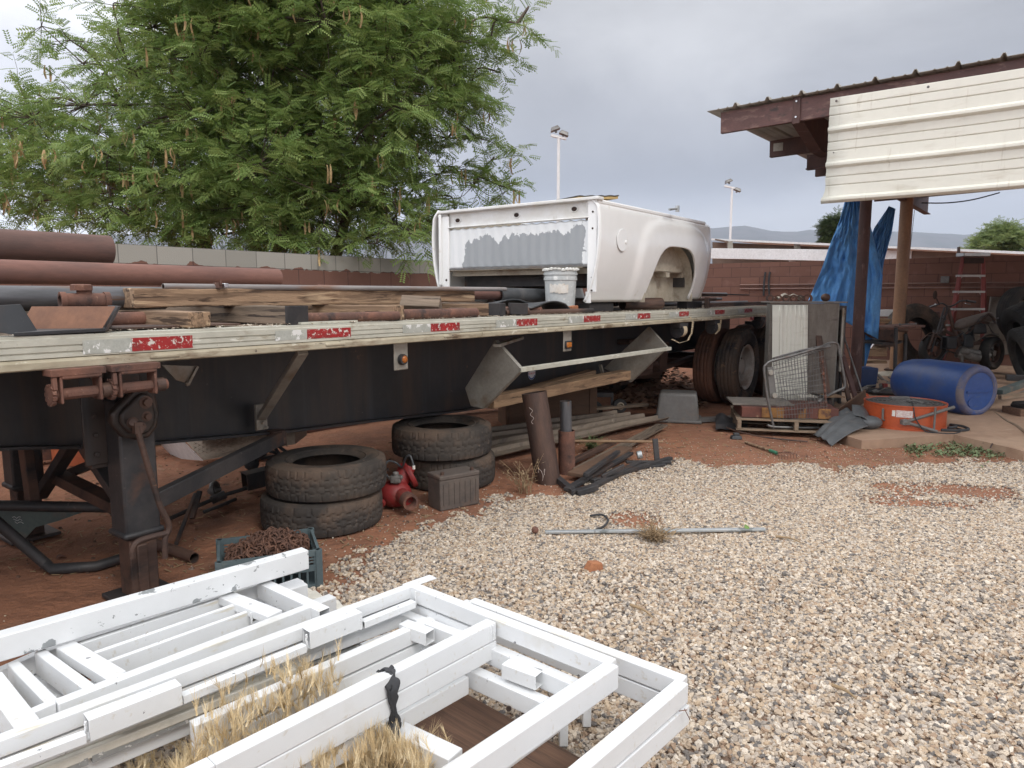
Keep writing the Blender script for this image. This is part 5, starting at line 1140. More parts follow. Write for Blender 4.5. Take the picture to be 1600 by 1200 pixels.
tyre_thing('tyre', 'upper tyre of the rear stack, below the folding side plate', (c2[0] - .02, c2[1], .36), .386, .24, group=g_)
# ================================================================ RED VALVE
t = thing('fire_pump_valve', 'red cast valve with a rusty open port between the two tyre stacks', 'valve', G(620, 796)); c = Vector((-.80, 4.68, .105)); MV = Matrix.Translation(c) @ Matrix.Scale(.82, 4); F_ = Vector((.25, -.95, .05)).normalized(); Rr = Vector((.95, .25, 0))
m = MB().sph((0, 0, 0), (.14, .12, .115), 24); m.tube((.04, -.03, .01), (.13, -.17, -.005), .062, 20); m.tube((-.1, 0, 0), (-.17, -.02, -.0), .055, 18); m.tube((0, .02, 0), (.09, .12, .20), .07, 20); m.tube((-.09, -.10, -.05), (-.10, -.135, -.055), .035, 14)
ob('body', m, M_['redpaint'], t, MV, ang=50)
m = MB().pipe((.12, -.155, -.004), (.165, -.225, -.010), .066, .046, 24); ob('port', m, M_['rust'], t, MV)
m = MB().lathe([(0, -.02), (.11, -.02), (.115, -.01), (.115, .01), (.11, .02), (0, .02)], 24, Matrix.Translation((.11, .10, .13)) @ Matrix.Rotation(R(62), 4, 'Y') @ Matrix.Rotation(R(-20), 4, 'X')); 
for k in range(6): a = k * 1.047; m.tube((.11, .10, .13), (.111, .10, .13), .01, 6)
ob('flange', m, M_['redpaint'], t, MV)
m = MB().box((.02, -.06, .14), (.085, .07, .06)); m.tube((.02, -.06, .10), (.02, -.06, .2), .026, 12); m.tube((-.04, -.07, .15), (.08, -.08, .16), .018, 10); ob('valve_fitting', m, M_['engine'], t, MV, bevel=.008)
m = MB().path([(-.03, -.07, .15), (-.07, -.06, .20), (-.06, .0, .27), (.0, .06, .25), (.06, .02, .22), (.10, -.03, .31), (.14, -.05, .33), (.17, -.07, .25)], .009, 8, smooth=4); ob('hose', m, M_['blkplastic'], t, MV)
ob('hose_end', MB().tube((.17, -.07, .255), (.172, -.072, .225), .012, 8), M_['bucketlabel'], t, MV)
# ================================================================ BATTERY
bc = Vector((-.405, 4.76, 0)); t = thing('battery', 'dusty grey brown car battery on the dirt in front of the rear tyre stack', 'battery', bc); Mb_ = Matrix.Translation(bc) @ Matrix.Rotation(R(36), 4, 'Z')
ob('case', MB().box((0, 0, .105), (.315, .17, .21)), M_['battery'], t, Mb_, bevel=.008); ob('lid', MB().box((0, 0, .225), (.32, .176, .032)), M_['battery'], t, Mb_, bevel=.008)
for x in (-.12, .12): ob('terminal', MB().tube((x, -.05, .235), (x, -.05, .262), .012, 12), M_['rustdark'], t, Mb_)
m = MB()
for k in range(7): m.box((-.13 + k * .043, -.087, .11), (.006, .006, .15))
ob('case_ribs', m, M_['battery'], t, Mb_)
# ================================================================ STANDING PIPES
p0 = G(862, 757); th = open_pipe('standing_pipe', 'tall leaning rusty brown pipe with chalk marks, standing by the gravel edge', (p0.x - .02, p0.y + .07, -.02), (p0.x - .135, p0.y + .12, .70), .098, .009, M_['rustdark'], seg=48)
pz = Vector((p0.x - .02, p0.y + .07, -.02)); pt = Vector((p0.x - .135, p0.y + .12, .70)); ax_ = (pt - pz).normalized(); vw = (-pz).copy(); vw.z = 0; vw = (vw - ax_ * vw.dot(ax_)).normalized(); sd = vw.cross(ax_).normalized()
def on_pipe(h, a): return pz + ax_ * h + (vw * math.cos(a) + sd * math.sin(a)) * .0995
M_['chalk'] = mat('chalk_mark', (.42, .36, .32), (.34, .28, .25), 60, .9, 0, 0)
for q, h0 in ((0, .50), (1, .08)):
    s_ = .0; pts = []
    for k in range(26):
        tt = k / 25; pts.append(on_pipe(h0 + .13 * tt if q == 0 else h0 + .02 + .045 * math.sin(tt * 9), (.42 if q == 0 else .05 + .5 * tt) + (.12 * math.sin(tt * 14) if q == 0 else .1 * math.cos(tt * 13))))
    ob('chalk_writing', MB().path(pts, .0022, 4), M_['chalk'], th)
p1 = G(881, 744); open_pipe('standing_pipe', 'shorter wide rusty pipe standing right of the tall leaning one', (p1.x + .03, p1.y + .08, -.02), (p1.x + .025, p1.y + .08, .36), .068, .005, M_['rust'], seg=36)
open_pipe('standing_pipe', 'narrow grey pipe standing upright inside the shorter wide pipe', (p1.x + .03, p1.y + .08, .0), (p1.x + .015, p1.y + .09, .60), .047, .006, M_['greypipe'], seg=32)
# ================================================================ CRATE OF CHAIN
cc = Vector(((G(385, 893, 0)).x, 3.62, 0)); cc = Vector((-1.235, 3.43, 0)); t = thing('milk_crate', 'faded teal plastic crate behind the peeling white beam', 'crate', cc); Mc = Matrix.Translation(cc) @ Matrix.Rotation(R(22), 4, 'Z')
m = MB(); L_, Wd, Hh = .46, .34, .20
for sx in (-1, 1): 
    for z in (.01, .11, Hh - .015): m.box((sx * L_ / 2, 0, z), (.014, Wd, .03 if z < .2 else .035))
    for k in range(9): m.box((sx * L_ / 2, -Wd / 2 + Wd * (k + .5) / 9, .10), (.008, .010, .18))
for sy in (-1, 1):
    for z in (.01, .11, Hh - .015): m.box((0, sy * Wd / 2, z), (L_, .014, .03 if z < .2 else .035))
    for k in range(12): m.box((-L_ / 2 + L_ * (k + .5) / 12, sy * Wd / 2, .10), (.010, .008, .18))
    for k in range(3): m.box((0, sy * Wd / 2, .14 + k * .016), (L_, .010, .006))
m.box((0, 0, .012), (L_, Wd, .01))
for sx in (-1, 1):
    for sy in (-1, 1): m.box((sx * L_ / 2, sy * Wd / 2, Hh / 2), (.03, .03, Hh))
ob('crate_body', m, M_['milk'], t, Mc)
def link_mb(): 
    pts = [(.022, 0, 0), (.018, .011, 0), (0, .013, 0), (-.018, .011, 0), (-.022, 0, 0), (-.018, -.011, 0), (0, -.013, 0), (.018, -.011, 0)]
    return MB().path(pts, .0045, 6, closed=True)
lk = link_mb(); m = MB(); rc_ = random.Random(4)
for k in range(950):
    x, y = rc_.uniform(-.19, .19), rc_.uniform(-.13, .13); z = rc_.uniform(.10, .175) + .085 * max(0, 1 - ((x - .02) / .2) ** 2 - (y / .15) ** 2)
    m.add(lk.v, lk.f, Matrix.Translation((x, y, z)) @ Euler((rc_.random() * 6, rc_.random() * 6, rc_.random() * 6)).to_matrix().to_4x4())
ch = single('chain', 'heap of rusty chain filling the teal crate', 'chain', m, M_['chain'], Mc, ang=60)
# ================================================================ PIPE LENGTHS by the landing leg
a, b = G(168, 845), G(304, 880); open_pipe('pipe_offcut', 'dark pipe on the dirt behind the landing leg, open end toward the crate', (a.x, a.y + .1, .035), (b.x, b.y, .03), .030, .004, M_['rustdark'])
a, b = G(0, 820, .28), G(78, 890, .04); t = thing('bent_pipe_frame', 'dark bent pipe frame with a dull teal plate at the left under the trailer', 'pipe frame', (b.x, b.y, 0))
P_ = [D(-60, 765, 3.4), D(0, 820, 3.5), G(70, 880, .05), G(82, 889, .035), G(150, 885, .03), G(205, 868, .03)]; ob('bent_pipe', MB().path(P_, .028, 12), M_['blackrust'], t, ang=50)
P_ = [D(-60, 789, 3.75), D(178, 793, 3.95)]; ob('cross_pipe', MB().tube(P_[0], P_[1], .030, 14), M_['blackrust'], t)
ob('end_ring', MB().tube(D(176, 793, 3.93), D(182, 800, 3.9), .034, 12), M_['greypipe'], t)
ps = [D(*q, 3.85) for q in ((-60, 798), (128, 801), (88, 815), (55, 824), (36, 845), (18, 838), (-10, 800 + 22), (-60, 812))]; pl = ob('gusset_plate', MB().slab(ps, (0, .01, 0)), M_['teal'], t)
m = MB()
for k in range(3):
    q0 = D(20 + k * 2, 808 + k * 4, 3.84); pts = [q0 + Vector((.012 * i, -.004, .006 * math.sin(i * 2.3 + k))) for i in range(5)]; m.path(pts, .0012, 4)
ob('paint_scribble', m, M_['white'], pl)
a, b = D(80, 868, 4.05), D(97, 876, 3.75); open_pipe('pipe_offcut', 'short open pipe end poking out by the far landing leg foot', a, b, .028, .005, M_['rust'])
# ================================================================ THINGS BEHIND, UNDER THE TRAILER
tag(beam('rusty_beam', TW(3.35, 3.15, .055), TW(6.2, 2.9, .06), .10, .11, M_['rustpipe'], bevel=.004), 'long rusty square beam lying on the dirt along the wall side', 'steel beam')
tag(beam('rusty_beam', TW(1.2, 3.75, .10), TW(3.5, 3.7, .10), .10, .12, M_['rust'], bevel=.004), 'rusty beam continuing left behind the diamond plate box', 'steel beam')
tag(beam('rusty_beam', TW(5.2, 2.6, .16), TW(6.6, 2.2, .18), .12, .08, M_['rustdark'], bevel=.004), 'shorter brown beam resting at the end of the long rusty one', 'steel beam')
# diamond plate box: white ends, tipped
t = thing('toolbox', 'tipped white toolbox with a tan diamond plate face, seen under the trailer beam', 'toolbox', G(330, 716)); A1, B1, C1, D1 = D(282, 692, 6.0), D(322, 715, 5.75), D(460, 693, 6.2), D(462, 672, 6.3)
m = MB(); a_, b_2, c_, d_ = D(281, 690, 6.0), D(318, 719, 5.8), D(385, 707, 6.0), D(462, 690, 6.3); tp1, tp2 = D(283, 680, 6.0), D(462, 668, 6.3)
m.slab([D(281, 680, 5.9), D(318, 719, 5.8), D(461, 694, 6.2), D(461, 670, 6.3)], (.02, .3, .02)); ob('body', m, M_['tread'], t, ang=0)
m = MB(); m.slab([D(242, 685, 6.4), D(280, 683, 5.9), D(317, 720, 5.79), D(272, 716, 6.3)], (0, .01, 0)); ob('end_panel', m, M_['white'], t, ang=0)
m = MB(); m.slab([D(318, 687, 5.86), D(461, 670, 6.28), D(459, 668, 6.4), D(300, 681, 6.2)], (0, 0, .01)); ob('lid', m, M_['white'], t, ang=0)
n_ = MB()
for i in range(24):
    for j in range(6):
        f_, g2 = (i + .5) / 24, (j + .5) / 6; q = D(300 + 150 * f_, 690 + 20 * g2 - 12 * f_, 5.79 + .42 * f_ - .02); n_.bar(q, q + Vector((.016, .01, .012 * (1 if (i + j) % 2 else -1))), .004, .004)
ob('tread_pattern', n_, M_['tread'], t)
# orange tubs far left under the trailer
for lab, x, y, r_, h_, tl in (('large orange plastic tub behind the landing legs', 152, 700, .30, .52, 0), ('smaller pinkish orange tub slumped in front of the large one', 118, 722, .22, .34, 8)):
    g0 = D(x, y, 6.1); m = MB().lathe([(0, 0), (r_ * .82, 0), (r_ * .84, .02), (r_ * .97, h_ * .8), (r_ * 1.05, h_ * .82), (r_ * 1.05, h_), (r_ * .98, h_), (r_ * .8, .05), (0, .05)], 32, Matrix.Translation((g0.x, g0.y, 0)) @ Matrix.Rotation(R(tl), 4, 'Y'))
    single('plastic_tub', lab, 'tub', m, M_['orangebin'])
# low table/rack silhouette far left
t = thing('metal_rack', 'low dark metal rack with a pale top edge at the far left under the trailer', 'rack', D(10, 760, 6.5)); m = MB()
a, b = D(-70, 722, 6.3), D(35, 720, 6.3); m.bar(a, b, .03, .03); m.bar(D(-70, 714, 6.6), D(24, 708, 6.6), .02, .02); 
for x in (-60, 30): q = D(x, 722, 6.3); m.bar(q, (q.x, q.y, 0), .035, .035)
m.bar(D(24, 708, 6.6), b, .03, .03); ob('rack_frame', m, M_['blackrust'], t); ob('top_edge', MB().bar(D(-70, 727, 6.28), D(34, 722, 6.28), .012, .012), M_['alu2'], t)
tag(beam('timber', D(-60, 762, 6.2), D(40, 745, 6.4), .1, .05, M_['woodgrey']), 'grey board lying on the dirt at the far left under the trailer', 'timber')
# black bicycle-ish scrap between leg and tyres: rods, hubs, a box channel
t = thing('scrap_axle', 'dark scrap axle and rods on the dirt left of the front tyre stack', 'scrap metal', G(350, 775)); m = MB()
q = lambda x, y, z=.04: G(x, y, z)
m.path([q(262, 812), q(310, 790, .06), q(345, 775, .07), q(385, 763, .09)], .014, 8); m.bar(q(300, 810, .05), q(312, 768, .18), .03, .02); m.bar(q(275, 850, .06), q(305, 772, .15), .018, .018); m.tube(q(330, 782, .05), q(352, 772, .08), .03, 12)
m.path([q(318, 800, .03), q(345, 790, .04), q(368, 780, .04)], .012, 6); ob('rods', m, M_['blackrust'], t)
m = MB().lathe([(.02, -.012), (.06, -.014), (.064, 0), (.06, .014), (.02, .012)], 20, Matrix.Translation(q(336, 765, .10)) @ Matrix.Rotation(R(80), 4, 'Y')); m.tube(q(326, 768, .1), q(344, 764, .1), .02, 10); ob('hub', m, M_['galv'], t)
t = thing('channel_box', 'dark open ended steel box section leaning by the front tyres', 'steel section', G(395, 775)); m = MB().bar(G(382, 752, .10), G(440, 738, .12), .12, .12, 0, .008); ob('section', m, M_['blackrust'], t)
t = thing('steering_column', 'black rubber boot and thin rods of a car steering column behind the front tyres', 'car part', G(410, 730)); m = MB().sph(D(393, 724, 5.3), (.06, .05, .055), 12); m.tube(D(398, 715, 5.3), D(412, 706, 5.3), .035, 12); ob('boot', m, M_['rubberstrap'], t)
m = MB()
for a, b in (((408, 716), (445, 710)), ((405, 700), (448, 712)), ((425, 690), (470, 722)), ((405, 697), (430, 695)), ((430, 700), (444, 722))): m.bar(D(*a, 5.35), D(*b, 5.4), .022, .022)
ob('rods', m, M_['blackrust'], t)
# brown wooden boxes under the beam
t = thing('plywood_box', 'large brown plywood box standing under the trailer behind the standing pipes', 'wooden box', TW(6.2, 1.9, 0)); cb2 = D(845, 650, 7.7); Mx = Matrix.Translation((cb2.x + .12, 7.75, 0)) @ Matrix.Rotation(R(12), 4, 'Z'); m = MB().box((0, .2, .26), (1.05, .45, .52)); ob('box', m, M_['ply'], t, Mx, bevel=.006)
ob('batten', MB().box((.46, -.03, .26), (.05, .014, .50)), M_['ply'], t, Mx); ob('batten', MB().box((-.46, -.03, .26), (.05, .014, .50)), M_['ply'], t, Mx)
# dolly with pale wheels
t = thing('hand_dolly', 'black dolly with two pale hub wheels under the trailer right of the plywood box', 'dolly', G(935, 648)); m = MB(); 
ob('frame', MB().box((1.0, 8.45, .27), (.42, .3, .05)).bar((.8, 8.3, .12), (.8, 8.3, .27), .03, .03).bar((1.2, 8.35, .12), (1.2, 8.35, .27), .03, .03), M_['black'], t)
for (x, y, r_) in ((927, 640, .11), (968, 634, .085)):
    q = D(x, y, 8.3); Mx = Matrix.Translation((q.x, 8.3, q.z)) @ Matrix.Rotation(R(90), 4, 'X') @ Matrix.Rotation(R(12), 4, 'Y')
    wh = ob('wheel', MB().lathe([(0, -.03), (r_ * .55, -.03), (r_ * .55, .035), (r_ * .4, .045), (.02, .02), (0, .05)], 24, Mx), M_['dolly'], t); ob('tyre', MB().lathe([(r_ * .55, -.03), (r_, -.025), (r_ * 1.02, 0), (r_, .025), (r_ * .55, .03)], 24, Mx, closed=True), M_['tyreclean'], wh)
# wood beams carried by the rack
o = beam('timber', TF @ TV(762, 628, .45), TF @ TV(986, 584, .45), .13, .10, M_['woodtan'], bevel=.005, wob=.004); tag(o, 'long tan timber lying in the side rack under the deck', 'timber', 'timbers in the side rack')
o = beam('timber', TF @ TV(835, 609, .62), TF @ TV(925, 584, .62), .10, .085, M_['woodtan'], bevel=.005, wob=.004); tag(o, 'short tan timber behind the long one in the side rack', 'timber', 'timbers in the side rack')
# corrugated sheets and planks lying on the dirt behind pipes
t = thing('roofing_sheet', 'long corrugated grey roofing sheet lying on the dirt behind the standing pipes', 'roofing sheet', TW(5.3, .8, 0))
c0, c1_, c2_, c3 = TZ(742, 700, .10), TZ(765, 722, .03), TZ(1050, 656, .05), TZ(960, 645, .10)
def rsh(a, b):
    p = (c1_.lerp(c2_, a)).lerp(TZ(735, 676, .12).lerp(c3, a), b); k = b * 4.2; f = k - math.floor(k); rib = .035 if f < .16 else (.0 if f > .3 else .035 * (1 - (f - .16) / .14)); return (p.x, p.y, p.z + rib + .015 * noise.noise(Vector((a * 3, b * 2, 0))))
M_['oldsheet'] = mat('dusty_brown_sheet', (.25, .20, .155), (.17, .135, .105), 2, .7, .05, .1, 40, (1, 3, 1), over=[((.11, .085, .068), 3, .55, .7, (1, 5, 1)), ((.36, .31, .25), 5, .6, .7)])
o = ob('sheet', MB().grid(rsh, 30, 90), M_['oldsheet'], t, TF, ang=40)
o = beam('board', TW(5.6, 1.35, .13), TW(6.8, .72, .13), .10, .03, M_['woodgrey']); tag(o, 'pale narrow board on the far edge of the roofing sheet', 'board')
o = beam('board', G(905, 735, .05), G(1035, 664, .06), .12, .025, M_['woodgrey']); tag(o, 'brown-grey board lying between the roofing sheet and the black frame', 'board')
o = beam('steel_angle', G(892, 722, .06), G(960, 690, .10), .05, .04, M_['rustdark']); tag(o, 'rusty steel angle pointing away beside the standing pipes', 'steel angle')
o = beam('board', G(898, 742, .06), G(978, 700, .08), .13, .03, M_['ply']); tag(o, 'short brown board across the black frame', 'board')
single('broomstick', 'thin pale wooden stick lying on top of the black folding frame', 'stick', MB().tube(G(890, 689, .14), G(1036, 690, .12), .012, 10), M_['woodtan'])
# black steel frame
t = thing('folding_stand', 'black folding steel frame lying on the gravel edge by the standing pipes', 'steel frame', G(960, 740)); m = MB()
m.bar(G(886, 765, .03), G(985, 708, .06), .06, .025); m.bar(G(912, 768, .02), G(1000, 722, .05), .05, .03); m.bar(G(925, 752, .03), G(1048, 716, .04), .045, .03); m.bar(G(978, 722, .04), G(1048, 722, .03), .05, .02); ob('rails', m, M_['blackrust'], t, bevel=.003)
m = MB().bar(G(915, 742, .10), G(966, 706, .10), .04, .03); m.bar(G(900, 770, .02), G(932, 760, .05), .07, .04); m.bar(G(868, 745, .03), G(898, 770, .02), .05, .04); m.bar(G(940, 745, .05), G(975, 728, .12), .03, .03); m.bar(G(1000, 730, .02), G(1040, 726, .02), .06, .02); ob('crossbars', m, M_['blackrust'], t, bevel=.003)
q = G(1027, 720, .03); m = MB().bar((q.x, q.y, .02), (q.x - .02, q.y + .02, .22), .045, .03); ob('upright', m, M_['blackrust'], t, bevel=.003)
q = G(999, 716, .04); ob('roller', MB().lathe([(0, -.02), (.035, -.02), (.035, .02), (0, .02)], 16, Matrix.Translation(q + Vector((0, 0, .03))) @ Matrix.Rotation(R(80), 4, 'Y')), M_['galvstrip'], t)
# grey tub upside down
g0 = Vector((1.93, 8.1, 0)); Mx = Matrix.Translation(g0) @ Matrix.Rotation(R(-14), 4, 'Z'); t = thing('plastic_tub', 'grey plastic tub upside down on the dirt left of the dual wheels', 'tub', g0)
m = MB().box((0, 0, .175), (.50, .40, .33), taper=.84); ob('shell', m, M_['greyplastic'], t, Mx, bevel=.03, seg=3); ob('rim', MB().box((0, 0, .02), (.545, .445, .035)), M_['greyplastic'], t, Mx, bevel=.012)
# dirt clods and leaves under the rear; small things on the ground
rr_ = random.Random(9)
m = MB()
for k in range(1500):
    x, y = rr_.uniform(965, 1105), rr_.uniform(592, 640); q = G(x, y); q.y = min(q.y, 12);  a = rr_.random() * 6; s_ = rr_.uniform(.03, .07); z = rr_.uniform(.0, .05) + max(0, (618 - y) / 26) * .30 * (.5 + .5 * math.sin(x * .08)); dv = Vector((math.cos(a), math.sin(a), rr_.uniform(-.5, .5))) * s_; dw = Vector((-math.sin(a), math.cos(a), rr_.uniform(-.5, .5))) * s_ * .6
    m.add([tuple(q + dv + Vector((0, 0, z))), tuple(q + dw + Vector((0, 0, z))), tuple(q - dv + Vector((0, 0, z))), tuple(q - dw + Vector((0, 0, z)))], [(0, 1, 2, 3)])
M_['litter'] = mat('dead_leaves', (.20, .10, .06), (.28, .17, .11), 20, .9, 0, 0); o = ob('leaf_litter', m, M_['litter'], ang=0); tag(o, 'drift of dead brown leaves under the rear of the trailer', 'leaf litter', kind='stuff')
# twigs and chips on the dirt
m = MB()
for k in range(2200):
    if k % 2: q = G(rr_.uniform(-40, 760), rr_.uniform(690, 900))
    else: q = G(rr_.uniform(1010, 1440), rr_.uniform(655, 760))
    if q.y > 12: continue
    if gdens(q.x, q.y) > .6: continue
    a = rr_.random() * 6; l = rr_.uniform(.01, .06); z = gz(q.x, q.y) + .004; m.bar((q.x, q.y, z), (q.x + math.cos(a) * l, q.y + math.sin(a) * l, z + rr_.uniform(0, .01)), .003 + rr_.random() * .003, .003)
tag(ob('twigs', m, M_['weeddry'], ang=0), 'scattered dry twigs and chips on the red dirt', 'twigs', kind='stuff')
# darker clods and scrap bits on the dirt
m = MB()
for k in range(420):
    q = G(rr_.uniform(-40, 640), rr_.uniform(700, 905)) if k % 3 else G(rr_.uniform(1010, 1440), rr_.uniform(655, 735))
    if q.y > 12 or gdens(q.x, q.y) > .5: continue
    s_ = rr_.uniform(.006, .022); m.box((q.x, q.y, s_ * .3), (s_, s_ * rr_.uniform(.5, 1), s_ * .6), taper=rr_.uniform(.4, .8))
M_['clod'] = mat('dirt_clod', (.16, .085, .055), (.10, .06, .045), 20, .95, 0, .3, over=[((.24, .2, .17), 9, .58, .62)]); tag(ob('dirt_clods', m, M_['clod'], ang=60), 'small dirt clods and stones scattered on the red dirt', 'clods', kind='stuff')
# ---- small ground items
a, b = G(836, 831, .034), G(1195, 827, .034); t = thing('metal_strip', 'long thin galvanised strip lying across the gravel with a ball at its left end', 'metal strip', a)
m = MB().bar(a + Vector((.06, 0, .0)), b, .034, .014); ob('strip', m, M_['galvstrip'], t, bevel=.002); ob('ball', MB().sph(a + Vector((0, 0, .012)), .022, 14), M_['rust'], t)
l_ = G(1168, 829, .03); single('leaf', 'single green leaf on the galvanised strip', 'leaf', MB().grid(lambda a_, b_: (l_.x + (a_ - .5) * .03 * math.sin(b_ * 3.1), l_.y - .01 + b_ * .05, l_.z + .01 + .02 * b_ - .01 * abs(a_ - .5)), 4, 6), M_['greenleaf'])
q = G(927, 893); m = MB().box((0, 0, .028), (.10, .065, .055), taper=.7); single('brick_chip', 'broken orange brick chip lying on the gravel', 'brick', m, M_['brick'], Matrix.Translation((q.x, q.y, 0)) @ Matrix.Rotation(R(30), 4, 'Z') @ Matrix.Rotation(R(12), 4, 'Y'), bevel=.008)
q = G(1349, 694); m = MB().tube((-.075, 0, .03), (.075, 0, .03), .03, 18); m.lathe([(0, 0), (.031, 0), (.031, .004), (0, .004)], 18, Matrix.Translation((.072, 0, .03)) @ Matrix.Rotation(R(90), 4, 'Y')); single('drink_can', 'faded pink and white can lying on the dirt below the slab edge', 'can', m, mat('faded_can', (.62, .42, .36), (.45, .16, .13), 30, .6, 0, 0), Matrix.Translation((q.x, q.y, 0)) @ Matrix.Rotation(R(-6), 4, 'Z'))
q = G(1150, 686); t = thing('plastic_block', 'small black plastic foot on the dirt below the pallet', 'plastic part', q); ob('foot', MB().box((q.x, q.y, .02), (.11, .08, .035), taper=.8), M_['blkplastic'], t, bevel=.006); ob('socket', MB().box((q.x, q.y, .05), (.055, .045, .03)), M_['blkplastic'], t, bevel=.004)
single('rubber_strip', 'thin black curved rubber strip lying on the gravel above the galvanised strip', 'strip', MB().path([G(922, 806, .03), G(940, 804, .035), G(950, 812, .03), G(944, 822, .03), G(930, 828, .028)], .007, 6, smooth=4), M_['rubberstrap'])
for lab, a, b in (('dry brown stick lying on the gravel at the lower right', (1300, 1070), (1338, 1092)), ('thin dry twig on the gravel right of the strip end', (1212, 838), (1252, 848)), ('thin pale twig on the gravel left of the lower stick', (985, 945), (1020, 965))):
    single('stick', lab, 'stick', MB().path([G(a[0], a[1], .03), G((a[0] + b[0]) / 2 + 3, (a[1] + b[1]) / 2 - 2, .032), G(b[0], b[1], .028)], [.007, .003], 6, smooth=4), M_['weeddry'])
# rake
t = thing('garden_rake', 'small hand rake with a wooden handle and green collar on the dirt', 'rake', G(1190, 702)); a, b, c = G(1165, 691, .02), G(1203, 704, .02), G(1214, 708, .02)
ob('handle', MB().tube(a, b, .013, 10), M_['wood'], t); ob('collar', MB().tube(b, c, .016, 10), mat('green_collar', (.05, .20, .12), None, 5, .5), t)
m = MB(); cd = (c - b).normalized(); sd2 = Vector((-cd.y, cd.x, 0))
for k in range(-3, 4): e = c + cd * .16 + sd2 * k * .03; m.path([c, c.lerp(e, .6) + Vector((0, 0, .03)), e + Vector((0, 0, .02)), e + Vector((0, 0, -.015))], .003, 5)
ob('tines', m, M_['rust'], t)
# old tarred hose and strip by the pallet
single('hose', 'thin dark rod curving over the dirt below the pallet', 'rod', MB().path([G(1135, 668, .05), G(1160, 676, .03), G(1200, 684, .02), G(1262, 690, .02)], .008, 6, smooth=4), M_['rustdark'])
t = single('steel_scrap', 'dark lump of bent sheet lying left of the pallet', 'scrap metal', MB().grid(lambda a_, b_: tuple(G(1118 + 50 * a_, 676 - 18 * b_) + Vector((0, 0, .03 + .05 * noise.noise(Vector((a_ * 3, b_ * 3, 5))) + .04 * b_))), 10, 6), M_['blackrust'])
single('flat_bar', 'dark grey flat channel lying on the dirt behind the upturned tub', 'steel bar', MB().bar(G(1088, 656, .03), G(1165, 652, .03), .12, .04), M_['greyplastic'])
# weeds
def weed(name, label, p, n, h_, sp_, m_, seed, leafy=True, cat='weed'):
    rg = random.Random(seed); mb = MB(); lf_ = MB()
    for k in range(n):
        a = rg.random() * 6.28; l = h_ * (.5 + .7 * rg.random()); q = Vector(p) + Vector((rg.uniform(-1, 1), rg.uniform(-1, 1), 0)) * sp_ * .25; out_ = Vector((math.cos(a), math.sin(a), 0)) * sp_ * rg.random(); P_ = [q, q + out_ * .35 + Vector((0, 0, l * .5)), q + out_ + Vector((0, 0, l * (.85 + .1 * rg.random())))]
        mb.path(P_, [.0028, .001], 4, smooth=3)
        for j in range(9 if leafy else 4):
            t_ = .25 + .75 * j / 9; b0 = P_[0].lerp(P_[2], t_) + out_ * .05; a2 = rg.random() * 6.28; ll = rg.uniform(.02, .05); d_ = Vector((math.cos(a2), math.sin(a2), rg.uniform(-.1, .7))) * ll; s2 = Vector((-math.sin(a2), math.cos(a2), 0)) * ll * .16
            lf_.add([tuple(b0), tuple(b0 + d_ * .5 + s2), tuple(b0 + d_), tuple(b0 + d_ * .5 - s2)], [(0, 1, 2, 3)])
    t = thing(name, label, cat, p); ob('stems', mb, m_, t, ang=60); ob('leaves', lf_, m_, t, ang=0); return t
weed('weed', 'sparse green-brown weed growing at the foot of the tall leaning pipe', G(822, 770), 16, .26, .2, M_['weeddry'], 1)
weed('weed', 'small green tuft growing beside the roofing sheet', G(925, 706), 40, .15, .16, M_['weedgreen'], 2)
t = weed('tumbleweed', 'wispy dry brown weed growing across the galvanised strip', G(1022, 846), 44, .15, .20, M_['weeddry'], 3, False, cat='weed')
m = MB(); rg = random.Random(21)
lo_, hi_ = None, None
for k in range(2600):
    x = rg.uniform(1415, 1640); y = 706 + rg.gauss(0, 7) + (0 if x > 1440 else (1440 - x) * -.25); 
    if noise.noise(Vector((x * .03, y * .08, 3))) < -.22: continue
    q = G(x, y); a = rg.random() * 6.28; l = rg.uniform(.012, .04); z = gz(q.x, q.y) + rg.uniform(.0, .03); d_ = Vector((math.cos(a), math.sin(a), rg.uniform(.0, .9))) * l; s2 = Vector((-math.sin(a), math.cos(a), .2)) * l * .35; b0 = Vector((q.x, q.y, z)); m.add([tuple(b0), tuple(b0 + d_ * .5 + s2), tuple(b0 + d_), tuple(b0 + d_ * .5 - s2)], [(0, 1, 2, 3)])
M_['cover'] = mat('ground_cover', (.12, .17, .08), (.17, .20, .10), 40, .8, 0, 0); tag(ob('ground_cover', m, M_['cover'], ang=0), 'low green weeds creeping along the slab edge', 'weeds', kind='stuff')
# ================================================================ AWNING (open steel canopy): roof sheet, fascia, rafters, posts
PZ = .12
aw = thing('steel_canopy', 'open steel canopy with brown beams and a cream ribbed sheet on its front', 'canopy', TW(9.8, -1.0, .15))
def Aw(name, mb, m, parent=None, **k): return ob(name, mb, m, parent or aw, TF, **k)
RU0, RU1, RV0, RV1 = 6.02, 15.0, -.27, -5.4
RZ = lambda u, v: 3.262 + (u - 6.1) * .022 + (-.27 - v) * .020
pr_ = [(0, 0), (.10, .0), (.115, .008), (.13, .0), (.19, .0), (.205, .008), (.22, 0), (.255, 0), (.272, .032), (.292, .032), (.305, .0)]
mb = MB(); cols_ = []
for k in range(17):
    for a, b in pr_[:-1]: cols_.append((RV0 + .03 - k * .305 - a, b))
nn_ = len(cols_)
for u in (RU0, 9, 12, RU1):
    for v, b in cols_: mb.v.append((u, v, RZ(u, v) + b))
for i in range(3):
    for j in range(nn_ - 1): mb.f.append((i * nn_ + j, i * nn_ + j + 1, (i + 1) * nn_ + j + 1, (i + 1) * nn_ + j))
o = Aw('roof_sheet', mb, M_['roofsheet'], ang=20); s_ = o.modifiers.new('s', 'SOLIDIFY'); s_.thickness = .006
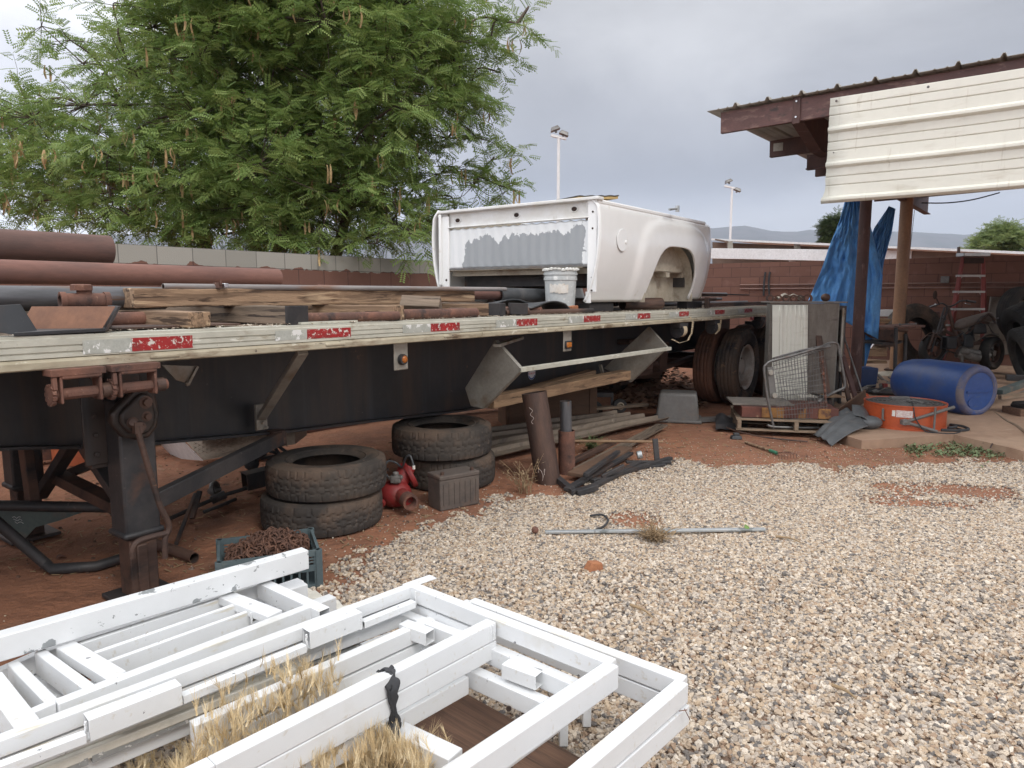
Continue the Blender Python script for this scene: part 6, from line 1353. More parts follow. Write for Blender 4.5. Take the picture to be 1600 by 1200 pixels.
# fascia beam
p = lambda u, v, dz: Vector((u, v, RZ(u, v) - dz))
mb = MB().bar(p(6.10, -.36, .125), p(6.10, -5.4, .125), .045, .20); fa = Aw('fascia_beam', mb, M_['brownfascia'], bevel=.003)
pl_v = -1.085; mb = MB().box((6.068, pl_v, RZ(6.1, pl_v) - .13), (.012, .065, .235)); sp_ = Aw('splice_plate', mb, M_['brown'], fa, bevel=.002)
for dz in (.05, .19): Aw('bolt', MB().tube((6.063, pl_v + .002, RZ(6.1, pl_v) - dz), (6.054, pl_v + .002, RZ(6.1, pl_v) - dz), .009, 8), M_['chrome'], sp_)
# main rafter over the posts, tapered nose
v0 = -1.08; mb = MB()
def rafter(v):
    mb = MB(); yy = v
    pts = [(6.14, RZ(6.14, v) - .03), (6.14, RZ(6.1, v) - .22), (6.82, 2.905), (15.2, 3.02), (15.2, RZ(15.2, v) - .03)]
    n = len(pts)
    mb.add([(u, yy - .006, z) for u, z in pts] + [(u, yy + .006, z) for u, z in pts], [tuple(range(n)), tuple(range(n, 2 * n))] + [(i, (i + 1) % n, n + (i + 1) % n, n + i) for i in range(n)])
    for (a, b) in ((pts[1], pts[2]), (pts[2], pts[3])): mb.bar((a[0], yy, a[1]), (b[0], yy, b[1]), .11, .014)
    return mb
Aw('rafter', rafter(-1.08), M_['brown']); Aw('rafter', rafter(-4.9), M_['brown'])
for (uu, va_, zo, dz) in ((7.83, -.30, .04, .19), (9.9, -.30, .04, .19), (12.0, -.30, .04, .19), (14.2, -.30, .04, .19)):
    mb = MB(); a = p(uu, va_, .125); b = p(uu, -5.2, .125); mb.bar(a, b, .012, .185); mb.bar(a + Vector((.03, 0, -.09)), b + Vector((.03, 0, -.09)), .07, .010); q_ = Aw('purlin', mb, M_['brown'])
    if uu < 8: Aw('tag_plate', MB().box((uu - .010, va_ - .10, RZ(uu, va_) - .115), (.006, .11, .09)), M_['alu2'], q_)
# girder under the rafter
mb = MB().bar((7.20, -.90, 2.865), (7.20, -5.2, 2.90), .012, .15); mb.bar((7.20, -.90, 2.79), (7.20, -5.2, 2.825), .09, .010); Aw('girder', mb, M_['brown'])
# posts
for (x, y, m_, lab, r_) in ((1335, 612, 'brown', 'dark brown front post of the canopy', .073), (1399, 578, 'tanpost', 'lighter tan brown rear post of the canopy', .096)):
    g0 = G(x, y, .14 if x < 1390 else .20); c = TFi @ g0
    po = ob('post', MB().tube((g0.x, g0.y, c.z - .02), (g0.x, g0.y, 2.95 if x < 1390 else 3.03), r_, 28), M_[m_], aw, label=lab)
    ob('base_flange', MB().box((0, 0, .01), (.3, .3, .02)), M_['rustdark'], po, Matrix.Translation((g0.x, g0.y, c.z)) @ Matrix.Rotation(R(53), 4, 'Z'))
g0 = G(1399, 578, .2)
# cream hung sheet with ribs
PU = 6.02; pzt, pzb = 3.193, 2.277
def cr_rib(z):
    k = (pzt - z) / .305; f = (k - math.floor(k)) * .305
    if .245 < f < .265: return .030 * (f - .245) / .02
    if .265 <= f < .285: return .030
    if f >= .285: return .030 * (1 - (f - .285) / .02)
    for q_ in (.075, .15):
        if abs(f - q_) < .005: return -.010
    return 0
zz_s = [pzt - i * (pzt - pzb) / 180 for i in range(181)]
mb = MB(); vs2 = [-1.385 - i * .20 for i in range(20)]
for v in vs2:
    for z in zz_s:
        e = 0 if v != vs2[0] else .010 * noise.noise(Vector((z * 9, 1, 1))) + .03 * max(0, (2.45 - z) / .17)
        mb.v.append((PU - cr_rib(z) * 1.0 + .004 * math.sin(v * 3) + .008 * noise.noise(Vector((v * 1.5, z * 2.5, 8))), v + e, z + (-1.385 - v) * .004 + .007 * noise.noise(Vector((v, z, 0)))))
for i in range(len(vs2) - 1):
    for j in range(180): mb.f.append((i * 181 + j, i * 181 + j + 1, (i + 1) * 181 + j + 1, (i + 1) * 181 + j))
o = Aw('hung_sheet', mb, M_['creamsheet'], ang=25, label='cream ribbed metal sheet hung across the canopy front'); s_ = o.modifiers.new('s', 'SOLIDIFY'); s_.thickness = .0025
mb = MB()
for v in (-1.44, -2.15, -2.9): 
    mb.sph((PU - .008, v, 3.165), (.004, .011, .011), 8)
mb.sph((PU - .008, -1.44, 2.72), (.004, .006, .006), 8); Aw('sheet_screws', mb, M_['galv'], o)
# wire hanging from canopy and line behind
g1 = D(1429, 328, 12.2); g2 = D(1410, 500, 12.2); single('hanging_wire', 'thin wire hanging straight down beside the tan canopy post', 'wire', MB().tube(g1, g2, .005, 6), M_['greypipe'])
P_ = [D(1440, 317, 13.0), D(1480, 317, 12.9), D(1520, 312, 12.8), D(1562, 301, 12.7)]; single('power_cable', 'black cable sagging below the cream sheet toward the right', 'cable', MB().path(P_, .012, 6, smooth=5), M_['rubberstrap'])
# ================================================================ TARP
def tarp(name, label, left, right, Y0, Y1, nu, nv, seed, amp=.07):
    def edge(e, t):
        for (a, b) in zip(e, e[1:]):
            if a[2] <= t <= b[2]:
                f = (t - a[2]) / (b[2] - a[2]); return (a[0] + (b[0] - a[0]) * f, a[1] + (b[1] - a[1]) * f)
        return e[-1][:2]
    def fn(a, b):
        l = edge(left, b); r = edge(right, b); x = l[0] + (r[0] - l[0]) * a; y = l[1] + (r[1] - l[1]) * a
        Y = Y0 + (Y1 - Y0) * b + amp * (b + .15) * (math.sin(a * 11 + seed + 2.2 * noise.noise(Vector((b * 2, seed, 0)))) * .9 + 1.6 * noise.noise(Vector((a * 6, b * 2.5, seed)))) + .05 * noise.noise(Vector((a * 13, b * 9, seed))) + .03 * noise.noise(Vector((a * 30, b * 24, seed)))
        return tuple(D(x, y, Y))
    return fn
t = thing('tarpaulin', 'torn blue tarp hanging from the canopy beam behind the dark front post', 'tarp', (5.0, 10.6, .2))
f1 = tarp('a', '', [(1324, 300, 0), (1312, 345, .2), (1296, 385, .45), (1282, 425, .72), (1262, 472, 1)], [(1353, 300, 0), (1358, 345, .2), (1368, 385, .45), (1379, 430, .68), (1372, 530, 1)], 10.45, 10.15, 60, 60, 1, .035)
o = ob('main_sheet', MB().grid(f1, 70, 50), M_['tarp'], t, ang=180); s_ = o.modifiers.new('s', 'SOLIDIFY'); s_.thickness = .003
f2 = tarp('b', '', [(1389, 322, 0), (1366, 356, .2), (1350, 400, .45), (1336, 450, .68), (1336, 545, .9), (1342, 575, 1)], [(1399, 326, 0), (1393, 365, .2), (1381, 410, .45), (1376, 445, .6), (1366, 520, .85), (1352, 575, 1)], 10.9, 10.5, 60, 60, 4, .025)
o = ob('trailing_sheet', MB().grid(f2, 50, 70), M_['tarp'], t, ang=180); s_ = o.modifiers.new('s', 'SOLIDIFY'); s_.thickness = .003
# dark printed marks on the tarp
m = MB()
for k, pts in enumerate([[(1340, 378), (1352, 372), (1362, 384), (1368, 396)], [(1342, 398), (1356, 392), (1366, 402)], [(1344, 418), (1352, 408), (1360, 414), (1352, 424)], [(1342, 430), (1354, 432), (1366, 424)]]):
    m.path([D(x, y, 9.50) for x, y in pts], .006, 5, smooth=4)
# white loops on the torn tarp edge
m = MB()
for k in range(5):
    x = 1345 + k * 4.4; m.path([D(x, 484, 10.3), D(x + 2.5, 486, 10.3), D(x + 3, 490, 10.3), D(x, 493, 10.3)], .006, 5, smooth=3)
ob('edge_cord', m, M_['rag'], t)
# ================================================================ CABINET with leaning roofing sheet
cw = .96
cabM = Matrix.Translation((3.03, 8.30, .10)) @ Matrix.Rotation(R(-6), 4, 'Z')
t = thing('storage_cabinet', 'grey plywood and steel cabinet standing right of the dual wheels', 'cabinet', (3.5, 8.5, .1))
CH = 1.255
m = MB().box((.38, .0, CH / 2), (.76, .02, CH)); m.box((.38, .25, .03), (.76, .5, .06)); ob('front_board', m, M_['cabwood'], t, cabM, bevel=.002)
m = MB().box((.005, .08, CH / 2), (.02, .16, CH)); m.box((.77, .26, CH / 2), (.02, .50, CH)); ob('side_panel', m, M_['cabmetal'], t, cabM)
m = MB().box((.42, .18, CH + .012), (.88, .40, .016)); ob('top_sheet', m, M_['cabmetal'], t, cabM, bevel=.002)
m = MB().box((.86, .30, .62), (.03, .06, 1.2)); m.box((.98, .42, .62), (.03, .05, 1.2)); m.box((.92, .55, .62), (.2, .02, 1.2)); ob('side_frame', m, M_['blackrust'], t, cabM)
m = MB().box((.85, .12, CH * .72), (.012, .18, .55)); ob('inner_door', m, M_['cabwood'], t, cabM)
single('fibreboard', 'narrow pale board strip standing against the right side of the cabinet', 'board', MB().box((.825, .02, CH * .66), (.02, .03, .74)), M_['alu2'], cabM)
# cream sheet leaning on the front
def csh(a, b):
    x = .012 + .40 * a + .035 * (1 - b) * 1.0; z = .02 + 1.215 * b; k = a * .41
    rib = 0
    for c_ in (.10, .37): rib = max(rib, max(0, min(1, (.022 - abs(k - c_)) / .008)) * .02)
    if any(abs(k - q_) < .006 for q_ in (.17, .22, .27, .32)): rib = .006
    return (x, -.035 - .05 * (1 - b) - rib, z)
o = single('roofing_sheet', 'cream ribbed metal sheet leaning upright against the cabinet front', 'roofing sheet', MB().grid(csh, 90, 8), M_['creamsheet'], cabM, ang=20); s_ = o.modifiers.new('s', 'SOLIDIFY'); s_.thickness = .003
# leaning bars
for (lab, a, b, w_, mm) in (('brown steel angle leaning on the cabinet right of the cream sheet', (1275, 500, 8.35), (1298, 650, 7.75), .07, 'rustdark'), ('dark brown steel bar leaning on the cabinet right side', (1301, 505, 8.5), (1347, 655, 8.0), .06, 'brown'), ('grey-brown bar standing against the cabinet right corner', (1300, 512, 8.6), (1330, 640, 8.2), .05, 'rustdark')):
    tag(beam('steel_bar', D(*a), D(*b), w_, .03, M_[mm]), lab, 'steel bar')
# string trimmer: thin pole, orange head, chrome disc
t = thing('hand_mixer_pole', 'thin grey leaning pole with an orange and chrome disc at its foot', 'pole tool', (4.45, 8.5, .12)); ob('pole', MB().tube(D(1312, 505, 8.7), D(1348, 615, 8.25), .010, 10), M_['galv'], t)
q = D(1350, 622, 8.2); ob('disc', MB().lathe([(0, .0), (.12, .0), (.13, .012), (.11, .03), (.06, .04), (0, .04)], 32, Matrix.Translation(q + Vector((0, 0, -.02))) @ Matrix.Rotation(R(-6), 4, 'X')), M_['chrome'], t); ob('head', MB().lathe([(0, 0), (.055, 0), (.05, .03), (.02, .05), (0, .05)], 20, Matrix.Translation(q + Vector((0, 0, .015)))), M_['orange'], t)
# ================================================================ PALLETS + CART
def pallet(name, label, M, L_, W_2, dark, nb=6):
    t = thing(name, label, 'pallet', M.translation); mm = M_['pallet'] if not dark else M_['wood']
    for k in range(nb): ob('deck_board', MB().box((0, -W_2 / 2 + W_2 * (k + .5) / nb, .118), (L_, W_2 / nb * .78, .017)), mm, t, M, bevel=.002)
    for x in (-1, 0, 1): ob('stringer', MB().box((x * (L_ / 2 - .03), 0, .065), (.04, W_2, .088)), mm, t, M, bevel=.003)
    for y in (-1, 0, 1): ob('base_board', MB().box((0, y * (W_2 / 2 - .05), .012), (L_, .09, .016)), mm, t, M, bevel=.002)
    return t
pa = G(1148, 652, .06); pbp = G(1283, 682, .06); pdir = (pbp - pa); pdir.z = 0; L_ = 1.06; pd = Vector((.955, -.30, 0)).normalized()
pmid = Vector((3.12, 7.52, .0)); pM = Matrix.Translation((3.02, 7.55, .045)) @ Matrix.Rotation(R(-13), 4, 'Z')
pallet('pallet', 'grey wooden pallet on the dirt and slab edge under the shopping cart', pM, 1.18, .92, False)
pM2 = Matrix.Translation((2.93, 7.50, .178)) @ Matrix.Rotation(R(-9), 4, 'Z')
t = thing('wooden_box', 'low stained wood box with mustard and dark red patches, on top of the pallet', 'wooden box', (2.93, 7.5, .178))
M_['mustard'] = mat('mustard_stain', (.33, .16, .045), (.20, .095, .035), 9, .7, 0, .2, 40, over=[((.07, .03, .025), 7, .5, .62)])
M_['darkred'] = mat('dark_red_board', (.14, .05, .035), (.09, .035, .028), 6, .8, 0, .2, 40, over=[((.26, .16, .1), 8, .6, .7)])
ob('frame', MB().box((0, .0, .055), (.96, .58, .11)), M_['darkred'], t, pM2, bevel=.004)
for x, w_ in ((-.17, .22), (.12, .07), (.34, .12)): ob('front_patch', MB().box((x, -.292, .056), (w_, .012, .104)), M_['mustard'], t, pM2, bevel=.002)
ob('lid_board', MB().box((-.25, .05, .122), (.62, .5, .018)), M_['cabwood'], t, pM2, bevel=.002)
tag(beam('board', D(1300, 655, 7.45), D(1352, 618, 8.0), .02, .14, M_['ply']), 'brown board on edge at the right end of the stained box', 'board')
for k, (x, y) in enumerate(((1265, 600), (1292, 606))): 
    q = D(x, y + 4, 7.9); single('cardboard', ['cream cardboard scrap inside the cart seen through the wire', 'second cream cardboard scrap by the cart handle'][k], 'cardboard', MB().box((q.x, q.y, .32), (.3, .25, .012)), M_['woodtan'] if k else M_['vinyl'])
# shopping cart lying on its side
t = thing('shopping_cart', 'grey wire shopping cart tipped on its side on the stained wooden box', 'shopping cart', (3.2, 7.4, .3))
YC = 7.18
def C_(x, y, dY=0.0): return D(x, y, YC + dY)
m = MB().path([C_(1209, 669), C_(1199, 620), C_(1194, 578), C_(1197, 570), C_(1206, 564), C_(1240, 555), C_(1280, 543), C_(1297, 536, .1), C_(1305, 536, .1), C_(1310, 542, .1), C_(1318, 585, .1), C_(1320, 602, .1), C_(1317, 607, .1), C_(1303, 613, .1), C_(1290, 620, .05), C_(1278, 628)], .0135, 10, smooth=4)
m.path([C_(1199, 664), C_(1210, 667), C_(1250, 668), C_(1296, 668), C_(1308, 665), C_(1309, 661), C_(1296, 655), C_(1290, 652, .1)], .0135, 10, smooth=4)
m.path([C_(1278, 664), C_(1292, 650, .1), C_(1307, 640, .2)], .012, 8); m.path([C_(1208, 560, .5), C_(1250, 548, .5), C_(1290, 540, .4)], .011, 8)
m.tube(C_(1272, 545), C_(1296, 541, .05), .02, 12)
ob('tube_frame', m, M_['galv'], t, ang=60)
# wire panels
def wires(mb, a, b, c, d, nx, ny, r_=.0022):
    a, b, c, d = map(Vector, (a, b, c, d))
    for i in range(nx + 1): t_ = i / nx; mb.tube(a.lerp(b, t_), d.lerp(c, t_), r_, 5)
    for j in range(ny + 1): t_ = j / ny; mb.tube(a.lerp(d, t_), b.lerp(c, t_), r_ * 1.2, 5)
m = MB(); n1, n2, n3, n4 = C_(1208, 571), C_(1288, 547), C_(1293, 661), C_(1216, 663); f1_, f2_, f3_, f4_ = C_(1207, 560, .5), C_(1278, 543, .5), C_(1280, 616, .5), C_(1219, 616, .5)
wires(m, n1, n2, n3, n4, 17, 13); wires(m, f1_, f2_, f3_, f4_, 15, 10); wires(m, n1, n2, f2_, f1_, 16, 5); wires(m, n4, n3, f3_, f4_, 16, 6); ob('wire_basket', m, M_['galv'], t)
m = MB()
for x, y in ((1204, 582), (1210, 618)): q = C_(x, y, -.01); m.lathe([(0, -.012), (.024, -.012), (.03, 0), (.024, .02), (0, .02)], 20, Matrix.Translation(q) @ Matrix.Rotation(R(90), 4, 'X'))
ob('caster_discs', m, M_['alu2'], t); m = MB(); m.slab([C_(1199, 574), C_(1208, 573), C_(1214, 622), C_(1204, 624)], (0, .01, 0)); ob('side_bracket', m, M_['greyplastic'], t)
m = MB().bar(C_(1284, 560, .02), C_(1292, 645, .02), .02, .012); 
for k in range(9): q = C_(1285 + k * .8, 566 + k * 9, -.0); m.sph(tuple(q), (.016, .012, .02), 8)
ob('child_seat_hinge', m, M_['rust'], t)
# ================================================================ BLACK FENDER on the dirt
def fnd(a, b):
    l = D(1271, 681, 6.95).lerp(D(1300, 698, 6.60), b) ; r_ = D(1322, 638, 7.35).lerp(D(1356, 668, 6.90), b); p_ = l.lerp(r_, a); bul = .05 * math.sin(a * 3.0) + .04 * math.sin(b * 3.14)
    p_ = p_ + Vector((0, 0, bul * .6 + .006 * math.sin(b * 20)));
    if a > .8: p_.y += 0
    return tuple(p_)
t = thing('inner_fender', 'dusty black plastic wheel liner lying across the slab edge left of the orange fan', 'wheel liner', G(1310, 690))
o = ob('liner', MB().grid(fnd, 30, 24), M_['fender'], t, ang=60); s_ = o.modifiers.new('s', 'SOLIDIFY'); s_.thickness = .006
def fn2(a, b):
    l = Vector(G(1331, 632, .30)).lerp(G(1331, 650, .22), b); r_ = Vector(G(1360, 652, .13)).lerp(G(1362, 668, .12), b); p_ = l.lerp(r_, a); return tuple(p_ + Vector((0, -.05 * math.sin(a * 3.1), .05 * math.sin(a * 3.1) + .03 * math.sin(b * 3.1))))
o = ob('liner_lip', MB().grid(fn2, 20, 14), M_['fender'], t, ang=60); s_ = o.modifiers.new('s', 'SOLIDIFY'); s_.thickness = .006
m = MB(); q_ = G(1319, 663, .165); m.slab([q_, q_ + Vector((.10, .05, .02)), q_ + Vector((.09, .02, .02)), q_ + Vector((.02, -.02, .0))], (0, 0, .006)); ob('slot', m, M_['tubein'], t)
ob('folded_end', MB().sph(G(1358, 660, .16), (.13, .10, .07), 18), M_['fender'], t)
# ================================================================ ORANGE DRUM FAN lying flat
oc = Vector((4.12, 7.30, .095)); t = thing('drum_fan', 'round orange drum fan lying flat on the slab with a label and grey tube handle', 'fan', oc); Mo = Matrix.Translation(oc); r0 = .385
ob('drum', MB().lathe([(r0 * .97, .0), (r0 * 1.015, .0), (r0 * 1.015, .018), (r0, .022), (r0, .235), (r0 * 1.01, .238), (r0 * 1.01, .252), (r0 * .985, .252), (r0 * .97, .24)], 64, Mo), M_['orange'], t, ang=30)
ob('guard', MB().lathe([(0, .243), (r0 * .97, .238), (r0 * .97, .225), (0, .225)], 64, Mo), M_['mesh'], t)
m = MB()
for k in range(1, 9): m.lathe([(r0 * k / 9 - .002, .246), (r0 * k / 9 + .002, .246), (r0 * k / 9 + .002, .250), (r0 * k / 9 - .002, .250)], 48, Mo, closed=True)
for k in range(10): a = k * .628; m.tube(oc + Vector((0, 0, .25)), oc + Vector((math.cos(a) * r0, math.sin(a) * r0, .248)), .002, 5)
ob('guard_wires', m, M_['greyplastic'], t)
va = math.atan2(-oc.y, -oc.x)
def od(a, z, rr=1.0): return oc + Vector((math.cos(va + a) * r0 * rr, math.sin(va + a) * r0 * rr, z))
def opatch(a0, a1, z0, z1, rr, n=10):
    m = MB()
    for i in range(n + 1):
        a = a0 + (a1 - a0) * i / n; m.v += [tuple(od(a, z0, rr)), tuple(od(a, z1, rr))]
    for i in range(n): m.f.append((i * 2, i * 2 + 2, i * 2 + 3, i * 2 + 1))
    return m
ob('label', opatch(-.18, .20, .135, .205, 1.006), M_['label'], t); ob('label', opatch(-.28, -.2, .14, .20, 1.006), M_['bucketlabel'], t)
m = MB(); m.path([od(-.50, .20, 1.02), od(-.48, .19, 1.07), od(-.47, .10, 1.07), od(-.46, .09, 1.02)], .011, 8); ob('grab_handle', m, M_['greyplastic'], t)
m = MB(); A0 = od(.03, .095, 1.07); m.tube(A0, od(.70, .215, 1.1) + Vector((.18, .0, .04)), .016, 10); m.tube(A0, od(.62, .0, 1.02) + Vector((.06, -.03, .01)), .016, 10); m.box(tuple(A0), (.07, .05, .05)); m.sph(tuple(A0), .035, 10)
pz_ = od(.70, .0, 1.08); m.tube(pz_, pz_ + Vector((0, 0, .25)), .010, 8); ob('tube_handle', m, M_['greyplastic'], t)
ob('motor_bracket', MB().box(tuple(oc + Vector((.05, .2, .26))), (.2, .06, .025)), M_['greyplastic'], t, bevel=.004); m = MB().path([oc + Vector((.0, -.08, .255)), oc + Vector((-.05, -.1, .275)), oc + Vector((.06, -.12, .27)), oc + Vector((.10, -.16, .255))], .006, 6, smooth=3); ob('lift_handle', m, M_['greyplastic'], t)
m = MB().path([oc + Vector((.12, .1, .255)), od(.2, .24, 1.02), od(.25, .14, 1.06), od(.45, .02, 1.12), od(.62, .01, 1.25), od(.9, .01, 1.45), od(1.3, .02, 1.4), od(1.6, .01, 1.15)], .006, 6, smooth=6); ob('power_cord', m, M_['rubberstrap'], t)
single('garden_hose', 'coiled grey hose end on the slab beside the orange fan', 'hose', MB().path([od(.9, .02, 1.1), od(1.15, .02, 1.35), od(1.4, .02, 1.5), od(1.7, .02, 1.4), od(1.85, .02, 1.15), od(1.5, .03, 1.22), od(1.2, .03, 1.1)], .014, 8, smooth=5), M_['rubberstrap'])
# ================================================================ BLUE BARREL on its side
b1 = D(1531, 611, 7.75); b1.z = .385; b0 = b1 - Vector((.30, -.953, 0)) * 1.04; b0.z = .40; t = thing('blue_barrel', 'blue plastic barrel lying on its side behind the orange fan', 'barrel', (5.2, 8.3, .1)); Mx = axis_m(b0, b1) @ Matrix.Rotation(R(90), 4, 'Y'); bl = (b1 - b0).length; rb = .295
ob('shell', MB().lathe([(0, -.02), (.12, -.015), (.2, .005), (.245, .05), (.272, .14), (.283, .24), (rb, .34), (rb, .74), (rb * 1.0, bl - .12), (rb * .995, bl - .07), (rb * .97, bl - .03), (rb * .90, bl - .008), (rb * .84, bl), (rb * .76, bl - .003), (rb * .73, bl - .014), (rb * .3, bl - .012), (0, bl - .012)], 64, Mx), M_['blueplastic'], t, ang=32)
ob('end_chime', MB().lathe([(rb * .985, bl - .055), (rb * .978, bl - .032), (rb * .91, bl - .007), (rb * .84, bl + .002), (rb * .77, bl - .002), (rb * .72, bl - .011)], 64, Mx), M_['bluegrime'], t, ang=60)
m = MB().bar((-.0, -rb * .6, bl - .008), (.0, rb * .6, bl - .008), .02, .014); m.lathe([(.045, bl - .015), (.045, bl - .004), (.0, bl - .004)], 20, Matrix.Translation((.12, -.1, 0))); ob('end_ridge', m, M_['blueplastic'], t, Mx)
# ================================================================ STEP LADDER
t = thing('step_ladder', 'red fibreglass step ladder standing against the end wall behind the motorcycle', 'ladder', (8.3, 12.2, .2)); YL = 12.1; m = MB()
Lp = lambda x, y, dY=0: D(x, y, YL + dY)
def lx(y): return 1503 - (y - 402) * .205, 1537 + (y - 402) * -.01
for (a, b) in (((1505, 402), (1482, 520)), ((1536, 402), (1535, 520))): 
    A_, B_ = Lp(*a), Lp(*b, -.35); ob('rail', MB().bar(A_, A_ + (B_ - A_) * 1.35, .05, .05), M_['ladderred'], t, bevel=.003)
    A_, B_ = Lp(a[0], a[1], .05), Lp(b[0] + 6, b[1] - 4, .55); ob('rear_rail', MB().bar(A_, A_ + (B_ - A_) * 1.15, .05, .03), M_['ladderred'], t)
ob('top_cap', MB().bar(Lp(1500, 398), Lp(1541, 398), .22, .06), M_['galvstrip'], t, bevel=.006); ob('cap_skirt', MB().bar(Lp(1505, 407, -.03), Lp(1536, 407, -.03), .05, .10), M_['tubein'], t)
for k, y in enumerate((431, 456, 483, 508)):
    dY = -.35 * (y - 402) / 118; x0, x1 = lx(y); s_ = ob('step', MB().bar(Lp(x0 - 1, y, dY), Lp(x1, y, dY), .10, .035), M_['ladderstep'], t)
    m = MB(); m.bar(Lp(x0 + 1, y + 7, dY), Lp(x0 + 6, y + 2, dY), .02, .012); m.bar(Lp(x1 - 1, y + 7, dY), Lp(x1 - 6, y + 2, dY), .02, .012); ob('step_brace', m, M_['ladderstep'], s_)
# ================================================================ MOTORCYCLE (stripped)
t = thing('motorcycle', 'stripped dirty motorcycle without bodywork, parked in front of the ladder', 'motorcycle', (8.5, 11.6, .2)); YM = 11.3
Q = lambda x, y, dY=0: D(x, y, YM + dY)
def mwheel(x, y, r_, tw, yaw, lab):
    c = Q(x, y); Mx = Matrix.Translation(c) @ Matrix.Rotation(R(yaw), 4, 'Z') @ Matrix.Rotation(R(90), 4, 'X')
    wh = ob('wheel', MB().lathe([(r_ * .62, -tw * .35), (r_ * .66, 0), (r_ * .62, tw * .35), (r_ * .54, tw * .3), (r_ * .5, 0), (r_ * .54, -tw * .3)], 36, Mx, closed=True), M_['rustdark'], t)
    tp_ = MB().lathe([(r_ * .62, -tw * .4), (r_ * .82, -tw * .55), (r_ * .96, -tw * .4), (r_, 0), (r_ * .96, tw * .4), (r_ * .82, tw * .55), (r_ * .62, tw * .4)], 48, Mx); ob('tyre', tp_, M_['tyreclean'], wh, ang=50)
    h = MB().lathe([(0, -.05), (.05, -.05), (.05, .05), (0, .05)], 16, Mx); h.lathe([(r_ * .2, -.01), (r_ * .45, -.01), (r_ * .45, .0), (r_ * .2, .0)], 24, Mx @ Matrix.Translation((0, 0, -.05)), closed=True)
    for k in range(5): a = k * 1.257; h.bar(Mx @ Vector((.03 * math.cos(a), .03 * math.sin(a), 0)), Mx @ Vector((r_ * .56 * math.cos(a + .2), r_ * .56 * math.sin(a + .2), 0)), .03, .02)
    ob('hub', h, M_['rust'] if lab else M_['engine'], wh)
mwheel(1457, 545, .26, .10, 18, 1); mwheel(1549, 552, .27, .15, 28, 0)
m = MB()
for a, b, w_ in (((1480, 478), (1492, 520), .03), ((1492, 520), (1500, 545), .03), ((1474, 515), (1500, 530), .025), ((1493, 512), (1530, 500), .025), ((1500, 540), (1535, 535), .03), ((1497, 512), (1510, 545), .03), ((1530, 500), (1545, 505), .02), ((1500, 530), (1545, 490), .02), ((1545, 490), (1555, 500), .02)): m.tube(Q(*a), Q(*b), w_, 8)
ob('frame', m, M_['rustdark'], t)
m = MB()
for dx in (0, 5): m.tube(Q(1476 + dx, 480, -.05), Q(1455 + dx, 550, -.05 + dx * .02), .018, 10)
m.tube(Q(1460, 516, -.1), Q(1450, 545, -.1), .022, 10); m.path([Q(1449, 525, -.1), Q(1456, 524, -.1), Q(1472, 528, -.1), Q(1470, 545, -.1)], .012, 6); m.path([Q(1493, 552, -.1), Q(1480, 548, -.1), Q(1466, 566, -.1)], .012, 6); ob('fork', m, M_['blackrust'], t)
m = MB().path([Q(1452, 480, -.1), Q(1462, 477, -.05), Q(1472, 474), Q(1482, 479), Q(1492, 476), Q(1502, 470, .1), Q(1522, 471, .2)], .013, 8, smooth=4); m.tube(Q(1463, 477, -.05), Q(1452, 479, -.1), .018, 8); m.tube(Q(1510, 470, .12), Q(1524, 472, .2), .018, 8); ob('handlebar', m, M_['black'], t)
ob('mirror', MB().sph(Q(1461, 461, -.1), (.035, .02, .07), 12).tube(Q(1463, 466, -.1), Q(1468, 476, -.1), .008, 6), M_['tubein'], t)
m = MB().tube(Q(1460, 477, -.08), Q(1452, 480, -.14), .009, 6); m.tube(Q(1508, 474, .1), Q(1516, 476, .1), .009, 6); m.sph(Q(1462, 476, -.1), .016, 8); ob('levers', m, M_['chrome'], t)
# seat: long, rising to the tail
def seat(a, b):
    x = 1493 + (1553 - 1493) * a; yt = 508 - 19 * a ** .8 + (5 * (a - .85) / .15 if a > .85 else 0); an = b * 2 * math.pi; e_ = min(1, a * 8, (1 - a) * 10) ** .5 + .02; w_ = .13 * (1 - .3 * a) * e_; c = Q(x, yt, -.1 + .35 * a)
    return (c.x + 0, c.y + w_ * math.cos(an), c.z - .03 + (.085 - .012 * a) * e_ * math.sin(an))
ob('seat', MB().grid(seat, 30, 16), M_['seat'], t, ang=80)
ob('radiator', MB().box(tuple(Q(1482, 535, -.05)), (.16, .2, .2)), M_['black'], t, bevel=.02); ob('air_box', MB().box(tuple(Q(1527, 513, .05)), (.24, .18, .17), taper=.8), M_['blkplastic'], t, bevel=.03); ob('engine_block', MB().box(tuple(Q(1508, 532, .05)), (.17, .22, .22), taper=.85), M_['black'], t, bevel=.02)
m = MB().tube(Q(1495, 552, -.1), Q(1530, 560, -.15), .07, 16); m.tube(Q(1500, 546, -.1), Q(1545, 556, -.05), .055, 16); m.sph(Q(1508, 550, -.15), (.09, .06, .07), 14); m.tube(Q(1502, 556, -.15), Q(1503, 566, -.15), .03, 10); ob('crankcase', m, M_['engine'], t, ang=50)
m = MB()
rq = random.Random(2)
for k in range(26):
    x, y = rq.uniform(1470, 1556), rq.uniform(488, 548); a = Q(x, y, rq.uniform(-.15, .15)); b = Q(x + rq.uniform(-16, 16), y + rq.uniform(-14, 14), rq.uniform(-.15, .2)); m.path([a, (a + b) / 2 + Vector((0, 0, rq.uniform(-.05, .05))), b], rq.uniform(.005, .012), 5, smooth=3)
ob('wiring', m, M_['blkplastic'], t)
m = MB().grid(lambda a_, b_: tuple(Q(1528 + 34 * a_, 531 - 10 * math.sin(a_ * 2.6) + 3 * b_, -.05 + .16 * b_)), 12, 4); ob('rear_mudguard', m, M_['engine'], t, ang=60).modifiers.new('s', 'SOLIDIFY').thickness = .01
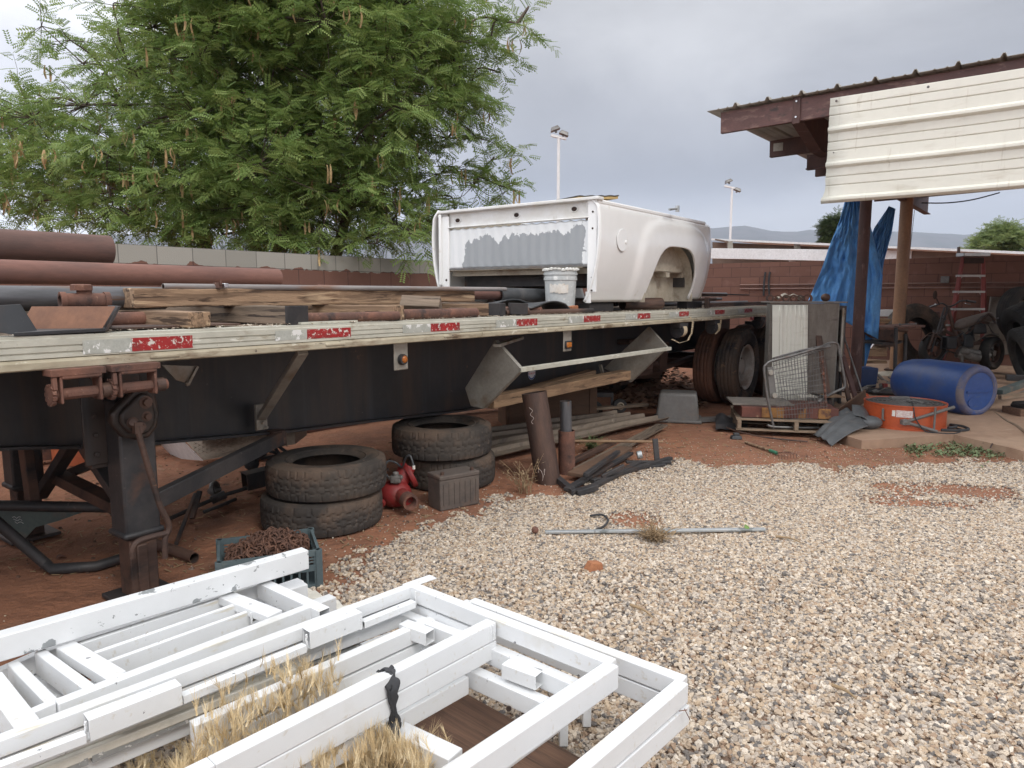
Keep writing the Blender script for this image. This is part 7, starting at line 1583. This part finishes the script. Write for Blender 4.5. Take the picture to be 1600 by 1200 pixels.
m = MB().grid(lambda a_, b_: tuple(Q(1440 + 32 * a_, 531 - 12 * math.sin(a_ * 3.1) + 2 * b_, -.12 + .12 * b_)), 12, 4); ob('front_mudguard', m, M_['rustdark'], t, ang=60).modifiers.new('s', 'SOLIDIFY').thickness = .01
m = MB().bar(Q(1545, 492, .2), Q(1556, 505, .25), .03, .02); m.bar(Q(1549, 500, .2), Q(1560, 497, .25), .02, .02); m.path([Q(1535, 528, .0), Q(1548, 530, .0), Q(1560, 540, .0)], .025, 6); ob('tail_bracket', m, M_['blkplastic'], t)
# ================================================================ TYRES behind, right
def lean_tyre(name, label, c, r_, wd, Mr, m='tyreclean', style='rib'): return tyre_thing(name, label, (0, 0, 0), r_, wd, Matrix.Translation(Vector(c)) @ Mr, None, m, .56, style)
c = D(1433, 527, 12.1); lean_tyre('tyre', 'large dark tyre lying behind the work table, left of the motorcycle', (c.x, c.y, c.z), .58, .3, Matrix.Rotation(R(20), 4, 'Z') @ Matrix.Rotation(R(70), 4, 'X'), 'tyre')
c = D(1598, 490, 12.0); lean_tyre('tyre', 'big black tyre standing upright at the right edge against the end wall', (c.x, c.y, c.z), .46, .26, Matrix.Rotation(R(15), 4, 'Z') @ Matrix.Rotation(R(86), 4, 'X'))
c = D(1592, 528, 10.7); lean_tyre('tyre', 'wide black tyre leaning steeply in front of the upright one at the right edge', (c.x + .2, c.y, c.z), .56, .32, Matrix.Rotation(R(78), 4, 'Z') @ Matrix.Rotation(R(64), 4, 'X'), style='block')
c = D(1608, 558, 10.2); lean_tyre('tyre', 'dark block-tread tyre lowest in the heap at the right edge', (c.x, c.y, c.z), .46, .28, Matrix.Rotation(R(70), 4, 'Z') @ Matrix.Rotation(R(72), 4, 'X'), style='block')
tag(beam('board', D(1545, 484, 12.3), D(1600, 486, 12.2), .05, .45, M_['cabmetal']), 'grey sheet standing behind the motorcycle tail', 'board')
tag(beam('board', D(1500, 530, 12.4), D(1600, 526, 12.3), .05, .60, M_['cabwood']), 'grey boards stacked low behind the motorcycle rear wheel', 'board')
# ================================================================ WORK TABLE and clutter under the canopy
t = thing('work_table', 'rusty brown steel work table covered with rods beside the tan post', 'table', (5.9, 10.3, .15)); YT = 10.2; Q2 = lambda x, y, dY=0: D(x, y, YT + dY)
ob('table_top', MB().slab([Q2(1344, 511, .2), Q2(1398, 512, -.3), Q2(1432, 509, -.3), Q2(1446, 508, .5), Q2(1400, 506, .9)], (0, 0, -.03)), M_['rust'], t)
ob('side_panel', MB().slab([Q2(1398, 514, -.3), Q2(1397, 534, -.3), Q2(1360, 528, .1), Q2(1345, 516, .2)], (0, .02, 0)), M_['rustdark'], t)
for x, y0, y1, dY in ((1400, 512, 604, -.35), (1415, 522, 590, -.1), (1349, 514, 600, .1)): ob('leg', MB().tube(Q2(x, y0, dY), Q2(x - 2, y1, dY), .026, 10), M_['blackrust'], t)
ob('shelf', MB().slab([Q2(1345, 533, .2), Q2(1398, 536, -.3), Q2(1412, 532, .1), Q2(1360, 528, .5)], (0, 0, -.03)), M_['blackrust'], t)
single('steel_tube', 'brown tube lying on the front of the work table', 'tube', MB().tube(Q2(1398, 513, -.25), Q2(1417, 516, -.25), .035, 14), M_['rustdark'])
single('rod', 'thin bright rod lying on the work table', 'rod', MB().tube(Q2(1405, 507, -.1), Q2(1432, 506, .2), .008, 6).sph(Q2(1406, 507, -.1), .02, 8).sph(Q2(1431, 506, .2), .016, 8), M_['galv'])
tag(beam('white_beam', D(1360, 489, 12.9), D(1425, 489, 12.6), .10, .12, M_['white']), 'short white box beam resting against the end wall behind the tan post', 'beam'); tag(beam('brown_beam', D(1424, 491, 12.8), D(1468, 491, 12.6), .10, .09, M_['brown']), 'brown beam continuing right of the white box beam', 'beam')
tag(beam('board', D(1368, 500, 12.2), D(1392, 502, 12.1), .1, .08, M_['woodtan']), 'small tan wood block under the white box beam', 'block')
for lab, x, y, Y, d_, mm, rz in (('tan wood block on the slab behind the dark post', 1365, 550, 10.9, (.34, .2, .12), 'woodtan', 10), ('brown wood block lying in the clutter beside the tan post', 1372, 541, 11.2, (.25, .2, .12), 'pallet', -20), ('light board on the slab just left of the tan post', 1362, 565, 10.6, (.45, .12, .05), 'woodtan', 5), ('grey lump of scrap iron low beside the tan post', 1380, 533, 11.0, (.3, .25, .16), 'rustdark', 30)):
    q = D(x, y, Y); single('scrap_block', lab, 'wood block', MB().box((0, 0, 0), d_, taper=.9), M_[mm], Matrix.Translation(q) @ Matrix.Rotation(R(rz), 4, 'Z'), bevel=.01)
single('metal_strip', 'thin shiny strip leaning behind the hanging tarp end', 'metal strip', MB().bar(D(1354, 552, 10.9), D(1366, 536, 10.9), .03, .01), M_['chrome'])
q = D(1350, 578, 9.9); t = thing('blue_bin', 'small dark blue plastic bin standing behind the post', 'bin', (q.x, q.y, .16)); M_['navy'] = mat('navy_plastic', (.018, .04, .12), (.012, .03, .09), 5, .45, 0, 0); ob('bin_body', MB().box((q.x, q.y, .16 + .14), (.26, .24, .28), taper=1.12), M_['navy'], t, bevel=.02)
m = MB()
rq = random.Random(8)
t = thing('tool_clutter', 'low heap of grimy tools and pump parts on the slab behind the chrome disc', 'tools', (5.3, 9.2, .13))
for k in range(22):
    q = G(rq.uniform(1352, 1400), rq.uniform(596, 616), .14); a = rq.random() * 6; l = rq.uniform(.05, .16); m.tube(q + Vector((0, 0, rq.uniform(0, .08))), q + Vector((math.cos(a) * l, math.sin(a) * l, rq.uniform(.0, .10))), rq.uniform(.008, .03), 8)
ob('tool_parts', m, M_['engine'], t); q = G(1382, 606, .17); ob('red_part', MB().box(tuple(q + Vector((.0, .02, .03))), (.07, .09, .06)), M_['redpaint'], t, bevel=.01); q = G(1378, 614, .14); ob('drip_tray', MB().lathe([(0, 0), (.26, 0), (.28, .03), (.265, .03), (.25, .01), (0, .01)], 28, Matrix.Translation(q)), M_['black'], t)
q = G(1392, 586, .17); single('sack', 'flattened dusty sack lying on the slab under the work table', 'sack', MB().sph((q.x, q.y, .17), (.3, .2, .06), 16), M_['bedin'])
# steel frame pieces right of barrel, hose, small wheel on block
for lab, a, b, w_, h_, mm in (('dark steel channel on the slab right of the barrel end', (1572, 590, 8.9), (1640, 592, 8.7), .1, .07, 'black'), ('angled green-grey steel leg running out from the barrel end', (1560, 613, 8.1), (1640, 585, 8.9), .09, .06, 'teal'), ('dusty steel tube lying behind the small wheel', (1562, 621, 7.9), (1640, 612, 7.9), .06, .05, 'pallet')):
    tag(beam('steel_bar', D(*a), D(*b), w_, h_, M_[mm]), lab, 'steel bar')
single('hose', 'tan hose curving over the slab below the barrel toward the right edge', 'hose', MB().path([G(1551, 644, .11), G(1562, 651, .11), G(1574, 659, .11), G(1592, 668, .11), G(1612, 684, .11)], .018, 10, smooth=4), M_['pallet'])
q = G(1594, 652, .09); t = thing('wood_crate', 'brown wood block under the small wheel at the right edge', 'block', q); ob('block', MB().box((q.x + .1, q.y, .15), (.42, .3, .10)), M_['woodred'], t, bevel=.006)
t = thing('small_wheel', 'small black wheel with a pale hub lying on the brown block at the right edge', 'wheel', q); Mx = Matrix.Translation((q.x + .10, q.y - .0, .235)) @ Matrix.Rotation(R(-12), 4, 'X'); ob('tyre', MB().lathe([(.10, -.035), (.16, -.04), (.185, 0), (.16, .04), (.10, .035)], 36, Mx, closed=True), M_['tyreclean'], t); ob('hub', MB().lathe([(0, -.02), (.10, -.03), (.10, .03), (.07, .02), (.05, .04), (0, .04)], 24, Mx), M_['galvstrip'], t)
single('scrap_fitting', 'small dark metal fitting on the slab at the far right', 'fitting', MB().tube(G(1592, 618, .12), G(1602, 614, .13), .04, 10), M_['engine'])
# slab joint lines
single('slab_joint', 'thin dark control joint line across the concrete slab', 'joint', MB().bar(TFi @ Vector(G(1547, 700, .092)), TFi @ Vector(G(1600, 603, .115)), .012, .004), M_['rustdark'], TF)
bpy.data.objects['slab_joint']['kind'] = 'structure'
# ================================================================ WHITE STEEL FRAMES stacked in the foreground
FW = 'stacked white steel fence frames'
_fc = [0]
def fb(parent, a, b, z, w_=.038, h_=.056, m='whitepaint', name='rail', dz=0.0, open_=0.0, za=None, down=0.0, **k):
    _fc[0] += 1; z = z + (_fc[0] * 5 % 17) * .0005; p1 = G(a[0], a[1], z if za is None else za); p2 = G(b[0], b[1], z); p1.z -= down; p2.z -= down; p1 = p1 - Vector((0, 0, h_ / 2 - dz)); p2 = p2 - Vector((0, 0, h_ / 2 - dz))
    return beam(name, p1, p2, w_, h_, M_[m], parent, bevel=.003, open_=open_, **k)
Z1 = .40
# tall peeling beam at the back left
t = thing('white_box_beam', 'long white box beam with peeling grey patches, hindmost in the white stack', 'box beam', G(470, 860))
fb(t, (-330, 1082), (477, 857), .46, .052, .076, 'whitepeel', 'tube')
# frame one (top, largest)
t1 = thing('fence_frame', 'topmost white frame with the long rails, a black rag strap tied round it', 'steel frame', G(700, 1050, .3), FW)
fb(t1, (-360, 1285), (640, 914), Z1, .036, .044)                       # far rail
fb(t1, (645, 913), (958, 1033), Z1, .040, .056)             # end crossbar
fb(t1, (957, 1036), (560, 1300), Z1, .044, .070)           # near rail
fb(t1, (768, 969), (330, 1188), Z1, .042, .060); fb(t1, (330, 1188), (40, 1330), Z1, .042, .060)
fb(t1, (634, 915), (677, 900), Z1 - .002, .045, .005, name='corner_tab')
for (a, b) in (((134, 1120), (279, 1065)), ((478, 984), (560, 953))): fb(t1, a, b, Z1 + .002, .046, .058, name='sleeve', open_=.003)
for (a, b) in (((-60, 1215), (133, 1144)), ((283, 1085), (476, 1006)), ((566, 970), (646, 938))): fb(t1, a, b, Z1 - .034, .028, .024, name='stop_bar', open_=.003)
m = MB()
for x, y in ((713, 956), (905, 1030)): q = G(x, y, Z1 - .04); m.tube(q + Vector((.00, -.03, 0)), q + Vector((.0, -.026, 0)), .0085, 12)
ob('bolt_holes', m, M_['tubein'], t1)
# frame two: outermost, two deep
for k, (dn, lab) in enumerate(((0, 'upper of the two outermost white frames, its corner nearest the gravel'), (.063, 'lower of the two outermost white frames, directly under its twin'))):
    z = .315; t2 = thing('fence_frame', lab, 'steel frame', G(1070, 1075, .2), FW)
    fb(t2, (737, 936), (1070, 1060), z, .040, .058, down=dn); fb(t2, (1066 + 3 * k, 1064 + 2 * k), (850, 1245), z, .042, .060, down=dn); fb(t2, (735, 938), (300, 1130), z, .038, .056, down=dn)
    if k == 0: m = MB(); q = G(1012, 1054, z - .04); m.tube(q + Vector((0, -.028, 0)), q + Vector((0, -.024, 0)), .008, 12); ob('bolt_hole', m, M_['tubein'], t2)
# frame three and four: inner crossbars
t3 = thing('fence_frame', 'white inner frame with two short box stubs welded to its crossbar', 'steel frame', G(760, 1010, .2), FW)
Z3 = .315
fb(t3, (626, 954), (760, 1005), Z3, .040, .058); fb(t3, (752, 1001), (902, 1066), Z3, .040, .058); 
for (a, b) in (((790, 1033), (843, 1052)), ((630, 971), (672, 986))): fb(t3, a, b, Z3 + .006, .045, .045, name='box_stub', open_=.003)
fb(t3, (626, 955), (180, 1118), Z3, .036, .05); fb(t3, (905, 1068), (690, 1210), Z3 - .0, .04, .055)
t4 = thing('fence_frame', 'lower white frame with a scuffed crossbar above the brown boards', 'steel frame', G(780, 1060, .2), FW); Z4 = .262
fb(t4, (716, 1034), (868, 1100), Z4, .040, .060); fb(t4, (726, 1054), (586, 1130), Z4 - .01, .040, .058); fb(t4, (586, 1130), (380, 1228), Z4 - .01, .040, .058); fb(t4, (716, 1032), (640, 1065), Z4 - .02, .04, .05)
m = MB(); q = G(795, 1096, Z4 - .03); m.tube(q + Vector((0, -.04, 0)), q + Vector((0, -.034, 0)), .008, 12); ob('bolt_hole', m, M_['tubein'], t4)
fb(t4, (622, 1135), (712, 1178), Z4 - .03, .06, .07); fb(t4, (868, 1100), (640, 1255), Z4, .045, .075)
t5 = thing('fence_frame', 'lowest inner white frame with short bright rail and round holes, mid stack', 'steel frame', G(600, 1010, .2), FW); Z5 = .235
fb(t5, (614, 988), (690, 1020), Z5, .042, .056); fb(t5, (614, 990), (300, 1112), Z5, .042, .056, 'whitepaint'); fb(t5, (626, 1007), (556, 1038), Z5 + .005, .032, .03, name='stop_bar', open_=.003); fb(t5, (300, 1112), (-60, 1255), Z5, .042, .056)
m = MB(); q = G(527, 1055, Z5 - .03); m.tube(q + Vector((.0, -.03, 0)), q + Vector((.0, -.026, 0)), .009, 12); ob('bolt_hole', m, M_['tubein'], t5)
fb(t5, (690, 1020), (560, 1082), Z5 - .03, .04, .06)
single('aluminium_bar', 'flat grey bar with flaking paint lying between the white frames', 'flat bar', MB().bar(G(140, 1180, .25), G(560, 1008, .25), .05, .02), M_['greymill'])
single('aluminium_bar', 'second grey bar with flaked paint continuing to the lower left of the stack', 'flat bar', MB().bar(G(-160, 1290, .25), G(135, 1182, .25), .05, .02), M_['greymill'])
for k in range(3):
    fbz = .29 - k * .012; y0 = 1274 + k * 18
    o = beam('louvre_slat', G(-200, y0, fbz), G(478 - k * 8, 1022 + k * 13, fbz), .022, .026, M_['vinyl'], None, bevel=.004); tag(o, ['highest cream slat below the long white rail of the stack', 'middle cream slat below the long white rail of the stack', 'lowest cream slat, next to the flaking grey bar'][k], 'slat')
t6 = thing('fence_frame', 'white frame hidden directly under the topmost one, its rails showing just below', 'steel frame', G(650, 1080, .2), FW); Z6 = Z1 - .082
fb(t6, (769, 969), (330, 1188), Z1, .040, .058, down=.063); fb(t6, (330, 1188), (40, 1330), Z1, .040, .058, down=.063); fb(t6, (-360, 1285), (640, 914), Z1, .034, .05, down=.05); fb(t6, (645, 913), (752, 955), Z1, .038, .05, down=.062)
# slatted left gate
tg = thing('slatted_gate', 'white slatted gate panel left in the stack with three long louvres', 'gate', G(250, 1000, .3), FW); ZG = .37
fb(tg, (88, 1096), (482, 946), ZG, .036, .060); fb(tg, (410, 908), (507, 952), ZG + .004, .045, .06, open_=.003, name='crossbar'); fb(tg, (352, 928), (430, 958), ZG + .004, .06, .03, name='crossbar')
fb(tg, (102, 1006), (182, 1054), ZG + .004, .055, .035, name='crossbar'); fb(tg, (62, 1016), (140, 1073), ZG, .03, .07, name='crossbar'); fb(tg, (20, 1034), (84, 1098), ZG, .03, .07, name='crossbar')
fb(tg, (84, 1095), (44, 1112), ZG, .03, .07, name='crossbar'); fb(tg, (-15, 1055), (42, 1130), ZG, .055, .075, open_=.003, name='crossbar'); fb(tg, (-40, 1062), (60, 1018), ZG - .03, .03, .06, name='crossbar')
for a, b in (((124, 1005), (350, 932)), ((147, 1019), (371, 942)), ((167, 1033), (393, 952))): fb(tg, a, b, ZG - .006, .016, .055, name='louvre')
fb(tg, (60, 1018), (412, 908), ZG - .02, .03, .07)
tk = thing('slatted_gate', 'second white gate lying under the louvred one, seen through its gaps', 'gate', G(200, 1060, .2), FW); ZK = .27
for a, b in (((-200, 1130), (470, 905)), ((-160, 1180), (520, 930)), ((-100, 1215), (500, 985)), ((30, 1040), (130, 1110)), ((200, 985), (290, 1040)), ((380, 925), (470, 975)), ((300, 955), (380, 1005))): fb(tk, a, b, ZK, .05, .06)
single('end_block', 'white box end standing beside the peeling beam at the back of the stack', 'box section', MB().bar(G(440, 918, .30) - Vector((0, 0, .04)), G(474, 908, .30) - Vector((0, 0, .04)), .08, .08), M_['whitepaint'], bevel=.004)
# cream planks below
for k in range(5):
    y0 = 921 + k * 8; o = beam('vinyl_plank', G(300 - k * 12, y0 + 62, .17), G(482 + k * 17, y0 + 2, .17), .075, .03, M_['vinyl'], None, bevel=.004); tag(o, ['hindmost cream vinyl plank sticking out at the back of the white stack', 'second cream vinyl plank from the back', 'middle cream vinyl plank of the five', 'fourth cream vinyl plank from the back', 'nearest cream vinyl plank of the five'][k], 'plank', 'cream vinyl planks under the white frames')
# support legs under the outer frames
for k, (x, y, lab) in enumerate(((915, 1118, 'slim white leg stub'), (874, 1150, 'white leg stub in the middle'), (900, 1120, 'grey white leg'), (1045, 1150, 'corner leg'))):
    pass
tl = bpy.data.objects['fence_frame.001']
for (x, y) in ((916, 1130), (880, 1160), (1042, 1140)):
    g0 = G(x, y, 0.02); beam('leg', g0, g0 + Vector((0, 0, .19)), .028, .045, M_['whitepaint'], tl, bevel=.002)
# weld beads at the joints and rusty seams
def weld(par, x, y, z, ln=.045, m='whitepaint', name='weld_bead'):
    q = G(x, y, z); mb_ = MB()
    for i in range(9): mb_.sph((q.x + rnd.uniform(-.0015, .0015), q.y - .002, q.z - ln * i / 8), (.0042, .0042, .004), 6)
    ob(name, mb_, M_[m], par)
for (x, y) in ((650, 925), (771, 978), (766, 980), (952, 1040), (563, 962), (479, 992), (134, 1128), (281, 1074)): weld(t1, x, y, Z1 - .004)
for (x, y) in ((716, 1044), (722, 1050), (866, 1108)): weld(t4, x, y, Z4 - .004)
for (x, y) in ((350, 938), (371, 948), (393, 958), (412, 915), (126, 1012), (149, 1026)): weld(tg, x, y, ZG - .004, .035)
q = G(1076, 1092, .30); ob('rust_stain', MB().bar(q + Vector((-.012, -.004, -.028)), q + Vector((.004, -.006, -.06)), .003, .002).bar(q + Vector((-.03, -.012, -.03)), q + Vector((-.005, -.006, -.03)), .002, .002), M_['rust'], bpy.data.objects['fence_frame.001'])
# brown boards on the gravel
for k, (a, b, lab) in enumerate((((640, 1068), (905, 1225), 'longer brown weathered board under the white frames, farther one'), ((600, 1088), (850, 1240), 'brown weathered board under the white frames, nearer one'))):
    p1, p2 = G(a[0], a[1], .055), G(b[0], b[1], .055); tag(beam('brown_board', p1 - (p2 - p1) * .15, p2 + (p2 - p1) * .3, .145, .045, M_['woodred'], bevel=.005, wob=.003), lab, 'board', 'brown boards under the frames')
p1, p2 = G(-120, 1120, .05), G(420, 930, .05); tag(beam('timber', p1, p2, .14, .07, M_['woodred'], bevel=.004), 'dark timber bearer under the left end of the white stack', 'timber')
# black rag strap
tie = thing('rag_strap', 'black rag strap knotted round the white frame rails', 'strap', G(612, 1090, .3)); 
def strap(a, b):
    pth = [G(596, 1047, Z1 + .004), G(606, 1042, Z1 + .008), G(612, 1050, Z1 + .004), G(614, 1075, .37), G(615, 1100, .32), G(617, 1122, .27), G(614, 1145, .22), G(619, 1170, .16), G(616, 1205, .08)]
    k = a * (len(pth) - 1); i = min(int(k), len(pth) - 2); p_ = pth[i].lerp(pth[i + 1], k - i); wv = Vector((.93, .36, 0)) * (b - .5) * (.026 + .012 * math.sin(a * 21)); n = noise.noise(Vector((a * 14, b * 3, 0))) * .010
    return tuple(p_ + wv + Vector((n, n * .5 - .008, n)))
o = ob('strap', MB().grid(strap, 70, 8), M_['rubberstrap'], tie, ang=70); s_ = o.modifiers.new('s', 'SOLIDIFY'); s_.thickness = .005
m = MB(); 
for k in range(5): q = G(614 + rnd.uniform(-5, 8), 1132 + k * 4, .25); m.sph(tuple(q + Vector((0, -.01, 0))), (.016, .012, .018), 8)
m.add([tuple(G(618, 1135, .25)), tuple(G(628, 1128, .25)), tuple(G(625, 1140, .25)), tuple(G(619, 1146, .24))], [(0, 1, 2, 3)]); ob('knot', m, M_['rubberstrap'], tie)
# ================================================================ DRY GRASS between the frames
rg = np.random.default_rng(8); V = []; Fc = []
def blade(b0, tip, w_, bend):
    n = len(V); s_ = Vector((tip.y - b0.y, b0.x - tip.x, 0)); s_ = (s_.normalized() if s_.length > 1e-5 else Vector((1, 0, 0))) * w_; md = (b0 + tip) / 2 + bend
    V.extend([tuple(b0 - s_), tuple(b0 + s_), tuple(md + s_ * .8), tuple(md - s_ * .8), tuple(tip)]); Fc.extend([(n, n + 1, n + 2, n + 3), (n + 3, n + 2, n + 4)])
def clump_zone(n, x0, x1, yf, spread, h0, h1, z0=.0):
    for _ in range(n):
        x = rg.uniform(x0, x1); y = yf(x) + rg.normal() * spread; 
        zt = rg.uniform(h0, h1); g1 = G(x, y, zt)   # seen where its head stands
        if noise.noise(Vector((x * .02, y * .02, 5))) < -.25 and rg.random() < .75: continue
        lean = Vector((rg.normal() * .05, rg.normal() * .05, 0)); b0 = Vector((g1.x, g1.y, 0)) + lean + Vector((rg.normal() * .02, rg.normal() * .02, z0)); blade(b0, g1, .0006 + .0006 * rg.random(), lean * -.25)
        if rg.random() < .62:      # bristly seed head
            d_ = (g1 - b0).normalized() + Vector((rg.normal() * .35, rg.normal() * .35, .1)); d_.normalize(); hl = rg.uniform(.03, .055)
            for q_ in range(14):
                s0 = g1 + d_ * hl * (q_ / 18 - .2); a = rg.random() * 6.28; sd_ = d_.orthogonal().normalized(); sd_.rotate(Matrix.Rotation(a, 3, d_)); blade(s0, s0 + (d_ * .85 + sd_ * .32).normalized() * hl * .9, .0006, sd_ * .0)
            n_ = len(V)
            blade(g1 - d_ * hl * .2, g1 + d_ * hl * .5, .0024, Vector((0, 0, 0)))
def lerp_y(pts): return lambda x: float(np.interp(x, [p[0] for p in pts], [p[1] for p in pts]))
clump_zone(800, 300, 530, lerp_y([(300, 1170), (360, 1130), (430, 1095), (530, 1060)]), 16, .14, .36)
clump_zone(70, 300, 480, lerp_y([(320, 1100), (400, 1060), (470, 1045)]), 12, .32, .42)
clump_zone(1100, 270, 600, lerp_y([(270, 1215), (400, 1172), (500, 1135), (600, 1102)]), 12, .12, .27)
clump_zone(1000, 420, 670, lerp_y([(420, 1215), (520, 1180), (600, 1165), (670, 1195)]), 16, .12, .28)
clump_zone(160, 640, 700, lerp_y([(640, 1180), (700, 1190)]), 14, .1, .2)
clump_zone(900, 200, 600, lerp_y([(200, 1230), (600, 1120)]), 30, .03, .12)
mbg = MB(); mbg.v = V; mbg.f = Fc; o = ob('dry_grass', mbg, M_['straw'], ang=0); tag(o, 'dry straw-coloured grass growing up through the white frames', 'grass', kind='stuff')
# orange leaf litter on the frames
lm = mat('orange_leaf', (.55, .24, .05), (.4, .16, .04), 20, .8, 0, 0); m = MB()
for k in range(7): q = G(548 + rnd.uniform(-8, 8), 1005 + rnd.uniform(-4, 4), .262); a = rnd.random() * 6; l = .012; m.add([tuple(q + Vector((math.cos(a), math.sin(a), .3)) * l), tuple(q + Vector((-math.sin(a), math.cos(a), 0)) * l * .5), tuple(q - Vector((math.cos(a), math.sin(a), 0)) * l), tuple(q + Vector((math.sin(a), -math.cos(a), .4)) * l * .5)], [(0, 1, 2, 3)])
tag(ob('dry_leaves', m, lm, ang=0), 'small cluster of orange dry leaves between the white frames', 'leaves', kind='stuff')
